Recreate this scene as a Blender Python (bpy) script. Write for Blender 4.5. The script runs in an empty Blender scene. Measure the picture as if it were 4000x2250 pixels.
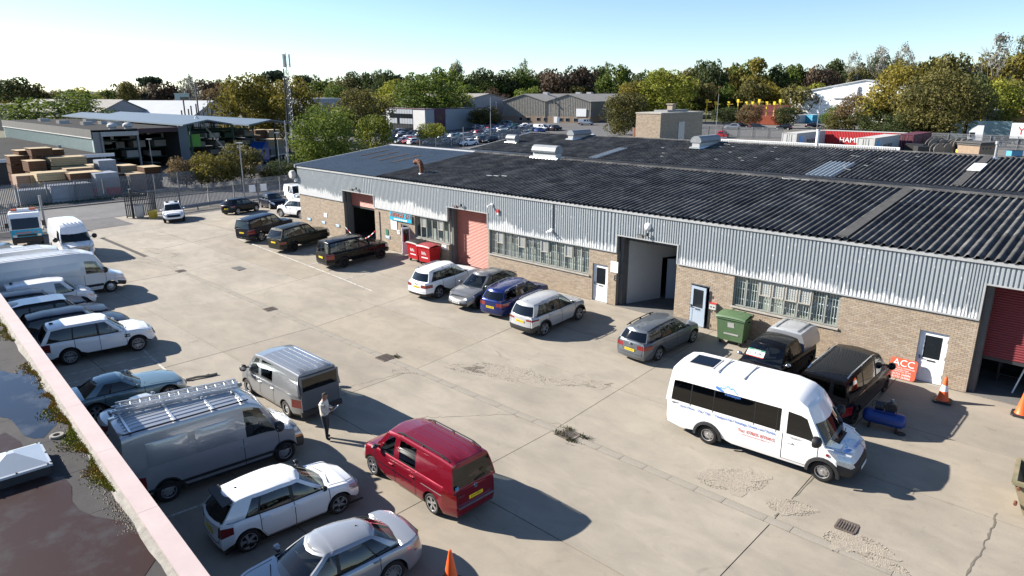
import bpy, bmesh, math, random
import numpy as np
from mathutils import Matrix, Vector, noise
R=math.radians; PI=math.pi
rng=random.Random(7); nr=np.random.RandomState(11)
SC=bpy.context.scene; COL=SC.collection
# ---------------------------------------------------------------- camera, sky, sun, exposure
CH=11.8; FPX=4000*24/36.0; PITCH=math.atan((1125-361.8)/FPX); YAW=R(46.7)
FH=np.array([-math.cos(YAW),math.sin(YAW),0.0]); RT=np.array([FH[1],-FH[0],0.0])
FW=FH*math.cos(PITCH)-np.array([0,0,math.sin(PITCH)]); UP=FH*math.sin(PITCH)+np.array([0,0,math.cos(PITCH)])
cam=bpy.data.cameras.new('camera'); cam.lens=24; cam.sensor_width=36; cam.sensor_fit='HORIZONTAL'; cam.clip_start=.1; cam.clip_end=12000
co=bpy.data.objects.new('camera',cam); COL.objects.link(co); SC.camera=co
co.matrix_world=Matrix(((RT[0],UP[0],-FW[0],0),(RT[1],UP[1],-FW[1],0),(RT[2],UP[2],-FW[2],CH),(0,0,0,1)))
SUN_EL=29.0; SUN_TR=27.0     # light travels 27 deg from +x towards +y
W=bpy.data.worlds.new('World'); SC.world=W; W.use_nodes=True
nt=W.node_tree; bg=nt.nodes['Background']; sk=nt.nodes.new('ShaderNodeTexSky'); sk.sky_type='NISHITA'; sk.sun_disc=False
sk.sun_elevation=R(SUN_EL); sk.sun_rotation=math.atan2(-math.cos(R(SUN_TR)),-math.sin(R(SUN_TR)))
sk.altitude=30; sk.air_density=.80; sk.dust_density=0.12; sk.ozone_density=3.0
nt.links.new(sk.outputs[0],bg.inputs[0]); bg.inputs[1].default_value=0.075
sl=bpy.data.lights.new('sun','SUN'); sl.energy=5.0; sl.angle=R(.53); sl.color=(1.0,.94,.85)
so=bpy.data.objects.new('sun',sl); COL.objects.link(so)
ld=Vector((math.cos(R(SUN_TR))*math.cos(R(SUN_EL)),math.sin(R(SUN_TR))*math.cos(R(SUN_EL)),-math.sin(R(SUN_EL))))
so.rotation_euler=(-ld).to_track_quat('Z','Y').to_euler(); so.location=(-60,-40,60)
vs=SC.view_settings; vs.view_transform='Standard'; vs.look='None'; vs.exposure=1.35; vs.gamma=1; vs.use_curve_mapping=False
SC.cycles.max_bounces=6; SC.cycles.transparent_max_bounces=12; SC.cycles.use_denoising=True
SC.cycles.sample_clamp_indirect=6; SC.cycles.caustics_reflective=False; SC.cycles.caustics_refractive=False
# ---------------------------------------------------------------- survey helpers: image bearing -> point on the terrain
def sm(a,b,x):
    t=min(1,max(0,(x-a)/(b-a))); return t*t*(3-2*t)
def zyard(x,y): return .06*min(max(y-17.5,0),12)*sm(-74,-56,x)
def zter(x,y):
    k=sm(-135,-85,x)
    return zyard(x,y)*(1-sm(68,74,y)) + 2.4*sm(76,122,y)*k + 2.6*sm(135,205,y)*(1-k)
def ray(px,py): return FW+RT*((px-2000)/FPX)-UP*((py-1125)/FPX)
def g(px,py,z=0.0):
    r=ray(px,py); t=(z-CH)/r[2]; return Vector((r[0]*t,r[1]*t,z))
def at(px,py,dz=0.0):
    p=g(px,py,dz)
    for _ in range(40):
        q=g(px,py,zter(p.x,p.y)+dz); p=p.lerp(q,.6)
    return p
def atd(px,d):     # a point on the terrain at distance d along the bearing of column px
    r=ray(px,361.8); n=math.hypot(r[0],r[1]); x,y=r[0]/n*d,r[1]/n*d
    return Vector((x,y,zter(x,y)))
def zat(px,py,d):  # height seen at that pixel at horizontal distance d
    r=ray(px,py); return CH+r[2]/math.hypot(r[0],r[1])*d
# ---------------------------------------------------------------- mesh builder
class MB:
    def __init__(s): s.v=[]; s.f=[]; s.m=[]
    def quad(s,a,b,c,d,m=0):
        n=len(s.v); s.v+=[tuple(a),tuple(b),tuple(c),tuple(d)]; s.f.append((n,n+1,n+2,n+3)); s.m.append(m)
    def poly(s,pts,m=0):
        n=len(s.v); s.v+=[tuple(p) for p in pts]; s.f.append(tuple(range(n,n+len(pts)))); s.m.append(m)
    def box(s,x0,x1,y0,y1,z0,z1,m=0,M=None):
        p=[(x0,y0,z0),(x1,y0,z0),(x1,y1,z0),(x0,y1,z0),(x0,y0,z1),(x1,y0,z1),(x1,y1,z1),(x0,y1,z1)]
        if M is not None: p=[tuple(M@Vector(q)) for q in p]
        n=len(s.v); s.v+=p
        for f in ((0,3,2,1),(4,5,6,7),(0,1,5,4),(1,2,6,5),(2,3,7,6),(3,0,4,7)): s.f.append(tuple(n+i for i in f)); s.m.append(m)
    def prism(s,pts,h0,h1,ax=2,m=0):   # polygon extruded along an axis
        def mk(p,h): return (p[0],p[1],h) if ax==2 else ((p[0],h,p[1]) if ax==1 else (h,p[0],p[1]))
        n=len(s.v); k=len(pts); s.v+=[mk(p,h0) for p in pts]+[mk(p,h1) for p in pts]
        s.f.append(tuple(n+i for i in reversed(range(k)))); s.f.append(tuple(n+k+i for i in range(k))); s.m+=[m,m]
        for i in range(k): j=(i+1)%k; s.f.append((n+i,n+j,n+k+j,n+k+i)); s.m.append(m)
    def cyl(s,p0,p1,r0,r1=None,seg=10,m=0,cap=True):
        r1=r0 if r1 is None else r1; p0=Vector(p0); p1=Vector(p1); d=(p1-p0).normalized()
        a=d.orthogonal().normalized(); b=d.cross(a); n=len(s.v)
        for p,r in ((p0,r0),(p1,r1)):
            for i in range(seg):
                t=2*PI*i/seg; s.v.append(tuple(p+a*(r*math.cos(t))+b*(r*math.sin(t))))
        for i in range(seg): j=(i+1)%seg; s.f.append((n+i,n+j,n+seg+j,n+seg+i)); s.m.append(m)
        if cap: s.f.append(tuple(n+i for i in reversed(range(seg)))); s.f.append(tuple(n+seg+i for i in range(seg))); s.m+=[m,m]
    def tube(s,pts,r,seg=6,m=0):
        for a,b in zip(pts[:-1],pts[1:]): s.cyl(a,b,r,r,seg,m)
    def lathe(s,prof,seg=24,ax='z',m=0,c=(0,0,0)):
        n=len(s.v); k=len(prof)
        for i in range(seg):
            t=2*PI*i/seg; ct,st=math.cos(t),math.sin(t)
            for r,h in prof:
                q=(r*ct,r*st,h) if ax=='z' else ((r*ct,h,r*st) if ax=='y' else (h,r*ct,r*st))
                s.v.append((q[0]+c[0],q[1]+c[1],q[2]+c[2]))
        for i in range(seg):
            j=(i+1)%seg
            for q in range(k-1): s.f.append((n+i*k+q,n+j*k+q,n+j*k+q+1,n+i*k+q+1)); s.m.append(m)
    def grid(s,rows,m=0,close=False):
        n=len(s.v); k=len(rows[0])
        for r in rows: s.v+=[tuple(p) for p in r]
        for i in range(len(rows)-1):
            for q in range(k-1+(1 if close else 0)):
                w=(q+1)%k; s.f.append((n+i*k+q,n+i*k+w,n+(i+1)*k+w,n+(i+1)*k+q)); s.m.append(m)
    def mesh(s,name,mats,smooth=None):
        me=bpy.data.meshes.new(name); me.from_pydata(s.v,[],s.f)
        for mt in (mats if isinstance(mats,(list,tuple)) else [mats]): me.materials.append(mt)
        if any(s.m): me.polygons.foreach_set('material_index',s.m)
        if smooth is not None:
            me.polygons.foreach_set('use_smooth',[True]*len(s.f)); me.update()
            bm=bmesh.new(); bm.from_mesh(me); bmesh.ops.remove_doubles(bm,verts=bm.verts,dist=.0004); bmesh.ops.recalc_face_normals(bm,faces=bm.faces); bm.to_mesh(me); bm.free()
            me.set_sharp_from_angle(angle=R(smooth))
        me.update(); return me
    def build(s,name,mats,parent=None,loc=None,rz=None,smooth=None):
        return ob(name,s.mesh(name,mats,smooth),parent,loc,rz)
def ob(name,data,parent=None,loc=None,rz=None):
    o=bpy.data.objects.new(name,data); COL.objects.link(o)
    if parent is not None: o.parent=parent
    if loc is not None: o.location=loc
    if rz is not None: o.rotation_euler=(0,0,rz)
    return o
def tag(o,label=None,cat=None,group=None,kind=None):
    if label: o['label']=label
    if cat: o['category']=cat
    if group: o['group']=group
    if kind: o['kind']=kind
    return o
def thing(name,label,cat,loc=(0,0,0),rz=0,group=None): return tag(ob(name,None,None,loc,rz),label,cat,group)
def copy_tree(o,parent=None):
    c=o.copy(); COL.objects.link(c); c.parent=parent
    for ch in list(o.children): copy_tree(ch,c)
    return c
def text(s,size,parent,loc,rot,mat,name='lettering',ext=.004,align='CENTER',sx=1.0,shear=0):
    cu=bpy.data.curves.new(name,'FONT'); cu.body=s; cu.size=size; cu.extrude=ext; cu.align_x=align; cu.align_y='CENTER'; cu.shear=shear; cu.resolution_u=3
    cu.materials.append(mat); o=bpy.data.objects.new(name,cu); COL.objects.link(o); o.parent=parent; o.location=loc; o.rotation_euler=rot; o.scale=(sx,1,1)
    return o
# ---------------------------------------------------------------- materials
KEEP={'white','p_white','upvc','p_white_dirty','plate_y','plate_w','paintline','headlamp','cone','rollred','coping','yellow','chrome','rim','alu','roofsheet','moss','liveryblue','liverysky','liveryred'}; KA=.70
def mk(name,col,rough=.7,metal=0.0,var=.12,scale=2.0,bump=0.0,bscale=20.0,coat=0.0,spec=.5,col2=None,thr=None,co='Object',rand=0.0,detail=6.0):
    if name not in KEEP: col=tuple(q*KA for q in col); col2=tuple(q*KA for q in col2) if col2 else None
    m=bpy.data.materials.new(name); m.use_nodes=True; n=m.node_tree; P=n.nodes['Principled BSDF']; L=n.links.new
    P.inputs['Roughness'].default_value=rough; P.inputs['Metallic'].default_value=metal; P.inputs['Specular IOR Level'].default_value=spec
    if coat: P.inputs['Coat Weight'].default_value=coat; P.inputs['Coat Roughness'].default_value=.04
    c=tuple(col)+(1,)
    if var or col2 or rand:
        tc=n.nodes.new('ShaderNodeTexCoord'); no=n.nodes.new('ShaderNodeTexNoise'); no.inputs['Scale'].default_value=scale; no.inputs['Detail'].default_value=detail; no.inputs['Roughness'].default_value=.65
        L(tc.outputs[co],no.inputs['Vector'])
        cr=n.nodes.new('ShaderNodeValToRGB'); e=cr.color_ramp.elements
        a,b=(thr if thr else (.3,.7)); e[0].position=a; e[1].position=b
        if col2: e[0].color=c; e[1].color=tuple(col2)+(1,)
        else: e[0].color=tuple(max(0,q*(1-var)) for q in col)+(1,); e[1].color=tuple(min(1,q*(1+var)) for q in col)+(1,)
        L(no.outputs[0],cr.inputs[0]); out=cr.outputs[0]
        if rand:
            oi=n.nodes.new('ShaderNodeObjectInfo'); mr=n.nodes.new('ShaderNodeMapRange'); mr.inputs[3].default_value=1-rand; mr.inputs[4].default_value=1+rand
            L(oi.outputs['Random'],mr.inputs[0]); mx=n.nodes.new('ShaderNodeVectorMath'); mx.operation='SCALE'; L(out,mx.inputs[0]); L(mr.outputs[0],mx.inputs['Scale']); out=mx.outputs[0]
        L(out,P.inputs['Base Color'])
    else: P.inputs['Base Color'].default_value=c
    if bump:
        tc=n.nodes.new('ShaderNodeTexCoord'); nb=n.nodes.new('ShaderNodeTexNoise'); nb.inputs['Scale'].default_value=bscale; nb.inputs['Detail'].default_value=4
        L(tc.outputs[co],nb.inputs['Vector']); bp=n.nodes.new('ShaderNodeBump'); bp.inputs['Strength'].default_value=bump; bp.inputs['Distance'].default_value=.02
        L(nb.outputs[0],bp.inputs['Height']); L(bp.outputs[0],P.inputs['Normal'])
    return m
def mkglass(name,tint,refl=1.0,rough=.02):
    m=bpy.data.materials.new(name); m.use_nodes=True; n=m.node_tree; L=n.links.new; n.nodes.remove(n.nodes['Principled BSDF'])
    t=n.nodes.new('ShaderNodeBsdfTransparent'); t.inputs[0].default_value=tuple(tint)+(1,); gl=n.nodes.new('ShaderNodeBsdfGlossy'); gl.inputs['Roughness'].default_value=rough; gl.inputs[0].default_value=(refl,refl,refl,1)
    lw=n.nodes.new('ShaderNodeLayerWeight'); lw.inputs[0].default_value=.5; pw=n.nodes.new('ShaderNodeMath'); pw.operation='POWER'; pw.inputs[1].default_value=4.5; L(lw.outputs['Facing'],pw.inputs[0]); fr=n.nodes.new('ShaderNodeMath'); fr.operation='MULTIPLY_ADD'; fr.inputs[1].default_value=.94; fr.inputs[2].default_value=.055; L(pw.outputs[0],fr.inputs[0]); mx=n.nodes.new('ShaderNodeMixShader')
    L(fr.outputs[0],mx.inputs[0]); L(t.outputs[0],mx.inputs[1]); L(gl.outputs[0],mx.inputs[2]); L(mx.outputs[0],n.nodes['Material Output'].inputs[0]); return m
M={}
def paint(name,col,metal=0.0,rough=.32): M[name]=mk(name,col,rough,metal,var=.03,scale=1.5,coat=.30 if max(col)<.06 else 1.0,spec=.12); return M[name]
paint('p_white',(.80,.80,.80)); paint('p_white_dirty',(.70,.70,.68),rough=.45); paint('p_silver',(.48,.50,.535),.42,.30); paint('p_silver_light',(.66,.67,.68),.35,.30)
paint('p_silver_dk',(.34,.355,.375),.4,.3); paint('p_grey',(.20,.21,.22),.6,.3); paint('p_grey_blue',(.16,.18,.205),.3,.3); paint('p_red',(.26,.008,.024),.35,.28); paint('p_blue',(.010,.025,.16),.3,.28); paint('p_navy',(.008,.011,.026),.2,.28)
paint('p_black',(.005,.005,.006),.0,.22); paint('p_olive',(.034,.033,.022),.2,.32); paint('p_teal',(.20,.30,.33),.5,.35); paint('p_charcoal',(.030,.032,.038),.3,.3); paint('p_gunmetal',(.32,.315,.305),.5,.3)
paint('p_recovery',(.02,.42,.70)); paint('p_carred',(.45,.015,.02)); paint('p_carblue',(.03,.10,.32),.4); paint('p_cargreen',(.02,.20,.16),.3); paint('p_lorryblue',(.02,.10,.42))
M['glass']=mkglass('glass',(.46,.51,.51)); M['glass_dark']=mkglass('glass_dark',(.05,.055,.06)); M['glass_green']=mkglass('glass_green',(.86,.90,.87))
M['far_glass']=mk('far_glass',(.02,.025,.03),.08,var=0,spec=.8)
M['tyre']=mk('tyre',(.018,.018,.019),.85,var=.2,scale=8); M['rim']=mk('rim',(.55,.55,.56),.3,.8,var=.05); M['rim_dark']=mk('rim_dark',(.03,.03,.033),.35,.5,var=.05); M['rim_black']=mk('rim_black',(.012,.012,.013),.4,.2,var=.05)
M['black']=mk('black',(.012,.012,.013),.55,var=.1); M['trim']=mk('trim',(.028,.028,.030),.6,var=.15,scale=6); M['interior']=mk('interior',(.022,.022,.024),.85,var=.25,scale=5); M['seat']=mk('seat',(.05,.05,.053),.9,var=.2,scale=6)
M['headlamp']=mk('headlamp',(.55,.58,.60),.12,.3,var=.25,scale=14,coat=1); M['taillamp']=mk('taillamp',(.28,.008,.012),.15,var=.25,scale=12,coat=1); M['amber']=mk('amber',(.75,.22,.02),.25,var=.05,coat=1); M['chrome']=mk('chrome',(.7,.7,.72),.12,1.0,var=0)
M['plate_y']=mk('plate_y',(.80,.58,.02),.45,var=.03); M['plate_w']=mk('plate_w',(.78,.78,.76),.45,var=.03); M['ink']=mk('ink',(.01,.01,.012),.6,var=0); M['white']=mk('white',(.80,.80,.79),.55,var=.03); M['white_dirty']=mk('white_dirty',(.62,.61,.58),.7,var=.15,scale=1.2)
M['galv']=mk('galv',(.42,.43,.44),.5,.55,var=.12,scale=6); M['galv_dull']=mk('galv_dull',(.30,.31,.32),.6,.4,var=.15,scale=4); M['steel_dark']=mk('steel_dark',(.05,.053,.058),.55,.3,var=.2); M['rust']=mk('rust',(.20,.075,.035),.85,var=.35,scale=6,bump=.3)
M['alu']=mk('alu',(.66,.67,.68),.35,.85,var=.06,scale=5)
# ---------------------------------------------------------------- setting materials
def mconc(name,base,stain=.35,patch=(.30,.29,.28)):
    m=bpy.data.materials.new(name); m.use_nodes=True; n=m.node_tree; P=n.nodes['Principled BSDF']; L=n.links.new
    tc=n.nodes.new('ShaderNodeTexCoord'); P.inputs['Roughness'].default_value=.9; P.inputs['Specular IOR Level'].default_value=.25
    def noi(s,d,st=None,dist=0):
        x=n.nodes.new('ShaderNodeTexNoise'); x.inputs['Scale'].default_value=s; x.inputs['Detail'].default_value=d; x.inputs['Roughness'].default_value=.62; x.inputs['Distortion'].default_value=dist
        if st:
            mp=n.nodes.new('ShaderNodeMapping'); mp.inputs['Scale'].default_value=st; mp.inputs['Rotation'].default_value=(0,0,.35); L(tc.outputs['Object'],mp.inputs[0]); L(mp.outputs[0],x.inputs['Vector'])
        else: L(tc.outputs['Object'],x.inputs['Vector'])
        return x
    def ramp(src,a,b,ca,cb):
        r=n.nodes.new('ShaderNodeValToRGB'); r.color_ramp.elements[0].position=a; r.color_ramp.elements[1].position=b; r.color_ramp.elements[0].color=ca+(1,); r.color_ramp.elements[1].color=cb+(1,); L(src,r.inputs[0]); return r.outputs[0]
    def mul(a,b):
        x=n.nodes.new('ShaderNodeMix'); x.data_type='RGBA'; x.blend_type='MULTIPLY'; x.inputs[0].default_value=1; L(a,x.inputs[6]); L(b,x.inputs[7]); return x.outputs[2]
    b=Vector(base)*KA; c=ramp(noi(.22,5).outputs[0],.32,.68,tuple(b*.86),tuple(b*1.10))
    c=mul(c,ramp(noi(1.0,8,(.6,1.2,1),.6).outputs[0],.36,.62,(1-stain*.55,1-stain*.52,1-stain*.48),(1.03,1.03,1.03)))
    c=mul(c,ramp(noi(3.2,6).outputs[0],.60,.74,(1,1,1),(1-stain*.5,)*3))
    c=mul(c,ramp(noi(.9,4,None,.8).outputs[0],.66,.74,(1,1,1),(1-stain*.95,1-stain*1.0,1-stain*1.0))); c=mul(c,ramp(noi(45,2).outputs[0],.3,.7,(.90,.90,.90),(1.07,1.07,1.07)))
    L(c,P.inputs['Base Color']); bp=n.nodes.new('ShaderNodeBump'); bp.inputs['Strength'].default_value=.25; bp.inputs['Distance'].default_value=.01; L(noi(30,5).outputs[0],bp.inputs['Height']); L(bp.outputs[0],P.inputs['Normal'])
    return m
M['concrete']=mconc('concrete',(.43,.385,.325),.22); M['concrete_old']=mconc('concrete_old',(.41,.365,.305),.28); M['tarmac']=mconc('tarmac',(.16,.155,.155),.3); M['road']=mconc('road',(.20,.195,.195),.25); M['kerbstone']=mconc('kerbstone',(.43,.385,.32),.3)
M['yardground']=mconc('yardground',(.24,.225,.205),.3); CONC=[mconc('concrete_%d'%i,c,.24) for i,c in enumerate([(.435,.385,.312),(.415,.365,.295),(.45,.40,.328),(.425,.37,.293)])]; M['aggregate']=mk('aggregate',(.39,.34,.275),.95,var=.28,scale=22,bump=.6,bscale=40); M['joint']=mk('joint',(.055,.05,.045),.95,var=.5,scale=4)
M['field']=mk('field',(.075,.085,.035),.95,var=.3,scale=.05,col2=(.13,.12,.06)); M['grass']=mk('grass',(.06,.10,.018),.95,var=.4,scale=1.5); M['stone']=mk('stone',(.42,.365,.295),.95,var=.2)
M['paintline']=mk('paintline',(.50,.49,.46),.85,scale=4.5,col2=(.30,.27,.22),thr=(.42,.58))
M['iron']=mk('iron',(.17,.135,.11),.8,.2,var=.35,scale=7); M['mortar']=mk('mortar',(.30,.265,.22),.95,var=.15,scale=5)
M['bricks']=[mk('brick_tone%d'%i,c,.92,var=.10,scale=7,bump=.15,bscale=60) for i,c in enumerate([(.48,.38,.28),(.44,.345,.255),(.52,.425,.325),(.46,.375,.285),(.40,.315,.235),(.51,.40,.285)])]
M['rollred']=mk('rollred',(.40,.135,.10),.55,var=.10,scale=.9); M['rollred_dark']=mk('rollred_dark',(.23,.03,.038),.55,var=.1,scale=1)
M['upvc']=mk('upvc',(.80,.80,.80),.35,var=.02); M['doorblue']=mk('doorblue',(.42,.50,.60),.4,var=.04); M['frame_grey']=mk('frame_grey',(.36,.37,.34),.6,var=.15,scale=5); M['frame_green']=mk('frame_green',(.20,.215,.20),.6,var=.2,scale=5)
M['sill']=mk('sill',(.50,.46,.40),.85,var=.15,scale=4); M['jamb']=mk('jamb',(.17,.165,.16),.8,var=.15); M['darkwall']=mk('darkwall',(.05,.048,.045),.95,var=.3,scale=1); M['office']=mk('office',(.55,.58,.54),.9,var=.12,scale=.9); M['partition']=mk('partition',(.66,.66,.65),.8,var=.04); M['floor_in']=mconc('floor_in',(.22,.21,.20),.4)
M['flash']=mk('flash',(.52,.53,.53),.55,.2,var=.1,scale=3)
def mclad():
    m=bpy.data.materials.new('cladding_paint'); m.use_nodes=True; n=m.node_tree; P=n.nodes['Principled BSDF']; L=n.links.new; P.inputs['Roughness'].default_value=.5
    tc=n.nodes.new('ShaderNodeTexCoord'); sp=n.nodes.new('ShaderNodeSeparateXYZ'); L(tc.outputs['Object'],sp.inputs[0])
    def math_(op,a,b=None,c=None):
        x=n.nodes.new('ShaderNodeMath'); x.operation=op
        for i,q in enumerate((a,b,c)):
            if q is None: continue
            if isinstance(q,(int,float)): x.inputs[i].default_value=q
            else: L(q,x.inputs[i])
        return x.outputs[0]
    def n1(src,scale,detail):
        x=n.nodes.new('ShaderNodeTexNoise'); x.noise_dimensions='1D'; x.inputs['Scale'].default_value=scale; x.inputs['Detail'].default_value=detail; L(src,x.inputs['W']); return x.outputs[0]
    big=n1(sp.outputs[0],.33,2); fine=n1(sp.outputs[0],6.5,1)
    nz=n.nodes.new('ShaderNodeTexNoise'); nz.inputs['Scale'].default_value=14; nz.inputs['Detail'].default_value=4; L(tc.outputs['Object'],nz.inputs['Vector'])
    h=math_('MULTIPLY_ADD',big,1.1,-.50); h=math_('MULTIPLY_ADD',fine,.80,h); h=math_('MULTIPLY_ADD',nz.outputs[0],.30,h); left=n.nodes.new('ShaderNodeMapRange'); left.inputs[1].default_value=-26; left.inputs[2].default_value=-36; left.inputs[3].default_value=0; left.inputs[4].default_value=.30; L(sp.outputs[0],left.inputs[0]); h=math_('ADD',h,left.outputs[0])
    d=math_('SUBTRACT',math_('ADD',h,3.42),sp.outputs[2]); f1=math_('MULTIPLY',d,9.0); cl=n.nodes.new('ShaderNodeClamp'); L(f1,cl.inputs[0])
    n2=n.nodes.new('ShaderNodeTexNoise'); n2.inputs['Scale'].default_value=1.0; n2.inputs['Detail'].default_value=7; n2.inputs['Roughness'].default_value=.7; mp=n.nodes.new('ShaderNodeMapping'); mp.inputs['Scale'].default_value=(13,2,3.0); L(tc.outputs['Object'],mp.inputs[0]); L(mp.outputs[0],n2.inputs['Vector'])
    f2=math_('MULTIPLY',math_('SUBTRACT',n2.outputs[0],.615),26.0); c2=n.nodes.new('ShaderNodeClamp'); L(f2,c2.inputs[0]); fac=math_('MAXIMUM',cl.outputs[0],c2.outputs[0])
    mx=n.nodes.new('ShaderNodeMix'); mx.data_type='RGBA'; L(fac,mx.inputs[0]); mx.inputs[6].default_value=(.285,.312,.33,1); mx.inputs[7].default_value=(.66,.66,.65,1); L(mx.outputs[2],P.inputs['Base Color']); return m
M['clad']=mclad()
M['roofsheet']=mk('roofsheet',(.058,.058,.060),.9,scale=1.1,col2=(.19,.182,.165),thr=(.42,.80),rand=.22,bump=.2,bscale=25,spec=.12); M['roofpale']=mk('roofpale',(.075,.073,.070),.9,var=.3,scale=3,bump=.3)
M['roofblue']=mk('roofblue',(.17,.215,.26),.5,.1,var=.12,scale=.5); M['roofbrown']=mk('roofbrown',(.17,.13,.095),.8,var=.25,scale=2); M['rooflight']=mk('rooflight',(.42,.46,.48),.5,var=.15,scale=2)
# ---------------------------------------------------------------- ground sheet and far hill
def sheet(name,x0,x1,y0,y1,nx,ny,mat,dz=0.0,zf=zter,parent=None,kind='structure',edge=0.0):
    b=MB(); rows=[]
    for j in range(ny+1):
        y=y0+(y1-y0)*j/ny; rows.append([(x0+(x1-x0)*i/nx,y,zf(x0+(x1-x0)*i/nx,y)+dz) for i in range(nx+1)])
    b.grid(rows)
    o=b.build(name,mat,parent)
    if parent is None: o['kind']=kind
    return o
b=MB(); xs=[-9000,-4000,-2000,-1200,-800,-600,-500,-420]+list(range(-360,60,8))+[80,120,200,400,900,3000,9000]; ys=[-9000,-2000,-600,-200,-80]+list(range(-40,330,8))+[350,400,460,540,650,800,1100,1600,3000,5000,9000]
b.grid([[(x,y,zter(x,y)-.10-(.25 if -66<x<20 and -5<y<73 else 0)) for x in xs] for y in ys]); tag(b.build('ground',M['field']),kind='structure')
b=MB(); rows=[]
for j in range(9):
    rows.append([]); d=1500+j*220
    for i in range(60):
        px=-900+i*60; r=ray(px,361.8); k=math.hypot(r[0],r[1]); hz=(15*math.sin(PI*j/8)**1.5)*(sm(-900,100,px)-.75*sm(250,1200,px))*(1+.25*math.sin(i*.7))
        rows[-1].append((r[0]/k*d,r[1]/k*d,hz-2))
b.grid(rows); tag(b.build('hills',mk('far_wood',(.05,.075,.06),.95,var=.4,scale=.01),smooth=60),kind='structure')
sheet('timber_yard_ground',-190,-88.4,-40,64,50,40,M['yardground'],.0); sheet('car_park_ground',-215,-92,64,215,44,50,M['tarmac'],.01); sheet('container_yard_ground',-92,40,74,260,44,60,M['yardground'],.02)
# ---------------------------------------------------------------- road outside the gate
b=MB(); b.grid([[(x,y,zter(x,y)+.012) for x in (-84.2,-80,-76,-74.2)] for y in range(-120,75,3)]); tag(b.build('road',M['road']),kind='structure')
b=MB(); b.grid([[(x,y,zter(x,y)+.13) for x in (-88.0,-86,-84.35)] for y in range(-120,75,3)]); fp=tag(b.build('pavement',M['tarmac']),kind='structure')
ks=MB(); ks.box(-.07,.07,-.45,.45,-.1,.115); km=ks.mesh('kerb_stone',M['kerbstone'])
for i in range(66): k=ob('kerb_stone',km,fp,(-84.27,-1+i*.92,.02))
b=MB()
for i in range(2600):
    x,y=-87.75+rng.random()**1.6*1.5,rng.uniform(-10,62); h=rng.uniform(.05,.22); a=rng.random()*PI; dx,dy=math.cos(a)*.05,math.sin(a)*.05; tx,ty=rng.uniform(-.06,.06),rng.uniform(-.06,.06)
    b.poly([(x-dx,y-dy,.13),(x+dx,y+dy,.13),(x+tx,y+ty,.13+h)])
tag(b.build('verge_grass',M['grass']),'rough green grass along the foot of the far palisade fence','grass',kind='stuff')
# ---------------------------------------------------------------- concrete yard: slabs, channel, drains, lines, patches
yard=sheet('concrete_yard',-75.5,16,-3,29.44,60,30,M['joint'],-.035)
XS=[-64,-55.6,-47.3,-39,-30.7,-22.4,-14.3,-6.2,2.0,10,16]; YS=[-3,3.0,8.0,12.62,17.28]; YT=[17.62,21.5,25.4,29.44]
def slab(x0,x1,y0,y1,mat):
    nx=max(1,int((x1-x0)/2)); e=.013; b=MB(); yy=[y0+e]+[y for y in (17.5,) if y0<y<y1]+[y1-e]
    xx=[x0+e+(x1-x0-2*e)*i/nx for i in range(nx+1)]; t=rng.uniform(-.004,.004)
    b.grid([[(x,y,zyard(x,y)+t) for x in xx] for y in yy])
    for (xa,ya,xb_,yb_) in ((xx[0],yy[0],xx[-1],yy[0]),(xx[-1],yy[0],xx[-1],yy[-1]),(xx[-1],yy[-1],xx[0],yy[-1]),(xx[0],yy[-1],xx[0],yy[0])):
        b.quad((xa,ya,zyard(xa,ya)-.03),(xb_,yb_,zyard(xb_,yb_)-.03),(xb_,yb_,zyard(xb_,yb_)+t),(xa,ya,zyard(xa,ya)+t))
    return b.build('concrete_slab',mat,yard)
for x0,x1 in zip(XS[:-1],XS[1:]):
    for y0,y1 in list(zip(YS[:-1],YS[1:]))+list(zip(YT[:-1],YT[1:])): slab(x0,x1,y0,y1,rng.choice(CONC))
sheet('entrance_concrete',-74.1,-64.02,-3,29.44,8,20,M['concrete_old'],.0,zyard); sheet('side_yard_concrete',-77,-52.3,29.46,70,16,20,M['concrete_old'],-.004)
b=MB(); b.grid([[(x,y,zyard(x,y)+.012) for x in (-74.1,-71,-68.5)] for y in (8,11,14,17,19.5,21.5)]); tag(b.build('entrance_tarmac',M['tarmac']),kind='structure')
ch=MB(); ch.box(-.5,.5,-.15,.15,-.05,.010); chm=ch.mesh('channel_stone',M['kerbstone']); x=-54.0
while x<12:
    l=rng.choice((.92,.92,1.3,.75)); k=ob('channel_stone',chm,yard,(x+l/2,17.45,rng.uniform(-.003,.003)),rng.uniform(-.004,.004)); k.scale=(l-.014,1,1); x+=l
def grate(x,y,s,lab):
    t=thing('drain_grate',lab,'drain cover',(x,y,zyard(x,y)+.012),rng.uniform(-.05,.05),'drain covers in the concrete yard')
    b=MB()
    for q in (-1,1): b.box(-s/2,s/2,q*s/2-.03,q*s/2+.03,-.02,.014); b.box(q*s/2-.03,q*s/2+.03,-s/2+.03,s/2-.03,-.02,.014)
    b.build('frame',M['iron'],t); bb=MB(); bb.box(-.018,.018,-s/2+.03,s/2-.03,-.02,.010); bm_=bb.mesh('bar',M['iron'])
    for i in range(int(s/.07)-1): ob('bar',bm_,t,(-s/2+.07*(i+1),0,0))
    p=MB(); p.box(-s/2+.03,s/2-.03,-s/2+.03,s/2-.03,-.06,-.028); p.build('pit',M['black'],t)
grate(-24.49,17.45,.66,'rusty drain cover in the channel behind the grey van'); grate(-13.63,17.46,.62,'rusty weedy drain cover in the channel between red van and minibus'); grate(-35.24,17.43,.6,'drain cover in the channel level with the white estate tail'); grate(-47.74,17.46,.55,'farthest drain cover in the channel, near the white panel vans'); grate(-4.54,18.55,.5,'small square drain cover near the bottom right gravel patches')
wd=MB()
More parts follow.
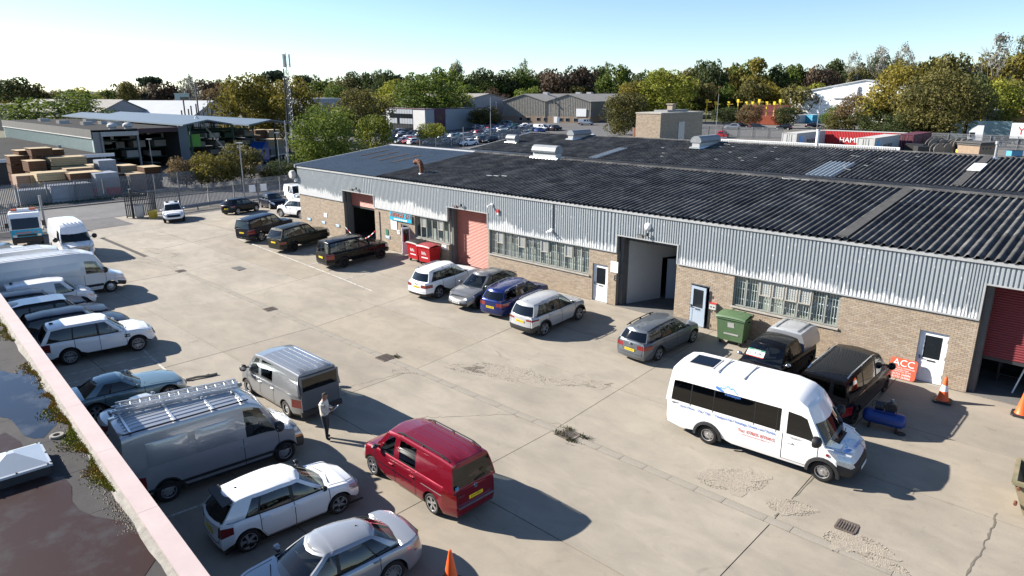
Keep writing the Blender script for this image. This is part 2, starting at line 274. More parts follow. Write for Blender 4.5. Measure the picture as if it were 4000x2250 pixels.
for cx,cy in ((-13.9,17.75),(-13.35,17.2),(-24.2,17.85),(-13.1,17.7),(-13.95,17.3)):
    for i in range(70):
        x,y=cx+rng.gauss(0,.13),cy+rng.gauss(0,.08); h=rng.uniform(.04,.16); a=rng.random()*PI
        wd.poly([(x-.02*math.cos(a),y-.02*math.sin(a),.0),(x+.02*math.cos(a),y+.02*math.sin(a),.0),(x+rng.uniform(-.06,.06),y+rng.uniform(-.06,.06),h)])
tag(wd.build('weeds',mk('weed',(.10,.10,.04),.9,var=.3,scale=9)),'small dry weeds growing round the rusty drain covers','weeds',kind='stuff')
def strip(pts,w,name,mat,dz=.008,par=None):
    b=MB(); P=[Vector((p[0],p[1],0)) for p in pts]; rows=[]
    for i,p in enumerate(P):
        d=(P[min(i+1,len(P)-1)]-P[max(i-1,0)]).normalized(); q=Vector((-d.y,d.x,0))*(w/2 if not callable(w) else w(i)/2); rows.append([(a.x,a.y,zyard(a.x,a.y)+dz) for a in (p-q,p+q)])
    b.grid(rows); return b.build(name,mat,par)
def seg(a,b,n=8): return [(a[0]+(b[0]-a[0])*i/n,a[1]+(b[1]-a[1])*i/n) for i in range(n+1)]
for a,c in (((-36,10.3),(-26,9.55)),((-31.9,5.2),(-31.6,10.0)),((-29.9,5.2),(-29.7,9.8)),((-33.0,5.2),(-32.7,10.1)),((-23.2,5),(-22.7,9.4)),((-19.1,4.6),(-18.65,9.2)),((-53.4,24.3),(-37.8,23.3)),((-37.8,23.3),(-33,22.9)),((-45.2,23.75),(-44.9,27.8)),((-41.6,23.55),(-41.3,27.8)),((-36.6,23.2),(-36.3,27.8))): strip(seg(a,c),.10,'painted_line',M['paintline'],.010,yard)
strip([(-53.4,24.3),(-54.3,24.7),(-54.9,25.5),(-55.2,26.6),(-55.3,27.8)],.10,'painted_line',M['paintline'],.010,yard)
M['crackfill']=mk('crackfill',(.19,.165,.13),.95,var=.3,scale=5)
def crack(a,c,n=26,j=.18,w=.014):
    pts=seg(a,c,n); pts=[(p[0]+rng.gauss(0,j*.3),p[1]+rng.gauss(0,j*.3)) for p in pts]; strip(pts,lambda i:w*rng.uniform(.4,1.6),'crack',M['crackfill'],.006,yard)
crack((-19.0,14.2),(-16.4,17.1)); crack((-16.4,17.1),(-14.3,17.9),10); crack((-1.55,21.8),(-1.6,18.4),20,.10,.05); crack((-23.0,14.0),(-22.5,16.9),20,.12); crack((-6.25,17.7),(-6.1,21.3),18,.06,.03)
def patch(cx,cy,rx,ry,rot,n,seed):
    r=random.Random(seed); pts=[]; N=34
    for i in range(N):
        t=2*PI*i/N; k=1+.35*math.sin(3*t+seed)+.2*math.sin(7*t+2*seed)+r.uniform(-.15,.15); x,y=rx*k*math.cos(t),ry*k*math.sin(t); pts.append((cx+x*math.cos(rot)-y*math.sin(rot),cy+x*math.sin(rot)+y*math.cos(rot)))
    b=MB(); z=lambda x,y:zyard(x,y)
    for i in range(N): a,c=pts[i],pts[(i+1)%N]; b.poly([(cx,cy,z(cx,cy)+.009),(a[0],a[1],z(*a)+.009),(c[0],c[1],z(*c)+.009)])
    for i in range(n):
        t=r.random()*2*PI; q=math.sqrt(r.random())*1.12; x,y=rx*q*math.cos(t),ry*q*math.sin(t); x,y=cx+x*math.cos(rot)-y*math.sin(rot),cy+x*math.sin(rot)+y*math.cos(rot); s=r.uniform(.009,.022); z0=z(x,y)+.008; a=r.random()*PI
        d=[(x+s*1.4*math.cos(a+k*2*PI/3),y+s*math.sin(a+k*2*PI/3),z0) for k in range(3)]; top=(x+r.uniform(-.4,.4)*s,y+r.uniform(-.4,.4)*s,z0+s*.8)
        for k in range(3): b.poly([d[k],d[(k+1)%3],top],1 if r.random()<.7 else 0)
    o=b.build('loose_gravel',[M['aggregate'],M['stone']],yard); o['kind']='stuff'
for i,(x,y,rx,ry,ro,n) in enumerate(((-18.9,19.8,1.7,.62,.2,900),(-20.6,19.0,.9,.35,.3,350),(-15.3,21.3,.55,.3,.5,300),(-8.0,18.6,.95,.55,.6,900),(-6.1,18.4,.6,.34,.4,600),(-4.1,17.95,.75,.4,.2,700),(-3.3,17.6,.5,.2,.1,250),(-54.5,18.7,2.2,.5,.1,420),(-51,17.3,2.0,.5,.3,420),(-60,20.6,2.2,.5,.2,380),(-16.5,20.6,.6,.25,.2,200),(-22.6,17.0,.5,.25,.6,120))): patch(x,y,rx,ry,ro,n,i+3)
# ---------------------------------------------------------------- main industrial unit
YF=29.5; ZB=.72; sx=lambda x:x*.9365; sz=lambda z:CH-(CH-z)*.9365
ZC,ZE=sz(3.12),sz(5.46); XL,XR=sx(-55.95),6.0
unit=thing('industrial_unit','long low brick industrial unit with grey ribbed cladding and dark corrugated roof','building')
D1=(sx(-48.9),sx(-44.6),ZB,sz(4.07)); D2=(sx(-35.85),sx(-31.9),ZB,sz(4.13)); D3=(sx(-21.5),sx(-17.7),ZB,sz(4.12)); D4=(sx(-4.12),.05,ZB,sz(4.6))
P7=(sx(-41.3),sx(-40.25),ZB,sz(2.18)); P8=(sx(-23.18),sx(-22.1),ZB,sz(2.2)); PB=(sx(-16.75),sx(-15.7),ZB,sz(2.19)); PW=(sx(-6.1),sx(-5.03),ZB,sz(2.23))
WA=(sx(-39.6),sx(-35.8),sz(1.45),ZC); WB=(sx(-31.75),sx(-23.45),sz(1.45),ZC); WC=(sx(-14.45),sx(-9.38),sz(1.5),ZC)
HOLES=[D1,D2,D3,D4,P7,P8,PB,PW,WA,WB,WC]
def cells(x0,x1,z0,z1,holes):
    X=sorted({x0,x1}|{min(max(h[i],x0),x1) for h in holes for i in (0,1)}); Z=sorted({z0,z1}|{min(max(h[i],z0),z1) for h in holes for i in (2,3)}); out=[]
    for a,c in zip(X[:-1],X[1:]):
        for d,e in zip(Z[:-1],Z[1:]):
            mx_,mz_=(a+c)/2,(d+e)/2
            if not any(h[0]<mx_<h[1] and h[2]<mz_<h[3] for h in holes): out.append((a,c,d,e))
    return out
b=MB()
for a,c,d,e in cells(XL,XR,ZB-.5,ZC,HOLES): b.box(a,c,YF+.012,YF+.26,d,e)
b.build('wall',M['mortar'],unit)
b=MB()
for a,c,d,e in cells(XL,XR,ZC,ZE,HOLES): b.box(a,c,YF+.05,YF+.2,d,e)
b.box(XL,XL+.2,YF+.26,68.4,ZB-.6,5.7); b.box(XR-.2,XR,YF+.26,68.4,ZB-.6,5.7); b.box(XL,XR,68.4,68.6,-.5,5.7)
for y0,y1,za,zb in ((29.7,39.3,5.6,6.75),(49.2,39.3,5.6,6.75),(49.2,59,5.6,7.1),(68.4,59,5.6,7.1)):
    for X in (XL+.1,XR-.1): b.poly([(X,y0,5.5),(X,y1,5.5),(X,y1,zb),(X,y0,za)])
b.build('end_wall',M['galv_dull'],unit)
bk=[]
for k in range(39):
    z0=ZB+.005+k*.0755; off=.1125*(k%2); x=XL+off-.1125
    while x<1.0:
        a,c=x+.005,x+.22; x+=.225
        if c>1.0: break
        iv=[(a,c)]
        for h in HOLES:
            if h[3]>z0+.02 and h[2]<z0+.05:
                nv=[]
                for p,q in iv:
                    if q<=h[0] or p>=h[1]: nv.append((p,q))
                    else:
                        if p<h[0]-.04: nv.append((p,h[0]))
                        if q>h[1]+.04: nv.append((h[1],q))
                iv=nv
        for p,q in iv:
            if p>=XL and z0+.066<ZC: bk.append((p,q,z0))
bk.sort(key=lambda t:((t[0]+t[1])/2)**2+(t[2]-CH)**2-(40 if False else 0))
# the 300 nearest whole bricks in clear view are pieces of their own
near=[t for t in bk if t[1]-t[0]>.2 and -9.2<t[0]<-3.9][:300]; ns=set(near)
bmesh_=[]
for i in range(6):
    q=MB(); q.box(-.1075,.1075,0,.02,0,.0655); bmesh_.append(q.mesh('brick',M['bricks'][i]))
for p,q,z0 in near: ob('brick',bmesh_[min(5,int(rng.random()**1.3*6))],unit,((p+q)/2,YF+rng.uniform(-.004,.002),z0))
b=MB()
for t in bk:
    if t in ns: continue
    p,q,z0=t; y0=YF+rng.uniform(-.004,.003); b.box(p,q,y0,YF+.02,z0,z0+.0655,min(5,int(rng.random()**1.3*6)))
o=b.build('brick_courses',M['bricks'],unit); o['kind']='stuff'
# cladding sheets
def cladsheet(x0,x1,z0,z1):
    b=MB(); p=(x1-x0)/6; pr=[]
    for i in range(6): a=x0+i*p; pr+=[(a,YF-.012),(a+.28*p,YF-.012),(a+.38*p,YF-.052),(a+.90*p,YF-.052)]
    pr.append((x1,YF-.012)); b.grid([[(x,y,z) for x,y in pr] for z in (z0,z1)]); b.build('cladding_sheet',M['clad'],unit)
x=XL; cuts=sorted([h for h in (D1,D2,D3,D4)])
while x<XR-.1:
    nx=x+.93; tops=[h for h in cuts if h[0]-.02<=x<h[1]-.02]; lim=[e for h in cuts for e in h[:2] if x+.05<e<nx+.45]
    if lim: nx=min(lim)
    if nx>XR: nx=XR
    cladsheet(x,nx,(tops[0][3] if tops else ZC)+.02,ZE-.03); x=nx
for a,c,z in [(XL,D1[0],ZC),(D1[0],D1[1],D1[3]),(D1[1],D2[0],ZC),(D2[0],D2[1],D2[3]),(D2[1],D3[0],ZC),(D3[0],D3[1],D3[3]),(D3[1],D4[0],ZC),(D4[0],D4[1],D4[3]),(D4[1],XR,ZC)]:
    b=MB(); b.box(a+.01,c-.01,YF-.075,YF+.04,z-.035,z+.02); b.build('drip_flashing',M['flash'],unit)
for h in (D1,D2,D3,D4):
    for s,X in ((-1,h[0]),(1,h[1])):
        if X>0: continue
        b=MB(); b.box(X-.07 if s<0 else X,X if s<0 else X+.07,YF-.08,YF+.05,ZC+.0,h[3]+.03); b.build('corner_flashing',M['flash'],unit)
b=MB(); b.box(XL-.05,XR,YF-.11,YF+.03,ZE-.06,ZE+.07); b.build('gutter',M['flash'],unit)
# roof sheets
RG1=(39.3,sz(6.72)+.02); VAL=(49.2,6.14); RG2=(59.0,7.42)
def corr(x0,n,p,prof,amp,a,c,mat,over=0.0,step=.0,seg_=1,name='roof_sheet'):
    b=MB(); pr=[]
    for i in range(n):
        for u,h in prof: pr.append((x0+(i+u)*p,h*amp))
    pr.append((x0+n*p,prof[0][1]*amp))
    rows=[]
    for j in range(seg_+1):
        t=j/seg_; y=a[0]+(c[0]-a[0])*t; z=a[1]+(c[1]-a[1])*t; rows.append([(x,y,z+h+step*(1-t)) for x,h in pr])
    b.grid(rows); return b.build(name,mat,unit,smooth=50)
SIX=[(0,0),(.20,0),(.32,.35),(.42,.9),(.50,1),(.62,1),(.70,.9),(.80,.35),(.92,0)]; PW_=.316
def slope(x0,x1,a,c,nr_,ncor=3,pale=()):
    w=ncor*PW_; k=int((x1-x0)/w)
    for i in range(k):
        for r_ in range(nr_):
            t0,t1=r_/nr_,(r_+1)/nr_+(.012 if r_<nr_-1 else 0); p=lambda t:(a[0]+(c[0]-a[0])*t,a[1]+(c[1]-a[1])*t)
            mt=M['rooflight'] if (i,r_) in pale else M['roofsheet']
            corr(x0+i*w+rng.uniform(-.004,.004),ncor,PW_,SIX,.105,p(t0),p(t1),mt,step=.0 if r_==0 else .018)
XB=sx(-43.9)
slope(XB,XR,(YF-.16,ZE+.10),RG1,3); slope(XL,XR,(VAL[0],VAL[1]+.04),(RG2[0],RG2[1]),2,pale=((16,0),(36,0),(37,0),(50,0),(51,0)))
nb=int((XR-XB)/(12*PW_))
for i in range(nb+1): corr(XB+i*12*PW_,12,PW_,SIX,.105,(RG1[0],RG1[1]),VAL,M['roofsheet'],name='back_roof_sheet')
# blue metal section at the far end with finer ribs and brown rooflight strips
RIB=[(0,0),(.7,0),(.75,1),(.95,1)]; wseg=(XB-XL)/12
for i in range(12):
    x0=XL+i*wseg; corr(x0,5,wseg/5,RIB,.035,(YF-.16,ZE+.12),(RG1[0]-.1,RG1[1]+.06),M['roofblue'],name='metal_roof_sheet')
for i,t0 in ((2,.50),(4,.46),(6,.42),(8,.40)):
    x0=XL+i*wseg+.25; p=lambda t:(YF-.16+(RG1[0]-YF+.06)*t,ZE+.175+(RG1[1]-.06-ZE)*t); corr(x0,2,wseg/5,RIB,.02,p(t0),p(t0+.30),M['roofbrown'],name='rooflight_strip')
corr(XL,40,wseg*12/40,RIB,.03,(RG1[0],RG1[1]+.05),(VAL[0],VAL[1]+.05),M['galv_dull'],name='back_roof_sheet')
for a,c,z in ((XL,XB,RG1[1]+.10),(XB,XR,RG1[1]+.08)):
    b=MB(); b.prism([(RG1[0]-.28,z-.03),(RG1[0],z+.06),(RG1[0]+.28,z-.03),(RG1[0],z+.02)],a,c-.01,0); b.build('ridge_capping',M['flash'] if a==XL else M['roofsheet'],unit)
b=MB(); b.prism([(RG2[0]-.28,RG2[1]+.05),(RG2[0],RG2[1]+.14),(RG2[0]+.28,RG2[1]+.05)],XL,XR,0); b.build('ridge_capping',M['roofsheet'],unit)
b=MB(); b.quad((XL,59,RG2[1]),(XR,59,RG2[1]),(XR,68.6,6.1),(XL,68.6,6.1)); b.build('back_roof_sheet',M['roofsheet'],unit)
for a,c in (((YF-.2,ZE+.12),RG1),(VAL,RG2)):
    b=MB(); b.prism([(a[0],a[1]-.15),(a[0],a[1]+.09),(c[0],c[1]+.13),(c[0],c[1]-.12)],XL-.12,XL-.02,0); b.build('verge_flashing',M['flash'],unit)
# pale repair strips and fixings on the dark roof
def onroof(x,y): return ZE+.10+(RG1[1]-ZE-.10)*(y-YF+.16)/(RG1[0]-YF+.16) if y<RG1[0] else VAL[1]+.04+(RG2[1]-VAL[1])*(y-VAL[0])/(RG2[0]-VAL[0])
for x,y0,y1,w in ((sx(-9.7),29.6,39.0,.42),(-9.0,49.6,58.6,.5)):
    b=MB(); b.box(x-w/2,x+w/2,0,1,0,.02)
    b=MB(); z0,z1=onroof(x,y0)+.125,onroof(x,y1)+.125; b.prism([(y0,z0-.08),(y1,z1-.08),(y1,z1),(y0,z0)],x-w/2,x+w/2,0); b.build('repair_strip',M['roofpale'],unit)
b=MB(); b.prism([(53.4,onroof(0,53.4)+.17),(55.6,onroof(0,55.6)+.17),(55.6,onroof(0,55.6)+.20),(53.4,onroof(0,53.4)+.20)],-9.3,-8.55,0); b.build('roof_patch',M['white'],unit)
b=MB()
for i in range(26):
    x=rng.uniform(-33,-13); y=51+rng.random()*7; z=onroof(x,y)+.115; b.box(x-.13,x+.13,y-.05,y+.05,z,z+.02)
for x,y in ((sx(-15.8),38.9),(sx(-15.2),38.9),(sx(-16.3),38.8),(sx(-35),32.6),(sx(-34.4),32.7),(sx(-33.8),32.9)): z=onroof(x,y)+.115; b.box(x-.25,x+.2,y-.08,y+.08,z,z+.02)
o=b.build('sealed_fixings',M['flash'],unit); o['kind']='stuff'
# roof vents
M['hood']=mk('hood',(.30,.32,.34),.6,.1,var=.15,scale=2)
def vent(x,y,z,l,w,h,rz,lab,s=1):
    t=thing('roof_vent',lab,'roof vent',(x,y,z),rz,'ventilators on the long roof'); b=MB()
    b.prism([(-w*.42,-.25),(w*.42,-.25),(w*.36,h*.35),(-w*.36,h*.35)],-l/2+.05,l/2-.05,0); b.build('upstand',M['flash'],t)
    b=MB(); b.prism([(-w*.5,h*.38),(w*.5,h*.38),(w*.56,h*.55),(w*.42,h*.85),(w*.2,h),(-w*.2,h),(-w*.42,h*.85),(-w*.56,h*.55)],-l/2,l/2,0); b.build('hood',M['hood'],t)
    b=MB(); b.prism([(-w*.58,-.14),(w*.58,-.14),(w*.46,0),(-w*.46,0)],-l/2-.18,l/2+.18,0); b.build('flashing_skirt',M['alu'],t)
vent(-33.5,39.35,RG1[1]+.14,2.3,.85,.85,0,'big white ended box ventilator on the front ridge'); vent(-44.6,57.5,7.3,3.0,.85,.8,PI/2,'long grey ventilator on the back roof slope behind the front ridge one'); vent(-30.0,57.0,7.25,3.6,.95,.9,PI/2,'long grey ventilator on the back slope by the brick tower'); vent(-50.3,53.5,6.8,1.3,.8,.75,0,'small weathered cowl ventilator at the far left of the back roof')
t=thing('flue_pipe','rusty curved flue pipe on the dark roof slope','flue pipe',(sx(-40.94),31.3,onroof(0,31.3)+.05)); b=MB(); b.cyl((0,0,-.15),(0,0,.45),.15,.15,14); b.build('stack',M['rust'],t,smooth=40)
b=MB(); pts=[Vector((-.42*(1-math.cos(a)),0,.45+.42*math.sin(a))) for a in [i*PI/8 for i in range(7)]]; b.tube(pts,.17,12); b.build('bend',M['rust'],t,smooth=40); b=MB(); b.cyl((0,0,-.06),(0,0,.06),.32,.2,14); b.build('lead_skirt',M['alu'],t)
t=thing('roof_mast','short grey pipe mast with cowl on the back ridge at right','pipe',(-8.6,58.3,7.35)); b=MB(); b.cyl((0,0,0),(0,0,1.0),.09,.09,10); b.build('stem',M['galv'],t); b=MB(); b.cyl((0,0,1.0),(0,0,1.22),.15,.15,10); b.build('cowl',M['galv'],t); b=MB(); b.cyl((0,0,0),(0,0,.15),.3,.12,10); b.build('skirt',M['alu'],t)
t=thing('roof_pipe','white upright flue behind the back ridge near the containers','pipe',(-21.5,60.2,7.0)); b=MB(); b.cyl((0,0,0),(0,0,1.75),.13,.13,10); b.build('stem',M['white'],t); b=MB(); b.cyl((0,0,1.75),(0,0,1.85),.17,.15,10); b.build('cap',M['flash'],t)
# brick plant tower
t=thing('brick_tower','square brown brick plant tower rising behind the dark roof','tower',(-38.6,65.2,0)); zt=9.85
b=MB(); b.box(-1.45,1.45,-4.2,4.3,0,zt-.1)
b.build('wall',M['mortar'],t); b=MB()
for k in range(56):
    z0=5.6+k*.0755
    if z0+.066>zt-.1: break
    x=-1.45-.1125*(k%2)
    while x<1.4:
        a,c=max(x+.005,-1.45),min(x+.22,1.45); x+=.225
        b.box(a,c,-4.212,-4.19,z0,z0+.0655,int(rng.random()*6))
    y=-4.2-.1125*(k%2)
    while y<4.25:
        a,c=max(y+.005,-4.2),min(y+.22,4.3); y+=.225
        b.box(1.44,1.462,a,c,z0,z0+.0655,int(rng.random()*6))
o=b.build('brick_courses',M['bricks'],t); o['kind']='stuff'
b=MB(); b.box(-1.5,1.5,-4.26,4.36,zt-.1,zt+.03); b.build('coping',M['sill'],t); b=MB(); b.box(1.463,1.50,-.75,.5,7.0,8.9); b.build('door',M['galv'],t); b=MB(); b.box(-1.0,.6,-1.6,2.6,zt+.03,zt+.22); b.build('roof_hatch',M['galv_dull'],t); b=MB(); b.box(-.3,.3,-.2,.5,zt+.22,zt+.75); b.box(-.4,.4,-.3,.6,zt+.75,zt+.85); b.build('chimney',M['bricks'][3],t)
b=MB(); b.cyl((-1.75,-3.6,6.3),(-1.75,-3.6,8.3),.35,.35,12); b.build('rusty_cowl',M['rust'],t)
# ---------------------------------------------------------------- interiors seen through the openings
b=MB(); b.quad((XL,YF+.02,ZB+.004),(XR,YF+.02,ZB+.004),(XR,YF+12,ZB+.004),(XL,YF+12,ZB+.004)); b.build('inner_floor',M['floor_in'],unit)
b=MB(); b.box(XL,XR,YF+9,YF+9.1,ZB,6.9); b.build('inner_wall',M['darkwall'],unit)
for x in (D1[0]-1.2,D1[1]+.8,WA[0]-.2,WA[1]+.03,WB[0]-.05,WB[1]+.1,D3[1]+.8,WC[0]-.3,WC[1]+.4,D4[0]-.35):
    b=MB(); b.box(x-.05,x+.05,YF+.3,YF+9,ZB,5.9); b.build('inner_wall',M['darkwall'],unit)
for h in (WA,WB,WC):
    b=MB(); b.box(h[0]-.2,h[1]+.1,YF+.62,YF+.66,ZB,4.2); b.build('inner_wall',M['office'],unit)  # pale plane added close behind the glass to make the windows look lighter
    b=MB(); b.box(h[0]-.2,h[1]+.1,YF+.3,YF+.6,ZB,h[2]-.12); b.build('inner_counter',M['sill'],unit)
def slantwall(name,mat,p,q,z0,z1,w=.08):
    b=MB(); d=Vector((q[0]-p[0],q[1]-p[1],0)).normalized()*w; n=(-d.y,d.x); b.prism([(D3[0]+p[0],YF+p[1]),(D3[0]+q[0],YF+q[1]),(D3[0]+q[0]+n[0],YF+q[1]+n[1]),(D3[0]+p[0]+n[0],YF+p[1]+n[1])],z0,z1,2); b.build(name,mat,unit)
slantwall('partition',M['partition'],(.27,.72),(1.02,2.9),ZB,4.45); slantwall('partition',M['partition'],(1.02,2.9),(1.95,5.2),3.05,4.45); slantwall('inner_door',M['doorblue'],(1.30,3.0),(1.85,3.55),ZB,3.0,.05); slantwall('partition',M['partition'],(1.95,5.2),(2.25,5.9),ZB,4.45)
# ---------------------------------------------------------------- roller doors, jambs
def roller(h,zlow,mat,y=YF+.62):
    t=thing('roller_shutter','','roller door')
    n=int((h[3]-zlow)/.095); q=MB(); x0,x1=h[0]+.22,h[1]-.05
    q.grid([[(x,y-dy,z) for x in (x0,x1)] for z,dy in ((0,0),(.02,.022),(.06,.030),(.09,.006),(.095,0))]); sm_=q.mesh('slat',mat)
    for i in range(n): ob('slat',sm_,t,(0,0,zlow+i*.095))
    b=MB(); b.box(x0,x1,y-.02,y+.06,zlow-.12,zlow); b.build('bottom_rail',M['steel_dark'],t)
    b=MB(); b.box(x0-.08,x1+.03,y+.02,y+.5,h[3]-.15,h[3]+.5); b.build('shutter_box',M['steel_dark'],t); return t
for h in (D1,D2,D3,D4):
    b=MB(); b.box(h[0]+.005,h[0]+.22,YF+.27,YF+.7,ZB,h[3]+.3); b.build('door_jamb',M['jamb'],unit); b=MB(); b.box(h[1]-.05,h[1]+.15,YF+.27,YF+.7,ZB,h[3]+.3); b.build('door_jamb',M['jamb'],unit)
    b=MB(); b.box(h[0]-.1,h[1]+.1,YF+.16,YF+.6,h[3]+.02,h[3]+.25); b.build('lintel',M['steel_dark'],unit)
tag(roller(D1,3.35,M['rollred']),'red roller shutter half raised over the dark garage bay at far left'); tag(roller(D2,ZB+.02,M['rollred']),'fully closed salmon red roller shutter beside the red bins'); tag(roller(D3,4.42,M['rollred_dark'],YF+.5),'rolled up shutter edge over the open doorway of unit 8'); tag(roller(D4,2.15,M['rollred_dark']),'dark red roller shutter half lowered at the right edge')
# ---------------------------------------------------------------- windows
def window(h,n,sashes,lab,split=.45,bars=True):
    t=thing('barred_window',lab,'window',(0,0,0)); w=(h[1]-h[0])/n; f=.035; y0,y1=YF+.07,YF+.13; b=MB()
    b.box(h[0],h[1],y0,y1,h[2],h[2]+.07); b.box(h[0],h[1],y0,y1,h[3]-.06,h[3]); b.build('frame_rail',M['frame_grey'],t)
    mm=MB(); mm.box(-f,f,y0-.012,y1+.003,h[2]+.07,h[3]-.06); md=mm.mesh('mullion',M['frame_grey'])
    for i in range(n+1): ob('mullion',md,t,(min(max(h[0]+i*w,h[0]+f),h[1]-f),0,0))
    zs=h[3]-.06-(h[3]-h[2])*split
    for i in range(n):
        a,c=h[0]+i*w+f,h[0]+(i+1)*w-f; q=MB(); q.quad((a,y0+.03,h[2]+.07),(c,y0+.03,h[2]+.07),(c,y0+.03,h[3]-.06),(a,y0+.03,h[3]-.06)); q.build('pane',M['glass_green'],t)
        if i in sashes:
            q=MB(); e=.045; yy=y0-.03
            q.box(a,c,yy,yy+.05,h[3]-.1,h[3]-.06); q.box(a,c,yy,yy+.05,zs-e,zs); q.box(a,a+e,yy,yy+.05,zs,h[3]-.1); q.box(c-e,c,yy,yy+.05,zs,h[3]-.1); s_=q.build('top_sash',M['sill'],t)
            q=MB()
            for k in range(1,4): q.box(a+e+(c-a-2*e)*k/4-.006,a+e+(c-a-2*e)*k/4+.006,yy+.02,yy+.03,zs,h[3]-.1)
            for k in range(1,6): q.box(a+e,c-e,yy+.032,yy+.042,zs+(h[3]-.1-zs)*k/6-.006,zs+(h[3]-.1-zs)*k/6+.006)
            q.build('grille',M['white_dirty'],s_); q=MB(); q.quad((a+e,yy+.045,zs),(c-e,yy+.045,zs),(c-e,yy+.045,h[3]-.1),(a+e,yy+.045,h[3]-.1)); q.build('blind',M['office'],s_)
    if bars:
        q=MB()
        for i in range(n):
            for k in range(1,5): x=h[0]+(i+k/5)*w; q.box(x-.009,x+.009,y1+.03,y1+.05,h[2]+.05,h[3]-.05)
        for z in (h[2]+.35,h[2]+.85,h[3]-.35): q.box(h[0]+.02,h[1]-.02,y1+.052,y1+.066,z-.014,z+.014)
        q=q.build('security_bars',M['white'],t); q['kind']='stuff'
    q=MB(); q.box(h[0]-.06,h[1]+.06,YF-.07,YF+.09,h[2]-.075,h[2]); q.build('sill',M['sill'],t)
window(WA,6,(1,4),'plain glazed window above the red bins',.42,False); window(WB,13,(1,4,7,10),'longest barred window with four top sashes beside the red shutter'); window(WC,8,(2,3,4,5),'barred window with four joined sashes above the black pickup')
# ---------------------------------------------------------------- personnel doors
def pdoor(h,lab,mat=M['upvc'],openy=0,glass=True,letter=True):
    t=thing('entrance_door',lab,'door',(h[0],YF+.09,ZB)); w,hh=h[1]-h[0],h[3]-ZB; b=MB(); f=.07
    b.box(0,f,0,.07,0,hh); b.box(w-f,w,0,.07,0,hh); b.box(f,w-f,0,.07,hh-f,hh); b.box(f,w-f,0,.07,0,.04); b.build('frame',mat,t)
    lf=ob('leaf',None,t,(f,0,.04)) if False else None
    leaf=MB(); lw,lh=w-2*f,hh-f-.04; gz0,gz1=lh*.47,lh-.16; e=.13
    leaf.box(0,e,0,.05,0,lh); leaf.box(lw-e,lw,0,.05,0,lh); leaf.box(e,lw-e,0,.05,lh-e,lh); leaf.box(e,lw-e,0,.05,gz0-.16,gz0); leaf.box(e,lw-e,0,.05,0,e); leaf.box(e,lw-e,.012,.04,e,gz0-.16)
    d=leaf.build('door_leaf',mat,t,(f,.01,.04)); 
    q=MB(); q.box(e,lw-e,.02,.03,gz0,lh-e); q.build('pane',M['far_glass'],d)
    if letter: q=MB(); q.box(lw*.36,lw*.70,-.012,.0,gz0-.115,gz0-.055); q.build('letter_plate',M['trim'],d)
    q=MB(); q.box(.04,.07,-.05,0,gz0-.06,gz0+.10); q.box(.04,.17,-.065,-.045,gz0-.01,gz0+.015); q.build('handle',M['chrome'],d)
    q=MB()
    for z in (.25,lh*.5,lh-.3): q.cyl((lw+.02,-.015,z),(lw+.02,-.015,z+.14),.018,.018,6)
    q.build('hinge',mat,d)
    q=MB(); q.box(-.03,w+.03,-.16,-.005,-.06,-.0); q.build('threshold',M['sill'],t)
    if openy: d.location=(f+lw,.0,.04); d.rotation_euler=(0,0,openy); 
    return t,d
pdoor(P8,'white half glazed door between long barred window and number 8'); pdoor(PW,'white half glazed door beside the orange sign')
t,d=pdoor(P7,'narrow white door standing open beside the red bins'); d.location=(.92,-.03,.04); d.rotation_euler=(0,0,R(-105)); d.scale=(.75,1,1)
t,d=pdoor(PB,'pale blue half glazed door standing ajar beside the green bin',M['doorblue']); d.location=(.02,-.12,.04); d.rotation_euler=(0,0,R(-7))
# ---------------------------------------------------------------- signs and small fittings on the facade
M['cyan']=mk('cyan',(.01,.50,.72),.5,var=.04); M['skyblue']=mk('skyblue',(.10,.38,.62),.5,var=.04); M['orange']=mk('orange',(.75,.16,.06),.5,var=.05); M['orange_red']=mk('orange_red',(.72,.13,.06),.5,var=.06); M['signgreen']=mk('signgreen',(.02,.25,.14),.5,var=.05); M['hazred']=mk('hazred',(.62,.05,.04),.5,var=.05); M['yellow']=mk('yellow',(.80,.55,.02),.5,var=.08)
FR=(PI/2,0,0)
def board(name,lab,x0,x1,z0,z1,mat,y=YF-.035,cat='sign',grp=None):
    t=thing(name,lab,cat,((x0+x1)/2,y,(z0+z1)/2),0,grp); b=MB(); b.box(-(x1-x0)/2,(x1-x0)/2,0,.025,-(z1-z0)/2,(z1-z0)/2); b.build('panel',mat,t); return t
def sgn(x0,x1,z0,z1): return sx(x0),sx(x1),sz(z0),sz(z1)
t=board('shop_sign','cyan sign with orange lettering above the narrow open door',*sgn(-42.5,-39.85,2.42,3.04),M['cyan'],YF-.10); text('AVENGER 4X4',.46,t,(0,-.008,.09),FR,M['ink'],sx=.78,shear=.2,ext=.003); text('AVENGER 4X4',.46,t,(-.025,-.014,.105),FR,M['orange'],sx=.78,shear=.2,ext=.003); part_=MB(); [part_.box(-.75+i*.26,-.55+i*.26,-.012,-.002,-.24,-.14) for i in range(6)]; part_.build('small_print',M['white'],t)
board('notice_board','blank white board under the cyan sign',*sgn(-42.5,-41.77,1.65,2.38),M['white']); board('notice_board','small white square notice on the far left brickwork',*sgn(-52.02,-51.54,1.45,1.79),M['white'])
for i,(a,c,lab) in enumerate(((-54.9,-54.24,'leftmost of the small blue parking signs on the brick wall'),(-52.5,-51.88,'middle one of the small blue parking signs on the brick wall'),(-50.35,-49.67,'small blue parking sign nearest the open left bay'),(-43.33,-42.71,'small blue sign below the green notice'))):
    t=board('parking_sign',lab,*sgn(a,c,.83,1.06),M['skyblue'],grp='small blue wall signs'); q=MB(); q.box(-.24,.24,-.008,-.001,.02,.08); q.box(-.18,.2,-.008,-.001,-.08,-.03); q.build('small_print',M['white'],t)
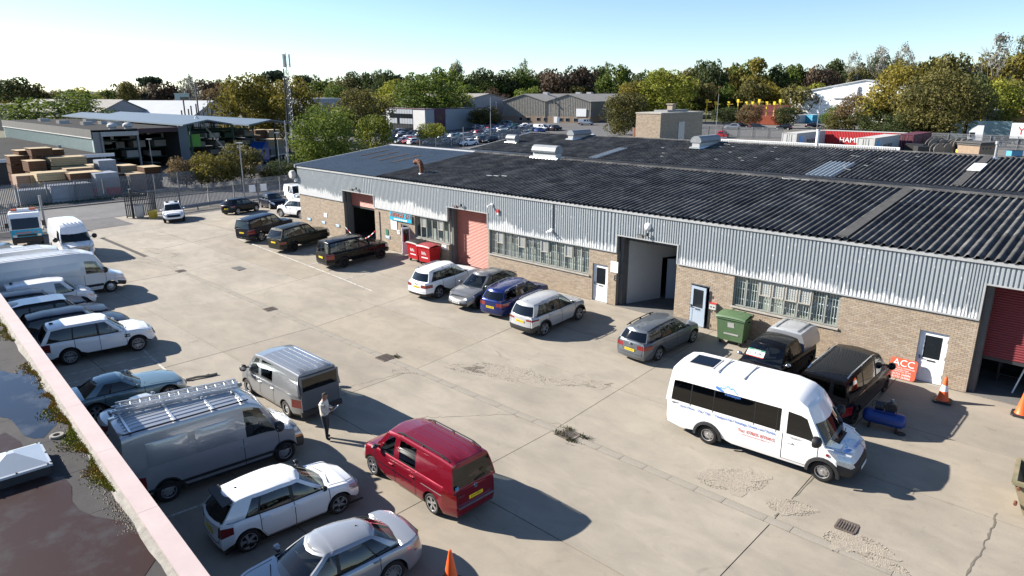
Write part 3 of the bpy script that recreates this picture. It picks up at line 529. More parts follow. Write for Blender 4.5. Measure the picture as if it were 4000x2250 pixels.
t=board('safety_notice','narrow green notice beside the cyan sign',*sgn(-43.22,-42.92,1.12,1.55),M['signgreen'])
t=board('number_plaque','white plaque with a 7 beside the narrow door',*sgn(-41.74,-41.46,1.37,1.68),M['white']); text('7',.22,t,(0,-.006,0),FR,M['ink'])
board('notice_board','blank white board above the number 8',*sgn(-21.89,-21.39,1.92,2.56),M['white']); t=thing('wall_number','large dark number 8 on the brick pier','number',(sx(-21.55),YF-.012,sz(1.585))); text('8',.46,t,(0,0,0),FR,M['steel_dark'])
board('notice_board','small white notice low on the pier by the bins',*sgn(-36.6,-36.1,1.0,1.4),M['white'],YF-.03)
t=thing('alarm_box','small white and red switch box beside the blue door','box',(sx(-15.41),YF-.01,sz(1.1))); b=MB(); b.box(-.17,.17,-.16,0,0,.27); b.build('case',M['white_dirty'],t); b=MB(); b.box(-.18,.18,-.17,0,.272,.31); b.build('lid',M['hazred'],t); b=MB(); b.cyl((-.07,-.17,.13),(-.07,-.155,.13),.035); b.cyl((.07,-.17,.13),(.07,-.155,.13),.035); b.build('socket',M['ink'],t)
def flood(x,z,lab):
    t=thing('floodlight',lab,'floodlight',(x,YF-.06,z),0,'floodlights on the cladding'); b=MB(); b.cyl((0,0,0),(0,-.32,-.02),.025,.025,6); b.build('arm',M['galv_dull'],t)
    b=MB(); q=Matrix.Translation((-.12,-.40,-.02))@Matrix.Rotation(.7,4,'X'); b.box(-.16,.16,-.03,.05,-.11,.11,0,q); b.build('lamp_head',M['trim'],t); b=MB(); b.box(-.14,.14,-.04,-.031,-.09,.09,0,q); b.build('lens',M['headlamp'],t); b=MB(); b.cyl((.12,-.12,-.02),(.12,-.12,.14),.05,.05,8); b.build('sensor',M['black'],t)
flood(sx(-46.8),sz(4.35),'floodlight above the half raised shutter at far left'); flood(sx(-34.4),sz(4.35),'floodlight above the closed salmon shutter'); flood(sx(-19.6),sz(4.38),'floodlight above the open doorway of unit 8')
def camera_(x,z,lab,n=2):
    t=thing('security_camera',lab,'camera',(x,YF-.055,z),0,'security cameras on the cladding'); b=MB(); b.box(-.07,.07,-.08,0,-.08,.08); b.build('bracket',M['white'],t)
    for i in range(n): b=MB(); a=-.14+.28*i; b.cyl((a*.3,-.05,0),(a,-.30,-.10),.05,.06,10); b.build('lens_housing',M['white'],t)
camera_(sx(-26.3),sz(3.75),'pair of white cameras hanging below the cable run'); camera_(sx(-31.4),sz(4.75),'white camera by the small red alarm to the right of the salmon shutter',1)
t=thing('alarm_sounder','small dark red sounder box on the cladding','alarm',(sx(-30.85),YF-.055,sz(4.4))); b=MB(); b.box(-.08,.08,-.08,0,-.1,.1); b.build('case',M['hazred'],t); b=MB(); b.box(-.06,.06,-.085,0,-.2,-.105); b.build('strobe',M['white'],t)
t=thing('downpipe','thin grey cable conduit dropping from the eaves to the cameras','conduit',(sx(-26.2),YF-.065,0)); b=MB(); b.box(-.02,.02,-.03,0,sz(3.85),ZE-.05); b.build('run',M['steel_dark'],t)
t=thing('wall_dome','round white dome fitting above the unit 8 doorway','dome',(sx(-19.55),YF-.055,sz(4.85))); b=MB(); b.lathe([(.0,-.14),(.12,-.11),(.19,-.04),(.2,0)],16,'y'); b.build('dome',M['white'],t,smooth=40)
t=thing('conduit','vertical cable conduit beside the narrow door bay','conduit',(sx(-43.97),YF-.03,0)); b=MB(); b.box(-.02,.02,-.02,.02,sz(.1),sz(2.85)); b.build('run',M['jamb'],t)
t=thing('satellite_dish','round white lamp drum on the far left corner of the unit','dish',(XL-.1,YF-.05,5.1)); b=MB(); b.lathe([(0,-.25),(.28,-.22),(.36,-.1),(.36,.1),(.3,.15),(0,.15)],18,'y',c=(-.35,-.15,.1)); b.build('drum',M['white_dirty'],t,smooth=40); b=MB(); b.box(-.2,.12,-.16,.05,-.45,-.2); b.build('box',M['white'],t)
t=thing('barrier_tape','red and white barrier tape sagging across the open left bay','tape',(0,0,0)); q=MB(); xa,xb_=D1[0]+.05,D1[1]-.05
for i in range(16):
    f=lambda k:(xa+(xb_-xa)*k/16,YF-.02,1.65-.75*4*(k/16)*(1-k/16)*(.9) if k<9 else 1.65-.75*4*(k/16)*(1-k/16)*.9+ (k-8)*.03)
    a,c=f(i),f(i+1); q.quad((a[0],a[1],a[2]-.04),(c[0],c[1],c[2]-.04),(c[0],c[1],c[2]+.04),(a[0],a[1],a[2]+.04),i%2)
q.build('tape',[M['white'],M['hazred']],t); q=MB(); q.box(xa+1.85,xa+2.15,YF-.05,YF-.03,.95,1.2); q.build('card',M['white'],t)
# ---------------------------------------------------------------- vehicles
def lerp_poly(P,x):
    if x<=P[0][0]: return P[0][1]
    for (a,b_),(c,d) in zip(P[:-1],P[1:]):
        if x<=c: return b_+(d-b_)*(x-a)/(c-a) if c>a else d
    return P[-1][1]
SIDE=[(0,.075),(.10,.035),(.30,.004),(.45,.0),(.60,.012),(.72,.008),(.86,.022),(.95,.045),(1,.085)]
FRONT=[(0,.13),(.10,.04),(.25,0),(.45,.01),(.62,.045),(.80,.12),(.93,.22),(1,.34)]
REAR=[(0,.10),(.12,.02),(.28,0),(.42,.03),(.60,.06),(.80,.07),(.95,.09),(1,.13)]
FLATR=[(0,.06),(.12,.0),(.28,0),(.32,.03),(.60,.03),(1,.03)]
VANF=[(0,.12),(.10,.03),(.25,0),(.42,.01),(.55,.06),(.75,.20),(.9,.38),(1,.52)]
class Car:
    def __init__(s,sp,lod=0):
        s.p=sp; s.lod=lod; s.F={}   # label -> (verts,faces)
    def add(s,lab,pts):
        v,f=s.F.setdefault(lab,([],[])); n=len(v); v+=pts; f.append(tuple(range(n,n+len(pts))))
    def zsh(s,x): return lerp_poly(s.p['sh'],x)
    def lower(s):
        p=s.p; L2=p['L']/2; hw=p['W']/2; cf,cr=p.get('cf',.75),p.get('cr',.45); nf,nr_=p.get('nf',2.6),p.get('nrr',3.2)
        fa=L2-p['fo']; ra=fa-p['wb']; r=p['r']; R_=r+p.get('gap',.065); sill=p['sill']
        s.fa,s.ra=fa,ra
        def Y(x):
            if x>L2-cf: return hw*max(0,1-((x-L2+cf)/cf)**nf)**(1/nf)
            if x<-L2+cr: return hw*max(0,1-((-L2+cr-x)/cr)**nr_)**(1/nr_)
            return hw
        def zl(x):
            z=sill
            for c in (fa,ra):
                d=R_*R_-(x-c)**2
                if d>0: z=max(z,r+math.sqrt(d))
            return z
        k=7 if not s.lod else 3; xs=set()
        for c in (fa,ra):
            e=math.sqrt(max(0,R_*R_-(sill-r)**2)); 
            for i in range(-k,k+1): xs.add(round(c+e*math.sin(PI/2*i/k),4))
        for a,b_ in p.get('doors',[]): xs|={round(a,4),round(b_,4)}
        xf=L2-cf+cf*(1-.82**nf)**(1/nf); xr=-L2+cr-cr*(1-.82**nr_)**(1/nr_)
        xs|={round(xf,4),round(xr,4)}; n=10 if not s.lod else 4
        for i in range(1,n): xs.add(round(xr+(xf-xr)*i/n,4))
        for (x,_) in p['sh'][1:-1]: xs.add(round(x,4))
        xs=sorted(x for x in xs if xr<=x<=xf); m=[xs[0]]
        for x in xs[1:]:
            if x-m[-1]>.02: m.append(x)
        xs=m; O=[]
        q=(0,.2,.42,.62,.74) if not s.lod else (0,.5)
        for y in q: O.append((-L2+cr-cr*(1-y**nr_)**(1/nr_),y*hw))
        for x in xs: O.append((x,Y(x)))
        for y in reversed(q): O.append((L2-cf+cf*(1-y**nf)**(1/nf),y*hw))
        N=len(O); nm=[]
        for i in range(N):
            a=O[max(i-1,0)]; b_=O[min(i+1,N-1)]; tx,ty=b_[0]-a[0],b_[1]-a[1]
            if i==0: tx,ty=0,1
            if i==N-1: tx,ty=0,-1
            l=math.hypot(tx,ty); nm.append((-ty/l,tx/l))
        # outward normal: rotate so it points away (half outline runs rear centre -> +y side -> front centre)
        hs=p.get('rows',[0,.10,.24,.38,.50,.62,.74,.86,.95,1]) if not s.lod else [0,.3,.6,.9,1]
        sp_,fp_,rp_=p.get('side',SIDE),p.get('front',FRONT),p.get('rear',REAR); G=[]
        for i,(x,y) in enumerate(O):
            nx,ny=nm[i]; zt=s.zsh(x); z0=zl(x) if y>.5*hw else sill; col=[]
            wx=nx*nx; ep=fp_ if x>0 else rp_
            for h in hs:
                zn=sill+(zt-sill)*h; z=max(zn,z0+(zt-z0)*h*.6) if z0>sill else zn
                if z<z0: z=z0
                hh=(z-sill)/(zt-sill); ins=lerp_poly(sp_,hh)*(1-wx)+lerp_poly(ep,hh)*wx
                col.append((x-nx*ins,max(0,y-ny*ins),z))
            if z0>sill:   # re-space rows between the arch lip and the shoulder
                col=[]
                for h in hs:
                    z=z0+(zt-z0)*h; hh=(z-sill)/(zt-sill); ins=lerp_poly(sp_,hh)*(1-wx)+lerp_poly(ep,hh)*wx; col.append((x-nx*ins,max(0,y-ny*ins),z))
            G.append(col)
        s.O,s.G,s.hs=O,G,hs
        for i in range(N-1):
            for j in range(len(hs)-1):
                a,b_,c,d=G[i][j],G[i+1][j],G[i+1][j+1],G[i][j+1]; cx=(O[i][0]+O[i+1][0])/2; cy=(O[i][1]+O[i+1][1])/2; h=(hs[j]+hs[j+1])/2; front=cx>0
                lab='body'
                if abs(nm[i][0])+abs(nm[i+1][0])>.55:
                    E=p['fr'] if front else p['re']
                    for nme,y0,y1,h0,h1 in E:
                        if y0<=cy/hw<=y1 and h0<=h<=h1: lab=nme; break
                else:
                    for di,(x0,x1) in enumerate(p.get('doors',[])):
                        if x0<cx<x1 and h>.09: lab='door%d'%di
                if lab=='body' and h<p.get('lowtrim',0): lab='lower_trim'
                for sg in (1,-1):
                    q=[(v[0],v[1]*sg,v[2]) for v in (a,b_,c,d)]
                    l2=lab if lab in ('body','grille','bumper','lower_trim','front_panel','rear_panel') else lab+('L' if sg>0 else 'R')
                    s.add(l2,q if sg<0 else q[::-1])
            # arch liner
            z0=G[i][0]; z1=G[i+1][0]
            if max(zl(O[i][0]),zl(O[i+1][0]))>sill+.002 and O[i][1]>.5*hw:
                for sg in (1,-1): s.add('wheel_well',[(z0[0],z0[1]*sg,z0[2]),(z1[0],z1[1]*sg,z1[2]),(z1[0],(z1[1]-.32)*sg,z1[2]),(z0[0],(z0[1]-.32)*sg,z0[2])])
        # deck (bonnet, boot, and the tub under the cabin)
        S=(1,.90,.65,.33,0) if not s.lod else (1,.5,0); cr_=p.get('crown',.045); T=[c[-1] for c in G]; cx0,cx1=p['cabx']
        for i in range(N-1):
            for sg in (1,-1):
                for a,b_ in zip(S[:-1],S[1:]):
                    q=[]
                    for k_,u in ((i,a),(i+1,a),(i+1,b_),(i,b_)):
                        t=T[k_]; inn=cx0+.10<t[0]<cx1-.12; wv=min(1,t[1]/(.5*hw)); q.append((t[0],t[1]*u*sg,t[2]+(cr_*wv*(1-abs(u)**2.4) if not inn else -.10*(1-u**6))))
                    xm=(T[i][0]+T[i+1][0])/2; lab='bonnet' if xm>cx1-.12 else ('interior' if xm>cx0+.10 else 'boot')
                    if lab=='bonnet' and p.get('nobonnet'): lab='body'
                    if lab!='interior' and (T[i][1]<.05 and T[i+1][1]<.05): continue
                    s.add(lab,q if sg>0 else q[::-1])
        # floor pan
        for i in range(N-1):
            a,b_=O[i],O[i+1]; s.add('floor_pan',[(a[0]*.97,a[1]*.62,sill+.03),(b_[0]*.97,b_[1]*.62,sill+.03),(b_[0]*.97,-b_[1]*.62,sill+.03),(a[0]*.97,-a[1]*.62,sill+.03)])
    def cabin(s,c):
        sd=c['sides']; yb,yt=c['yb'],c['yt']; roof=c['roof']; bf,br=c.get('bf',.22),c.get('br',.08); bul=c.get('bulge',.03); pts=[]
        rows=[0,.05,.13,.38,.64,.86,.94,1] if not s.lod else [0,.12,.88,1]; drop=c.get('drop',.05); zb=c.get('zb')
        wg0,wg1=c.get('wsr',(.05,.94)); sg0,sg1=c.get('swr',(.13,.86)); rg0,rg1=c.get('rwr',(.13,.86))
        q=(0,.45,.80,.94) if not s.lod else (0,.85); fy=c.get('fy',1.0)
        rf=c.get('rf',1.0)
        for y in q: pts.append((sd[0][0]-br*(1-y*y),y*yb*rf,sd[0][1]-br*(1-y*y),y*yt*rf,'R',-1))
        for i,(xb,xt,kd) in enumerate(sd):
            m=1 if (s.lod or i==len(sd)-1) else 3
            for k in range(m):
                if i==len(sd)-1: pts.append((xb,yb*c.get('ff',1),xt,yt*c.get('ff',1),'F',-1)); break
                nb_,nt_=sd[i+1][0],sd[i+1][1]; f=k/m; f1=c.get('ff',1); t=lambda u:(1-(1-f1)*sm(sd[-1][0]-1.0,sd[-1][0],u))*(1-(1-rf)*(1-sm(sd[0][0],sd[0][0]+1.3,u)))
                pts.append((xb+(nb_-xb)*f,yb*t(xb+(nb_-xb)*f),xt+(nt_-xt)*f,yt*t(xb+(nb_-xb)*f),kd,i))
        for y in reversed(q): pts.append((sd[-1][0]+bf*(1-y*y),y*yb*c.get('ff',1),sd[-1][1]+bf*.7*(1-y*y),y*yt*c.get('ff',1),'F',-1))
        G=[]
        for (xb,y0,xt,y1,_,_) in pts:
            z0=(zb if zb is not None else s.zsh(xb)-drop); z1=lerp_poly(roof,xt); col=[]
            for t in rows:
                bb=bul*4*t*(1-t); bb+= -.025*max(0,(t-.93)/.07)
                col.append((xb+(xt-xb)*t,(y0+(y1-y0)*t+bb*min(1,y0/yb*1.0)),z0+(z1-z0)*t))
            G.append(col)
        for i in range(len(pts)-1):
            kd=pts[i][4]; idx=pts[i][5]; ym=(pts[i][1]+pts[i+1][1])/2/yb
            for j in range(len(rows)-1):
                tm=(rows[j]+rows[j+1])/2; lab='body' if not c.get('lab') else c['lab']
                if kd=='R' and i<len(q) and pts[i+1][1]<=.945*yb*rf+.001 and rg0<tm<rg1 and c.get('rw',True): lab='rear_window'
                elif kd=='F' and pts[i][1]<=.945*yb*c.get('ff',1)+.001 and wg0<tm<wg1 and c.get('ws',True): lab='windscreen'
                elif kd=='g' and sg0<tm<sg1: lab='side_window%d'%idx
                elif kd=='d' and sg0<tm<sg1: lab='dark_window%d'%idx
                elif kd=='b' and tm<sg1: lab='pillar%d'%idx
                elif kd in 'gd' and not s.lod and rows[j]>=.05 and tm<sg0: lab='belt_moulding'
                for sg in (1,-1):
                    w=[(v[0],v[1]*sg,v[2]) for v in (G[i][j],G[i+1][j],G[i+1][j+1],G[i][j+1])]; l2=lab+('L' if sg>0 else 'R') if ('side_w' in lab or 'dark_w' in lab or 'pillar' in lab or 'belt' in lab) else lab
                    s.add(l2,w[::-1] if sg>0 else w)
        S=(1,.94,.75,.4,0) if not s.lod else (1,.6,0); cr_=c.get('crown',.055); T=[g_[-1] for g_ in G]; lab=c.get('rlab','roof')
        for i in range(len(T)-1):
            for sg in (1,-1):
                for a,b_ in zip(S[:-1],S[1:]):
                    w=[(T[k][0],T[k][1]*u*sg,T[k][2]+cr_*(1-abs(u)**2.6)*min(1,T[k][1]/(.5*yt))) for k,u in ((i,a),(i+1,a),(i+1,b_),(i,b_))]; s.add(lab,w if sg>0 else w[::-1])
        s.roofG=T
PARTMAT={'windscreen':'glass','rear_window':'glass_dark','side_window':'glass','dark_window':'glass_dark','pillar':'black','belt_moulding':'black','wheel_well':'black','interior':'interior','floor_pan':'black','headlight':'headlamp','tail_light':'taillamp','grille':'black','bumper':'trim','lower_trim':'trim','fog_light':'headlamp','indicator':'amber'}
WMESH={}
def wheelmesh(r,style):
    k=(round(r,3),style)
    if k in WMESH: return WMESH[k]
    w=.11; rr=r*(.70 if style!='steel' else .62); t=MB(); t.lathe([(rr*.98,-w*.85),(r*.86,-w),(r*.97,-w*.8),(r,-w*.4),(r,w*.4),(r*.97,w*.8),(r*.86,w),(rr,w*.9),(rr*.97,w*.55)],28,'y'); tm=t.mesh('tyre',M['tyre'],smooth=40)
    b=MB(); base=M['rim'] if style in ('alloy','multi','steel','white') else (M['rim_dark'] if style=='dark' else M['rim_black']); 
    b.lathe([(rr,w*.80),(rr*.95,w*.86),(rr*.88,w*.70),(rr*.86,0),(0,-.01)],24,'y',1); b.lathe([(rr*1.0,w*.78),(rr*1.02,w*.90),(rr*.93,w*.90),(rr*.90,w*.72)],24,'y',0)
    if style=='steel':
        b.lathe([(rr*.9,w*.35),(rr*.62,w*.55),(rr*.5,w*.62),(rr*.22,w*.62),(rr*.2,w*.8),(0,w*.82)],20,'y',0)
        for i in range(8): a=2*PI*i/8; b.cyl((rr*.74*math.cos(a),w*.40,rr*.74*math.sin(a)),(rr*.74*math.cos(a),w*.53,rr*.74*math.sin(a)),rr*.09,rr*.09,6,1)
    else:
        n={'alloy':5,'multi':9,'dark':5,'black':6,'white':8}[style]
        for i in range(n):
            a=2*PI*i/n
            for da in ((-.15,.15) if style in ('alloy','dark','multi') else (0,)):
                c,s_=math.cos(a+da),math.sin(a+da); hw=rr*(.055 if n>6 else .085); p=[]
                for rad,ww,yy in ((rr*.16,hw*1.1,w*.72),(rr*.94,hw*.9,w*.84)): p+=[(rad*c-ww*s_,yy,rad*s_+ww*c),(rad*c+ww*s_,yy,rad*s_-ww*c)]
                m=0
                b.quad(p[0],p[1],p[3],p[2],m); d=.06
                for u,v in ((0,2),(1,3)): b.quad(p[u],p[v],(p[v][0],p[v][1]-d,p[v][2]),(p[u][0],p[u][1]-d,p[u][2]),m)
        b.cyl((0,w*.3,0),(0,w*.80,0),rr*.2,rr*.15,12,0)
    rm=b.mesh('rim',[base if style!='dark' else M['rim'],M['rim_black']] if style!='black' else [M['rim_dark'],M['rim_black']]); WMESH[k]=(tm,rm); return WMESH[k]
def vehicle(name,label,cat,sp,x,y,head,pm,glass=None,style='alloy',plate=None,group=None,mirror=None,steer=0,z=None,handles=True,seats=True):
    z=zter(x,y) if z is None else z; t=thing(name,label,cat,(x,y,z),0,group); a=R(head)
    e=.5; nx_=-(zter(x+e,y)-zter(x-e,y))/(2*e); ny_=-(zter(x,y+e)-zter(x,y-e))/(2*e); up=Vector((nx_,ny_,1)).normalized(); f=Vector((math.cos(a),math.sin(a),0)); f=(f-up*f.dot(up)).normalized(); l=up.cross(f)
    t.rotation_euler=Matrix(((f.x,l.x,up.x),(f.y,l.y,up.y),(f.z,l.z,up.z))).to_euler()
    c=Car(sp); c.lower()
    for cb in sp['cabs']: c.cabin(cb)
    P=M[pm]; over=dict(sp.get('mats',{}))
    if glass: over['side_window']=glass
    objs={}
    for lab,(v,fc) in c.F.items():
        nm=lab.rstrip('LR') if lab[-1] in 'LR' and lab[:-1].rstrip('0123456789') in ('door','side_window','dark_window','pillar','belt_moulding','headlight','tail_light','fog_light','indicator') else lab; nm=nm.rstrip('0123456789')
        mt=M[over[nm]] if nm in over else (M[PARTMAT[nm]] if nm in PARTMAT else P)
        b=MB(); b.v=v; b.f=fc; b.m=[0]*len(fc); o=b.build({'dark_window':'side_window','rear_panel':'rear_panel'}.get(nm,nm),mt,t,smooth=38); objs[lab]=o
        if nm in ('windscreen','rear_window','side_window','dark_window'):
            me=o.data; co_=np.empty(len(me.vertices)*3,'f'); me.vertices.foreach_get('co',co_); nn=np.array([tuple(q.normal) for q in me.vertices],'f').ravel(); sg=1.0
            me.vertices.foreach_set('co',co_-nn*.006*np.sign((nn.reshape(-1,3)*(co_.reshape(-1,3)-np.array([0,0,.6],'f'))).sum(1).mean()))
    # door seams and handles
    for di,(x0,x1) in enumerate(sp.get('doors',[])):
        for sg,sd in ((1,'L'),(-1,'R')):
            dr=objs.get('door%d%s'%(di,sd)); 
            if dr is None: continue
            b=MB()
            for X in (x0,x1):
                i=min(range(len(c.O)),key=lambda k:abs(c.O[k][0]-X)); col=[q for q,h in zip(c.G[i],c.hs) if h>=.09]
                b.grid([[(q[0]-.010,(q[1]+.0035)*sg,q[2]) for q in col],[(q[0]+.010,(q[1]+.0035)*sg,q[2]) for q in col]])
            I=[k for k in range(len(c.O)) if x0-.01<=c.O[k][0]<=x1+.01]; b.grid([[(c.G[k][1][0],(c.G[k][1][1]+.003)*sg,c.G[k][1][2]+dz) for k in I] for dz in (-.006,.006)]); b.build('seam',M['black'],dr)
            if handles:
                i=min(range(len(c.O)),key=lambda k:abs(c.O[k][0]-(x0+.16))); j=min(range(len(c.hs)),key=lambda k:abs(c.hs[k]-sp.get('hh',.80))); q=c.G[i][j]; b=MB(); b.box(q[0]-.10,q[0]+.10,q[1]*sg-.01,q[1]*sg+.035*sg,q[2]-.018,q[2]+.018) if sg>0 else b.box(q[0]-.10,q[0]+.10,q[1]*sg-.035,q[1]*sg+.01,q[2]-.018,q[2]+.018); b.build('handle',M[sp.get('handle',pm)],dr)
    # bonnet and tailgate seams
    p_=sp; hw=p_['W']/2; L2=p_['L']/2; cf,cr_,nf,nr2=p_.get('cf',.75),p_.get('cr',.45),p_.get('nf',2.6),p_.get('nrr',3.2); b=MB()
    for sg in (1,-1):
        row0=[];row1=[]
        for i,(x,y) in enumerate(c.O):
            tpt=c.G[i][-1]
            if tpt[0]>p_['cabx'][1]-.02 and tpt[1]>.45*hw: u=.86; zz=tpt[2]+p_.get('crown',.045)*(1-u**2.4)+.004; row0.append((tpt[0],sg*(tpt[1]*u-.008),zz)); row1.append((tpt[0],sg*(tpt[1]*u+.008),zz))
        if len(row0)>1: b.grid([row0,row1])
    if b.f and 'bonnet' in objs: b.build('seam',M['black'],objs['bonnet'])
    b=MB(); rp_=p_.get('rear',REAR)
    for sg in (1,-1):
        rows_=[]
        for yy in (.70*hw-.008,.70*hw+.008):
            xo=-L2+cr_-cr_*(1-(yy/hw)**nr2)**(1/nr2); rows_.append([(xo+lerp_poly(rp_,h)-.004,sg*yy,p_['sill']+(c.zsh(-L2)-p_['sill'])*h) for h in (.34,.45,.6,.75,.9)])
        b.grid(rows_)
    rows_=[]
    for dz in (-.008,.008):
        h=.34+dz/(c.zsh(-L2)-p_['sill']); rows_.append([(-L2+cr_-cr_*(1-(abs(yy)/hw)**nr2)**(1/nr2)+lerp_poly(rp_,h)-.004,yy,p_['sill']+(c.zsh(-L2)-p_['sill'])*h) for yy in [hw*.70*k/5 for k in range(-5,6)]])
    b.grid(rows_); b.build('tailgate_seam',M['black'],t)
    # wheels
    tm,rm=wheelmesh(sp['r'],style)
    for ax in (c.fa,c.ra):
        for sg in (1,-1):
            w=ob('wheel',None,t,(ax,sg*(sp['W']/2-.135),sp['r'])); w.rotation_euler=(0,0,(0 if sg>0 else PI)+(steer if ax==c.fa else 0)); ob('tyre',tm,w); ob('rim',rm,w)
            if sp.get('archtrim'):
                b=MB(); R_=sp['r']+sp.get('gap',.065); n=12; rows=[]
                for i in range(n+1):
                    q=-.25+(PI+.5)*i/n; row=[]
                    for rad,yo in ((R_-.005,-.02),(R_-.005,.022),(R_+.06,.018),(R_+.065,-.03)):
                        X=ax+rad*math.cos(q); row.append((X,sg*(sp['W']/2+yo-.005-max(0,(abs(X)-(sp['L']/2-sp.get('cf',.75)*.8)))*.12),max(sp['sill']*.8,sp['r']+rad*math.sin(q))))
                    rows.append(row)
                b.grid(rows); b.build('arch_trim',M['trim'],t)
    # mirrors
    cb=sp['cabs'][0]; xm=sp.get('mx',cb['sides'][-1][0]-.22); zm=c.zsh(xm)+.10+sp.get('mz',0); ms=sp.get('ms',1.0)
    for sg in (1,-1):
        y0=cb['yb']*.98; b=MB(); b.box(xm-.03,xm+.05,min(y0*sg,(y0+.12)*sg),max(y0*sg,(y0+.12)*sg),zm-.02,zm+.02); m_=b.build('mirror_arm',M['trim'],t)
        b=MB(); rows=[]
        for k,(dx,s_) in enumerate(((-.055,.0),(-.05,.92),(0,1.0),(.05,.85),(.085,.45),(.09,0))): rows.append([(xm+dx*ms,sg*(y0+.17*ms+.11*ms*s_*math.cos(q)*1.0),zm+.02+.075*ms*(1.0 if ms<1.3 else 1.5)*s_*math.sin(q)) for q in [PI/4+i*PI/4 for i in range(8)]])
        b.grid(rows,close=True); b.build('mirror',M[mirror or pm],t,smooth=50); b=MB(); b.box(xm-.058*ms,xm-.051*ms,sg*(y0+.17*ms)-.08*ms,sg*(y0+.17*ms)+.08*ms,zm-.035*ms,zm+.075*ms); b.build('mirror_glass',M['chrome'],t)
    # seats behind the glass
    if seats:
        b0=cb['sides'][-1][0]; 
        for xx in sp.get('seatx',(b0-1.15,b0-2.0)):
            for yy in (-.36,.36):
                b=MB(); zz=c.zsh(xx)-.12; q=Matrix.Translation((xx,yy,zz))@Matrix.Rotation(-.22,4,'Y'); b.box(-.07,.07,-.22,.22,-.2,.22,0,q); b.box(-.05,.05,-.12,.12,.24,.42,0,q); b.build('seat',M['seat'],t)
        b=MB(); b.box(b0-.35,b0-.02,-cb['yb']*.85,cb['yb']*.85,c.zsh(b0)-.12,c.zsh(b0)-.045); b.build('dashboard',M['seat'],t); b=MB(); b.lathe([(.17,-.012),(.185,0),(.17,.012),(.155,0),(.17,-.012)],14,'x',c=(b0-.5,-.36,c.zsh(b0)+.02)); b.build('steering_wheel',M['black'],t)
    # plates
    for fr,key in ((1,'pf'),(-1,'pr')):
        zz=sp.get(key,.45 if fr>0 else .75)
        if zz is None: continue
        prof=sp.get('front',FRONT) if fr>0 else sp.get('rear',REAR); L2=sp['L']/2; hh=(zz-sp['sill'])/(c.zsh(fr*L2)-sp['sill']); X=fr*(L2-lerp_poly(prof,hh)+.012); b=MB(); b.box(min(X,X+.012*fr),max(X,X+.012*fr),-.26,.26,zz-.055,zz+.055); po=b.build('number_plate',M['plate_w'] if fr>0 else M['plate_y'],t)
        if plate: text(plate,.095,po,(X+.014*fr,0,zz),(PI/2,0,PI/2*fr),M['ink'],'plate_lettering',.001,sx=1.05)
    # wipers
    if cb.get('ws',True):
        b=MB(); xb,xt,_=cb['sides'][-1]; bf=cb.get('bf',.22)
        for y0,y1 in ((-.55,-.02),(.12,.62)):
            p=[]
            for yy,tt in ((y0,.10),(y1,.05)): k=1-(yy/cb['yb'])**2; zz=c.zsh(xb)-.05; zr=lerp_poly(cb['roof'],xt); p.append((xb+bf*k+(xt-xb-bf*.3*k)*tt+.03,yy,zz+(zr-zz)*tt+.03))
            b.tube(p,.012,5)
        b.build('wiper',M['black'],t)
    t['_sp']=0; del t['_sp']
    return t,c
# -------- body types (x forward, origin mid length on the ground)
def S_hatch(**k):
    d=dict(L=4.26,W=1.79,wb=2.63,fo=.87,r=.325,sill=.20,sh=[(-2.13,.98),(-1.5,.985),(-.2,.945),(.85,.955),(1.5,.885),(2.13,.70)],cabx=(-2.02,1.02),doors=[(-1.02,-.06),(-.06,.98)],
      cabs=[dict(sides=[(-1.98,-1.55,'x'),(-1.40,-1.06,'g'),(-1.08,-.88,'b'),(-1.03,-.84,'g'),(-.12,-.12,'b'),(-.02,-.03,'g'),(.84,.04,'x'),(1.0,.17,'x')],yb=.80,yt=.60,roof=[(-1.7,1.40),(-1.1,1.455),(-.3,1.475),(.3,1.43)],bf=.26,br=.14,rf=.90,ff=.95,crown=.075)],
      fr=[('headlight',.62,.99,.56,.88),('grille',0,.62,.60,.76),('grille',0,.70,.10,.36)],re=[('tail_light',.55,1.2,.62,.86)],pf=.42,pr=.62); d.update(k); return d
def S_estate(**k):
    d=S_hatch(L=4.62,wb=2.69,fo=.90,sh=[(-2.31,.98),(-1.6,.985),(-.2,.945),(1.0,.95),(1.65,.87),(2.31,.70)],cabx=(-2.12,1.15),doors=[(-.90,.05),(.05,1.08)],
      cabs=[dict(sides=[(-2.06,-1.72,'x'),(-1.90,-1.58,'g'),(-1.02,-.92,'b'),(-.97,-.88,'g'),(.0,.02,'b'),(.10,.10,'g'),(.94,.24,'x'),(1.08,.36,'x')],yb=.80,yt=.60,roof=[(-1.9,1.40),(-1.0,1.455),(-.1,1.47),(.4,1.44)],bf=.24,br=.14,rf=.91,ff=.95,crown=.075)]); d.update(k); return d
def S_suv(**k):
    d=dict(L=4.5,W=1.86,wb=2.68,fo=.90,r=.36,sill=.27,sh=[(-2.25,1.06),(-1.5,1.08),(-.1,1.03),(.95,1.05),(1.6,1.0),(2.25,.84)],cabx=(-2.05,1.1),doors=[(-1.0,-.05),(-.05,.98)],lowtrim=.14,archtrim=True,
      cabs=[dict(sides=[(-2.0,-1.72,'x'),(-1.78,-1.40,'g'),(-1.10,-.98,'b'),(-1.05,-.93,'g'),(-.12,-.10,'b'),(-.02,-.02,'g'),(.86,.14,'x'),(1.02,.28,'x')],yb=.83,yt=.63,roof=[(-1.9,1.58),(-1.2,1.63),(-.2,1.65),(.35,1.60)],bf=.24,br=.15,rf=.90,ff=.95,crown=.08)],
      fr=[('headlight',.58,.99,.60,.88),('grille',0,.58,.48,.80),('bumper',0,1.2,0,.22)],re=[('tail_light',.52,1.2,.62,.84),('bumper',0,1.2,0,.24)],pf=.50,pr=.80); d.update(k); return d
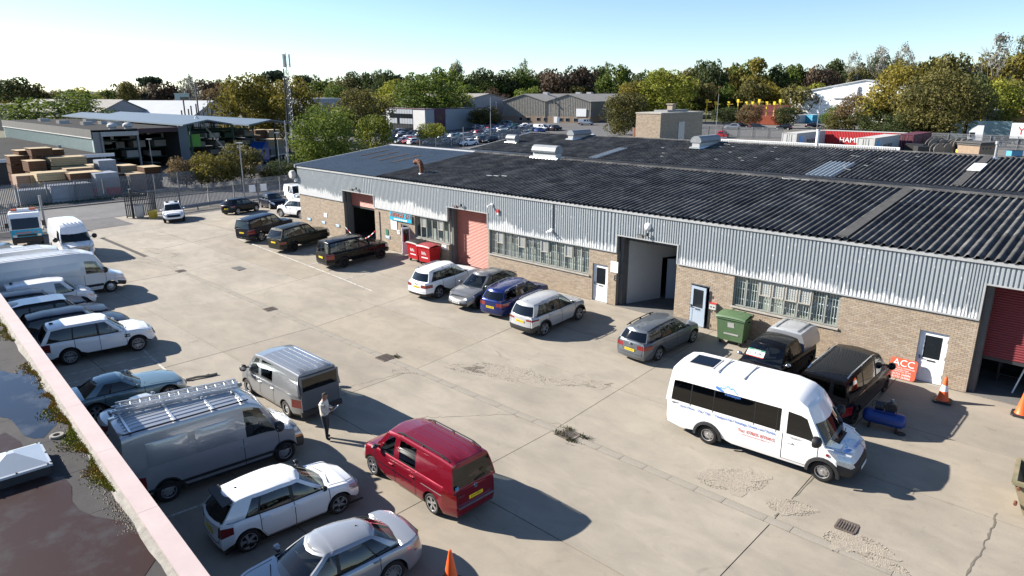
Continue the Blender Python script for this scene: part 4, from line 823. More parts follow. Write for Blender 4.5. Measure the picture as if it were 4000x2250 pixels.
def S_landy(**k):   # tall boxy off-roader
    d=dict(L=4.84,W=1.96,wb=2.88,fo=.86,r=.385,sill=.34,cf=.55,nf=3.4,cr=.25,nrr=4.5,sh=[(-2.42,1.14),(-1.5,1.15),(0,1.12),(1.05,1.12),(1.7,1.10),(2.42,1.0)],cabx=(-2.34,1.15),doors=[(-.98,.02),(.02,1.08)],front=[(0,.18),(.12,.04),(.25,0),(.5,.02),(.8,.05),(.93,.10),(1,.20)],rear=FLATR,
      cabs=[dict(sides=[(-2.34,-2.14,'x'),(-2.16,-1.98,'d'),(-1.10,-1.04,'b'),(-1.02,-.97,'g'),(-.04,-.04,'b'),(.06,.05,'g'),(.92,.36,'x'),(1.08,.48,'x')],yb=.88,yt=.70,roof=[(-2.3,1.82),(-1.2,1.87),(.2,1.86),(.6,1.80)],bf=.16,br=.05,bulge=.02,crown=.05,rf=.97,ff=.97)],
      fr=[('headlight',.62,1.0,.52,.86),('grille',0,.60,.52,.82),('bumper',0,1.2,0,.20)],re=[('tail_light',.78,1.2,.45,.92),('bumper',0,1.2,0,.22)],lowtrim=.14,pf=.55,pr=.85); d.update(k); return d
def S_saloon(**k):
    d=dict(L=4.96,W=1.88,wb=2.91,fo=.88,r=.345,sill=.20,cf=1.0,cr=.8,nf=2.3,nrr=2.4,sh=[(-2.48,.93),(-1.95,1.01),(-1.2,1.0),(0,.95),(.95,.96),(1.7,.86),(2.48,.62)],cabx=(-1.72,1.05),doors=[(-.98,.05),(.05,1.05)],rear=[(0,.12),(.12,.03),(.3,0),(.55,.03),(.8,.08),(.95,.14),(1,.22)],
      cabs=[dict(sides=[(-1.66,-.98,'x'),(-1.42,-.90,'g'),(-1.0,-.68,'b'),(-.95,-.64,'g'),(-.02,-.06,'b'),(.08,.02,'g'),(.86,.06,'x'),(1.06,.20,'x')],yb=.80,yt=.56,roof=[(-1.2,1.34),(-.5,1.43),(.0,1.44),(.4,1.40)],bf=.30,br=.24,rwr=(.05,.94),rf=.88,ff=.94,crown=.08)],
      fr=[('headlight',.55,.95,.52,.86),('grille',0,.42,.34,.74)],re=[('tail_light',.52,1.2,.60,.90)],mats={'rear_window':'glass'},pf=.36,pr=.68); d.update(k); return d
def S_coupe(**k):
    d=dict(L=4.50,W=1.80,wb=2.55,fo=.82,r=.325,sill=.18,cf=.7,cr=.6,nf=2.8,nrr=2.6,sh=[(-2.25,.84),(-1.7,.90),(-.8,.90),(.5,.87),(1.3,.82),(2.25,.66)],cabx=(-1.5,.62),doors=[(-.75,.60)],
      cabs=[dict(sides=[(-1.40,-.85,'x'),(-1.05,-.62,'g'),(-.62,-.42,'b'),(-.55,-.38,'g'),(.46,-.22,'x'),(.60,-.10,'x')],yb=.76,yt=.55,roof=[(-1.1,1.22),(-.5,1.28),(-.1,1.27)],bf=.24,br=.12,rwr=(.06,.93),rf=.90,ff=.95,crown=.07)],
      fr=[('headlight',.60,.97,.45,.80),('indicator',.97,1.3,.45,.80),('grille',0,.30,.42,.72),('lower_trim',0,1.2,0,.16)],re=[('tail_light',.5,1.2,.55,.85)],mats={'rear_window':'glass'},seatx=(-.45,),pf=.36,pr=.55,lowtrim=.12); d.update(k); return d
def S_smallvan(**k):
    d=dict(L=4.88,W=1.79,wb=3.0,fo=.89,r=.33,sill=.22,cf=.7,cr=.22,nrr=4.5,sh=[(-2.44,1.08),(-1,1.08),(.5,1.06),(1.30,1.08),(1.8,1.0),(2.44,.78)],cabx=(-2.36,1.5),doors=[(-.72,.30),(.30,1.36)],rear=FLATR,
      cabs=[dict(sides=[(-2.38,-2.18,'x'),(-.78,-.72,'x'),(-.66,-.62,'d'),(.16,.16,'x'),(.30,.30,'x'),(.42,.40,'g'),(1.16,.60,'x'),(1.42,.82,'x')],yb=.82,yt=.66,roof=[(-2.3,1.76),(-1.6,1.81),(.2,1.82),(.9,1.74)],bf=.24,br=.04,bulge=.025,rwr=(.13,.88))],
      fr=[('headlight',.60,.99,.52,.90),('grille',0,.58,.60,.74),('grille',0,.72,.10,.34)],re=[('tail_light',.82,1.2,.40,.98)],pf=.40,pr=.72,hh=.78); d.update(k); return d
def S_midvan(**k):
    d=dict(L=4.89,W=1.90,wb=3.0,fo=.89,r=.335,sill=.25,cf=.62,nf=3.0,cr=.2,nrr=5,sh=[(-2.44,1.16),(0,1.15),(1.15,1.14),(1.75,1.08),(2.44,.86)],cabx=(-2.38,1.62),doors=[(-.62,.42),(.42,1.45)],rear=FLATR,front=VANF,
      cabs=[dict(sides=[(-2.40,-2.30,'x'),(-.62,-.60,'x'),(-.54,-.52,'d'),(.32,.32,'x'),(.42,.42,'x'),(.52,.52,'g'),(1.34,.72,'x'),(1.56,.92,'x')],yb=.91,yt=.76,roof=[(-2.4,1.89),(-1.8,1.92),(.4,1.93),(1.0,1.86)],bf=.20,br=.03,bulge=.02,rw=False,crown=.045)],
      fr=[('headlight',.60,1.0,.46,.82),('grille',0,.58,.50,.68),('bumper',0,1.2,0,.26)],re=[('tail_light',.85,1.2,.32,.72),('bumper',0,1.2,0,.16)],pf=.45,pr=.70,hh=.74,ms=1.35,mz=.04); d.update(k); return d
def S_bigvan(**k):
    d=dict(L=5.9,W=2.02,wb=3.6,fo=.95,r=.35,sill=.30,cf=.60,nf=3.0,cr=.16,nrr=6,sh=[(-2.95,1.30),(0,1.30),(1.5,1.28),(2.1,1.20),(2.95,.92)],cabx=(-2.9,2.05),doors=[(.55,1.78)],rear=FLATR,front=VANF,
      cabs=[dict(sides=[(-2.92,-2.80,'x'),(-1.2,-1.2,'x'),(.55,.55,'x'),(.68,.66,'g'),(1.72,1.20,'x'),(1.98,1.36,'x')],yb=.975,yt=.80,roof=[(-2.9,2.42),(-2.4,2.50),(.6,2.50),(1.1,2.42),(1.5,2.26)],bf=.20,br=.03,bulge=.03,rw=False,crown=.06,swr=(.06,.60),wsr=(.04,.72))],
      fr=[('headlight',.62,1.0,.48,.86),('grille',0,.60,.46,.72),('bumper',0,1.2,0,.34)],re=[('tail_light',.88,1.2,.30,.75),('bumper',0,1.2,0,.16)],lowtrim=.12,pf=.48,pr=None,hh=.72,ms=1.7,mz=.12,seatx=(.75,),side=[(0,.05),(.12,.02),(.3,0),(.38,.0),(.42,.015),(.7,.012),(1,.03)]); d.update(k); return d
# ---------------------------------------------------------------- vehicles in the yard
def rails(t,c,mat,y,x0,x1,h=.05,legs=True,rr=.022):
    zr=lambda x:lerp_poly(c.p['cabs'][0]['roof'],x)
    for sg in (1,-1):
        b=MB(); xs=[x0+(x1-x0)*i/8 for i in range(9)]; pts=[Vector((x,sg*y,zr(x)+h*(1 if 0<i<8 else .1)+.02)) for i,x in enumerate(xs)]; b.tube(pts,rr,6)
        if legs:
            for x in (xs[1],xs[4],xs[7]): b.box(x-.05,x+.05,sg*y-.015,sg*y+.015,zr(x)-.02,zr(x)+h+.02)
        b.build('roof_rail',mat,t)
def ribs(t,c,mat,x0,x1,ys,h=.018,w=.03):
    for y in ys:
        zr=lambda x:lerp_poly(c.p['cabs'][0]['roof'],x)+c.p['cabs'][0].get('crown',.055)*(1-abs(y/c.p['cabs'][0]['yt'])**2.6)
        b=MB(); xs=[x0+(x1-x0)*i/10 for i in range(11)]; b.grid([[(x,y-w,zr(x)-.01) for x in xs],[(x,y-w*.6,zr(x)+h) for x in xs],[(x,y+w*.6,zr(x)+h) for x in xs],[(x,y+w,zr(x)-.01) for x in xs]]); b.build('roof_rib',mat,t)
def aerial(t,c,x,k=1):
    z=lerp_poly(c.p['cabs'][0]['roof'],x)+.05; b=MB(); b.prism([(x-.10,z-.02),(x+.06,z-.02),(x-.08,z+.05)],-.02,.02,1) if k else b.cyl((x,0,z-.02),(x-.2,0,z+.35),.008,.004,5); b.build('aerial',M['black'],t)
def sidetrim(t,c,x0,x1,h0,h1,mat,name='side_moulding',off=.006,sides=(1,-1)):
    for sg in sides:
        I=[k for k in range(len(c.O)) if x0-.01<=c.O[k][0]<=x1+.01 and c.O[k][1]>.5*c.p['W']/2]
        rows=[]
        for hh in (h0,h1):
            row=[]
            for k in I:
                z=c.p['sill']+(c.zsh(c.O[k][0])-c.p['sill'])*hh; row.append((c.O[k][0],sg*(c.O[k][1]-lerp_poly(c.p.get('side',SIDE),hh)+off),z))
            rows.append(row)
        if len(I)>1: b=MB(); b.grid(rows); b.build(name,mat,t)
def badge(t,x,y,z,r,ax,mat=None):
    b=MB(); b.cyl((x,y,z),(x+.015*ax,y,z),r,r*.9,14); b.build('badge',mat or M['chrome'],t)
# saloon at the bottom edge
t,c=vehicle('silver_saloon','silver saloon car at the bottom edge, nose pointing out of frame','car',S_saloon(),-13.0,7.2,-97,'p_silver',style='multi'); aerial(t,c,-.75)
b=MB(); xs=[-1.45+i*.35 for i in range(8)]; 
sidetrim(t,c,-1.3,1.0,.955,.985,M['chrome'],'window_chrome',.004)
t,c=vehicle('white_hatchback','white hatchback with black spoiler and dark alloy wheels beside the silver van','car',S_hatch(mats={'side_window':'glass_dark','lower_trim':'trim'},re=[('tail_light',.55,1.2,.56,.80)]),-16.5,8.02,84,'p_white',style='dark',mirror='black'); aerial(t,c,-1.25)
b=MB(); b.prism([(-1.86,1.385),(-1.60,1.435),(-1.58,1.465),(-1.85,1.41)],-.57,.57,1); b.build('spoiler',M['black'],t); b=MB(); b.box(-2.0,2.0,-.86,-.82,.19,.24); b.box(-2.0,2.0,.82,.86,.19,.24); b.build('side_skirt',M['black'],t)
# silver panel van with ladder
sp=S_bigvan(L=5.54,W=2.07,wb=3.58,fo=.86,r=.35,sh=[(-2.77,1.30),(0,1.30),(1.45,1.27),(2.0,1.18),(2.77,.95)],cabx=(-2.72,1.95),doors=[(.62,1.75)],mats={'bumper':'trim'},archtrim=False,fr=[('indicator',.90,1.3,.50,.62),('headlight',.60,1.2,.62,.92),('grille',0,.58,.48,.66),('bumper',0,1.2,0,.48)])
sp['cabs'][0].update(sides=[(-2.74,-2.66,'x'),(-1.2,-1.2,'x'),(.62,.62,'x'),(.74,.72,'g'),(1.70,1.16,'x'),(1.92,1.30,'x')],roof=[(-2.7,2.34),(-2.2,2.41),(.6,2.42),(1.05,2.36),(1.4,2.16)],yb=.99,yt=.90,bulge=.015,swr=(.08,.78),wsr=(.04,.86))
t,c=vehicle('silver_panel_van','silver panel van with roof rack and long ladder, nearest the parapet','van',sp,-20.55,7.8,83.5,'p_silver',style='steel',mirror='trim'); ribs(t,c,M['p_silver'],-2.5,.9,(-.72,-.5,-.28,-.06,.16,.38,.6,.8))
for x0,x1,h0,h1 in ((-2.1,-.95,.62,1.0),(-.75,.45,.62,1.0)):
    for sg in (-1,1):
        b=MB(); z0,z1=1.30,2.05; yy=lambda z:sg*(.99+(.90-.99)*(z-1.28)/1.1+.034); n=8; b.grid([[(x0+(x1-x0)*i/n,yy(z)+.004*sg*(1 if 0<i<n and 0<j<4 else 0)-.012*sg*(0 if 0<i<n and 0<j<4 else 1),z) for i in range(n+1)] for j,z in enumerate((z0,z0+.04,(z0+z1)/2,z1-.04,z1))]); b.build('pressed_panel',M['p_silver'],t,smooth=30)
sidetrim(t,c,-2.5,2.1,.20,.30,M['trim']); 
for sg in (1,-1): b=MB(); b.tube([Vector((-2.6,sg*.86,2.46)),Vector((.95,sg*.86,2.50))],.022,6); b.build('rack_rail',M['black'],t)
for x in (-2.4,-1.2,-.1,.8): b=MB(); b.box(x-.03,x+.03,-.86,.86,2.47,2.51); b.build('rack_bar',M['alu'],t)
lt=thing('ladder','long double aluminium ladder lying on the silver van roof rack','ladder',t.matrix_basis@Vector((-.78,.05,2.53)),t.rotation_euler.z-.15)
for k,zz in enumerate((0,.11)):
    for y in (.34,.74): b=MB(); b.box(-1.85+k*.12,1.80-k*.05,y-.018,y+.018,zz,zz+.09); b.build('stile',M['alu'],lt)
    rg=MB(); rg.cyl((0,.34,zz+.045),(0,.74,zz+.045),.018,.018,6); rm_=rg.mesh('rung',M['alu'])
    for i in range(13): ob('rung',rm_,lt,(-1.70+i*.27+k*.1,0,0))
b=MB(); b.cyl((1.8,.3,.12),(1.8,.37,.12),.07,.07,12); b.build('pulley',M['sill'],lt)
# red van
t,c=vehicle('red_van','dark red van with roof rails and tinted glass in the open yard','van',S_smallvan(re=[('tail_light',.84,1.3,.38,.98)],mats={'rear_window':'glass_dark'}),-15.0,11.9,178.5,'p_red',style='dark',plate='JS14 MDS',mirror='black'); rails(t,c,M['black'],.60,-2.0,.45,.06); ribs(t,c,M['p_red'],-2.1,.4,(-.3,0,.3),.008,.02)
sidetrim(t,c,-.7,1.3,.50,.54,M['chrome'],'side_strip'); sidetrim(t,c,-2.1,-.8,.70,.735,M['alu'],'door_track',.008)
b=MB(); b.box(-2.47,-2.41,-.66,.66,.50,.56); b.build('bumper_strip',M['chrome'],t); badge(t,-2.415,0,1.0,.075,-1); text('VW',.085,t,(-2.432,0,1.0),(PI/2,0,-PI/2),M['ink'],'badge_lettering',.001); text('CADDY',.07,t,(-2.425,.55,.86),(PI/2,0,-PI/2),M['chrome'],'badge_lettering',.001); b=MB(); b.box(-2.40,-2.385,.62,.74,1.09,1.21); q=b.build('badge_sticker',M['skyblue'],t); b=MB(); b.tube([Vector((-2.405,.0,1.16)),Vector((-2.40,-.42,1.21))],.012,5); b.build('rear_wiper',M['black'],t)
# grey-silver van facing away
t,c=vehicle('silver_van','silver grey van with ribbed roof and dark tailgate, man standing behind it','van',S_midvan(mats={'rear_window':'glass_dark'}),-23.75,12.15,180.5,'p_silver_dk',style='steel',mirror='trim'); ribs(t,c,M['p_silver_dk'],-2.2,.35,(-.62,-.38,-.13,.13,.38,.62),.012,.02)
b=MB(); b.box(-2.452,-2.42,-.80,.80,.42,1.82); b.build('tailgate',M['p_grey_blue'],t); b=MB(); b.box(-2.462,-2.452,-.72,.72,1.26,1.74); b.build('tailgate_window',M['glass_dark'],t); b=MB(); b.box(-2.50,-2.40,-.86,.86,.30,.50); b.build('rear_bumper',M['trim'],t)
b=MB(); b.box(-.30,.02,-.955,-.945,1.25,1.45); 
# small silver roadster and blue coupe
t,c=vehicle('silver_roadster','small silver roadster half hidden behind the ladder van','car',S_coupe(L=3.43,W=1.62,wb=2.36,fo=.55,r=.30,sh=[(-1.71,.78),(-1.2,.84),(-.5,.86),(.5,.84),(1.1,.78),(1.71,.62)],cabx=(-.85,.62),doors=[(-.5,.55)],cabs=[dict(sides=[(-.75,-.50,'x'),(-.62,-.40,'g'),(-.2,-.14,'b'),(-.15,-.1,'g'),(.42,-.02,'x'),(.56,.06,'x')],yb=.68,yt=.50,roof=[(-.7,1.14),(-.2,1.20),(.1,1.19)],bf=.18,br=.1)],re=[('tail_light',.52,.96,.5,.92)]),-25.15,7.45,84,'p_silver_light',style='alloy'); b=MB()
for i in range(2):
    for k in range(9): b.box(-1.28+i*.16,-1.20+i*.16,-.36+k*.08,-.32+k*.08,.905,.915)
o=b.build('engine_louvres',M['black'],t); o['kind']='stuff'
t,c=vehicle('blue_coupe','faded pale blue coupe with grimy paint beside the roadster','car',S_coupe(),-27.95,7.45,84.5,'p_teal',style='alloy')
# off-roaders along the parapet
RRS=dict(L=4.79,wb=2.745,fo=.88,r=.375,sh=[(-2.39,1.13),(-1.5,1.14),(0,1.10),(1.0,1.10),(1.7,1.08),(2.39,.92)],cf=.8,nf=2.6)
def S_rrs(**k):
    d=S_landy(**RRS); d['cabs'][0].update(sides=[(-2.26,-1.86,'x'),(-2.05,-1.72,'d'),(-1.06,-.98,'b'),(-1.0,-.92,'d'),(-.06,-.06,'b'),(.04,.03,'g'),(.90,.22,'x'),(1.06,.36,'x')],roof=[(-2.1,1.68),(-1.2,1.77),(.1,1.77),(.5,1.71)],bf=.2); d['fr']=[('headlight',.60,1.0,.58,.88),('grille',0,.58,.54,.84),('bumper',0,1.2,0,.10)]; d['re']=[('tail_light',.76,1.2,.5,.92)]; d['mats']={'rear_window':'glass_dark'}; d.update(k); return d
t,c=vehicle('white_offroader','white off-roader with silver alloys and black glass by the parapet','car',S_rrs(),-34.85,8.6,81.5,'p_white',style='multi',mirror='p_white'); sidetrim(t,c,.98,1.28,.62,.82,M['black'],'side_vent',.004); sidetrim(t,c,-2.0,2.0,0,.10,M['black'],'sill_trim'); b=MB(); b.box(-1.75,-1.60,-.06,.06,1.775,1.83); b.build('aerial',M['black'],t)
t,c=vehicle('navy_offroader','dark blue off-roader parked just behind the white one','car',S_rrs(),-37.0,8.3,82,'p_navy',style='black'); sidetrim(t,c,.98,1.28,.62,.82,M['black'],'side_vent',.004)
t,c=vehicle('grey_offroader','grey roofed off-roader with pale roof, third along the parapet','car',S_landy(),-39.3,8.0,84,'p_charcoal',style='black'); b=MB(); b.prism([(-2.30,1.80),(-1.2,1.905),(.3,1.905),(.55,1.87),(.3,1.925),(-1.2,1.93)],-.66,.66,1); b.build('roof_panel',M['p_grey'],t)
t,c=vehicle('black_offroader','black off-roader with dusty roof between grey one and small white van','car',S_landy(),-41.75,7.6,84,'p_charcoal',style='black')
t,c=vehicle('small_white_van','small white van with amber dome and high visibility tail','van',S_smallvan(L=4.4,wb=2.73,sh=[(-2.2,1.06),(-1,1.06),(.4,1.05),(1.05,1.07),(1.6,1.0),(2.2,.78)],cabx=(-2.15,1.25),doors=[(.05,1.1)],cabs=[dict(sides=[(-2.16,-1.98,'x'),(-1,-.95,'x'),(.05,.05,'x'),(.18,.16,'g'),(.95,.36,'x'),(1.16,.56,'x')],yb=.82,yt=.66,roof=[(-2.1,1.70),(-1.5,1.76),(0,1.77),(.6,1.70)],bf=.24,br=.04,rw=False)]),-44.1,9.0,84.5,'p_white',style='steel',mirror='black'); b=MB(); b.cyl((-1.7,0,1.8),(-1.7,0,1.9),.09,.06,10); b.build('beacon',M['steel_dark'],t)
for i in range(6): b=MB(); b.quad((-2.215,-.75+i*.25,.6),(-2.215,-.63+i*.25,.6),(-2.215,-.51+i*.25,1.2),(-2.215,-.63+i*.25,1.2)); b.build('chevron',M['yellow'] if i%2 else M['hazred'],t)
# long white van
sp=S_bigvan(L=6.94,W=1.99,wb=4.325,fo=1.0,sh=[(-3.47,1.34),(0,1.34),(2.0,1.32),(2.55,1.2),(3.47,.95)],cabx=(-3.42,2.5),doors=[(1.15,2.28)],lowtrim=0); sp['cabs'][0].update(sides=[(-3.44,-3.34,'x'),(-1.2,-1.2,'x'),(1.15,1.15,'x'),(1.28,1.26,'g'),(2.20,1.72,'x'),(2.46,1.86,'x')],roof=[(-3.4,2.56),(-2.8,2.64),(1.0,2.64),(1.5,2.55),(2.0,2.34)],swr=(.06,.58),wsr=(.04,.70)); sp['seatx']=(1.25,)
t,c=vehicle('long_white_van','long high white panel van with black side strip','van',sp,-46.75,10.1,85,'p_white_dirty',style='steel',mirror='trim'); ribs(t,c,M['p_white_dirty'],-3.2,1.2,(-.6,-.3,0,.3,.6),.015,.04); sidetrim(t,c,-.2,2.1,.20,.36,M['trim']); 
for x0,x1 in ((-3.1,-1.0),(-.85,1.0)):
    for sg in (-1,): 
        b=MB(); yy=lambda z:sg*(.975+(.80-.975)*(z-1.3)/1.34+.05); n=8; b.grid([[(x0+(x1-x0)*i/n,yy(z)+.004*sg*(1 if 0<i<n and 0<j<4 else 0)-.012*sg*(0 if 0<i<n and 0<j<4 else 1),z) for i in range(n+1)] for j,z in enumerate((1.32,1.36,1.7,2.06,2.10))]); b.build('pressed_panel',M['p_white_dirty'],t,smooth=30)
t,c=vehicle('white_panel_van','second white panel van hidden behind the long one','van',S_bigvan(),-50.4,9.6,86,'p_white_dirty',style='steel',mirror='trim'); ribs(t,c,M['p_white_dirty'],-2.6,.6,(-.5,-.25,0,.25,.5),.015,.04)
t,c=vehicle('white_works_van','white van with black roof panel behind the two white panel vans','van',S_midvan(),-54.6,9.1,88,'p_white',style='steel',mirror='trim'); b=MB(); b.prism([(-2.2,1.965),(.3,1.995),(.3,2.02),(-2.2,1.99)],-.6,.6,1); b.build('roof_panel',M['black'],t)
vehicle('pale_blue_car','pale blue car at the left edge in front of the recovery truck','car',S_hatch(),-62.6,9.0,60,'p_teal',style='steel')
sp=S_bigvan(L=5.98,wb=3.75,fo=1.02,W=2.06,sh=[(-2.99,1.36),(0,1.36),(1.55,1.34),(2.1,1.24),(2.99,1.0)],fr=[('headlight',.60,1.0,.52,.90),('grille',0,.58,.56,.80),('bumper',0,1.2,0,.26)]); sp['cabs'][0].update(roof=[(-2.9,2.46),(-2.4,2.54),(.6,2.54),(1.0,2.46),(1.5,2.20)],wsr=(.04,.74))
t,c=vehicle('white_high_van','clean white high roof van facing the open yard beside the recovery truck','van',sp,-58.9,13.95,-4,'p_white',style='steel',mirror='black'); b=MB()
for i in range(3): b.box(2.93-.02*i,2.99-.02*i,-.55,.55,.78+i*.085,.805+i*.085)
b.build('grille_bars',M['chrome'],t)
for i,y in enumerate((-.5,-.25,0,.25,.5)): b=MB(); b.box(.55,1.05,y-.03,y+.03,2.56,2.60); b.build('roof_rib',M['p_white'],t)
# recovery truck
t=thing('recovery_truck','blue and white flatbed recovery truck with orange light bar','truck',(-67.0,12.9,0),R(-12)); b=MB()
pr=[(.55,.55),(2.45,.55),(2.52,1.25),(2.30,2.25),(2.02,2.55),(.62,2.55),(.55,2.4)]
b.prism(pr,-1.02,1.02,1); b.build('cab',M['p_white'],t); b=MB(); b.prism([(.56,.58),(2.46,.58),(2.535,1.25),(2.50,1.38),(.56,1.38)],-1.03,1.03,1); b.build('blue_livery',M['p_recovery'],t); b=MB(); b.prism([(2.525,1.42),(2.545,1.42),(2.345,2.26),(2.32,2.26)],-.90,.90,1); b.build('windscreen',M['glass_dark'],t)
for sg in (1,-1): b=MB(); b.box(1.25,2.1,sg*1.025-.01,sg*1.025+.01,1.5,2.2); b.build('side_window',M['glass_dark'],t)
b=MB(); b.prism([(2.47,.30),(2.60,.34),(2.60,.72),(2.49,.78)],-1.02,1.02,1); b.build('bumper',M['trim'],t); b=MB(); b.box(2.535,2.56,-.62,.62,.86,1.0); b.build('grille',M['black'],t)
for sg in (1,-1): b=MB(); b.box(2.50,2.56,sg*.80-.13,sg*.80+.13,.80,.98); b.build('headlight',M['headlamp'],t)
b=MB(); b.box(.9,1.2,-.95,.95,2.62,2.70); b.box(.7,1.9,-.98,.98,2.55,2.60); b.build('roof_board',M['white'],t)
for i,y in enumerate((-.62,-.2,.2,.62)): b=MB(); b.box(.92,1.16,y-.19,y+.19,2.70,2.86); b.build('light_bar',M['orange'] if i in (0,3) else M['white'],t)
text('AVENGER 4x4',.22,t,(2.555,0,1.14),(PI/2,0,PI/2),M['orange'],sx=1.15); b=MB(); b.box(-3.6,.45,-1.1,1.1,.88,1.0); b.build('flat_bed',M['sill'],t); b=MB(); b.box(-3.6,.4,-1.14,-1.10,.86,1.12); b.box(-3.6,.4,1.10,1.14,.86,1.12); b.build('bed_rail',M['rust'],t); b=MB(); b.box(-3.4,2.2,-.45,.45,.45,.85); b.build('chassis',M['black'],t)
tm,rm=wheelmesh(.40,'steel')
for ax in (1.65,-2.3):
    for sg in (1,-1): w=ob('wheel',None,t,(ax,sg*.9,.40)); w.rotation_euler=(0,0,0 if sg>0 else PI); ob('tyre',tm,w); ob('rim',rm,w)
for sg in (1,-1): b=MB(); b.box(2.15,2.3,sg*1.1-.02,sg*1.32+.02 if sg>0 else sg*1.1+.02,1.55,1.95) if sg>0 else b.box(2.15,2.3,-1.34,-1.08,1.55,1.95); b.build('mirror',M['black'],t)
# cars at the far end
t,c=vehicle('white_suv','white SUV with sunroof facing the camera by the yellow grit bin','car',S_suv(),-67.5,24.75,-20,'p_white',style='alloy'); b=MB(); b.box(-.9,.1,-.48,.48,1.695,1.715); b.build('sunroof',M['glass_dark'],t); rails(t,c,M['alu'],.6,-1.6,.1,.04)
vehicle('black_hatchback','small black hatchback with its tail towards the yard','car',S_hatch(L=3.94,wb=2.46,fo=.8,sh=[(-1.97,.98),(-1.4,.985),(-.2,.95),(.8,.955),(1.4,.885),(1.97,.72)],cabx=(-1.8,.95)),-65.75,30.6,110,'p_black',style='alloy')
vehicle('dark_blue_hatchback','dark blue hatchback nosed towards the unit beside the white van','car',S_hatch(),-66.7,34.5,-8,'p_navy',style='alloy',z=.25)
vehicle('white_delivery_van','white delivery van behind the dark blue hatchback at the unit corner','van',S_midvan(),-68.9,38.6,-14,'p_white',style='steel',mirror='p_white',z=.15)
vehicle('white_crossover','white crossover half hidden behind the corner of the brick unit','car',S_suv(L=4.37,W=1.9),-57.75,32.2,192,'p_white',style='dark')
# off-roaders by the left bay
t,c=vehicle('blue_offroader','dark blue tall off-roader farthest left of the three by the workshop','car',S_landy(mats={'rear_window':'glass'}),-52.1,26.15,104,'p_navy',style='alloy'); b=MB(); b.box(-2.6,-2.4,-.05,.05,.42,.5); b.build('tow_bar',M['black'],t)
t,c=vehicle('olive_offroader','old olive brown off-roader with clear rear glass, middle of the three','car',S_landy(L=4.71,wb=2.745,W=1.89,sh=[(-2.35,1.10),(-1.5,1.10),(0,1.08),(1.05,1.08),(1.7,1.05),(2.35,.98)],mats={'rear_window':'glass_green','dark_window':'glass'},re=[('tail_light',.72,1.2,.45,.72),('bumper',0,1.2,0,.24)],cabs=[dict(sides=[(-2.28,-1.86,'x'),(-2.02,-1.72,'g'),(-1.02,-.98,'b'),(-.98,-.94,'g'),(-.04,-.04,'b'),(.06,.05,'g'),(.90,.24,'x'),(1.06,.38,'x')],yb=.86,yt=.66,roof=[(-2.2,1.74),(-1.2,1.80),(.2,1.80),(.5,1.74)],bf=.18,br=.06,bulge=.02)]),-46.75,26.1,97,'p_olive',style='black'); sidetrim(t,c,-2.0,2.0,.60,.64,M['black'],'rub_strip')
t,c=vehicle('black_big_offroader','glossy black off-roader with tow hook nearest the red bins','car',S_landy(L=4.95,mats={'rear_window':'glass_green','dark_window':'glass'}),-39.65,26.1,86,'p_black',style='black'); b=MB(); b.tube([Vector((-2.45,0,.42)),Vector((-2.62,0,.40)),Vector((-2.66,0,.48))],.03,6); b.build('tow_hook',M['chrome'],t); aerial(t,c,-1.9)
# row by the long window
t,c=vehicle('white_estate_suv','white seven seat SUV with roof rails, first of the row by the salmon shutter','car',S_suv(L=4.70,wb=2.79,sh=[(-2.35,1.06),(-1.5,1.08),(-.1,1.03),(1.0,1.05),(1.65,1.0),(2.35,.84)],archtrim=False,mats={'rear_window':'glass_dark'}),-29.75,25.85,91.5,'p_white',style='dark',plate='KY70 FBX'); rails(t,c,M['alu'],.62,-1.7,.2,.045); aerial(t,c,-1.5); badge(t,-2.305,0,.98,.06,-1)
t,c=vehicle('gunmetal_crossover','gunmetal coupe crossover facing out of the row, nose to the yard','car',S_suv(L=4.64,sh=[(-2.32,1.06),(-1.6,1.07),(-.1,1.0),(1.0,1.0),(1.65,.92),(2.32,.74)],archtrim=False,lowtrim=0,cabs=[dict(sides=[(-2.15,-1.15,'x'),(-1.7,-.98,'d'),(-1.08,-.78,'b'),(-1.02,-.74,'d'),(-.10,-.12,'b'),(.0,-.04,'g'),(.86,.02,'x'),(1.04,.16,'x')],yb=.82,yt=.58,roof=[(-1.4,1.44),(-.7,1.55),(-.1,1.58),(.3,1.54)],bf=.3,br=.16,rf=.88,ff=.94,crown=.08)],fr=[('headlight',.58,.98,.68,.84),('grille',0,.85,.12,.42)]),-26.7,26.0,-85,'p_gunmetal',style='black',plate='DE70 RBD'); b=MB(); b.prism([(-2.22,1.12),(-1.95,1.20),(-1.95,1.22),(-2.25,1.15)],-.7,.7,1); b.build('spoiler',M['p_gunmetal'],t)
t,c=vehicle('blue_estate','deep blue estate car with red lamps in the row','car',S_estate(W=1.80,re=[('tail_light',.42,1.2,.58,.80)]),-24.4,26.3,95,'p_blue',style='alloy',plate='DF67 KPN'); rails(t,c,M['alu'],.60,-1.7,.25,.035); aerial(t,c,-1.6)
t,c=vehicle('silver_crossover','silver crossover with black arches, last of the row by the long window','car',S_suv(L=4.43,wb=2.67,re=[('tail_light',.50,1.2,.72,.90),('bumper',0,1.2,0,.34)]),-21.25,25.35,89,'p_silver_light',style='dark',plate='CW25 ETE'); rails(t,c,M['alu'],.62,-1.5,.2,.035); aerial(t,c,-1.5)
t,c=vehicle('grey_estate','slate grey estate car with red light bar in front of the blue door','car',S_estate(W=1.80,re=[('tail_light',.0,1.2,.70,.76),('tail_light',.50,1.2,.60,.80)]),-15.3,26.2,86,'p_grey_blue',style='dark',plate='DG24 PPV'); rails(t,c,M['black'],.60,-1.7,.25,.035); aerial(t,c,-1.6); text('Leon',.10,t,(-2.30,0,.80),(PI/2,0,-PI/2),M['chrome'],'badge_lettering',.001); badge(t,-2.27,0,.93,.06,-1)
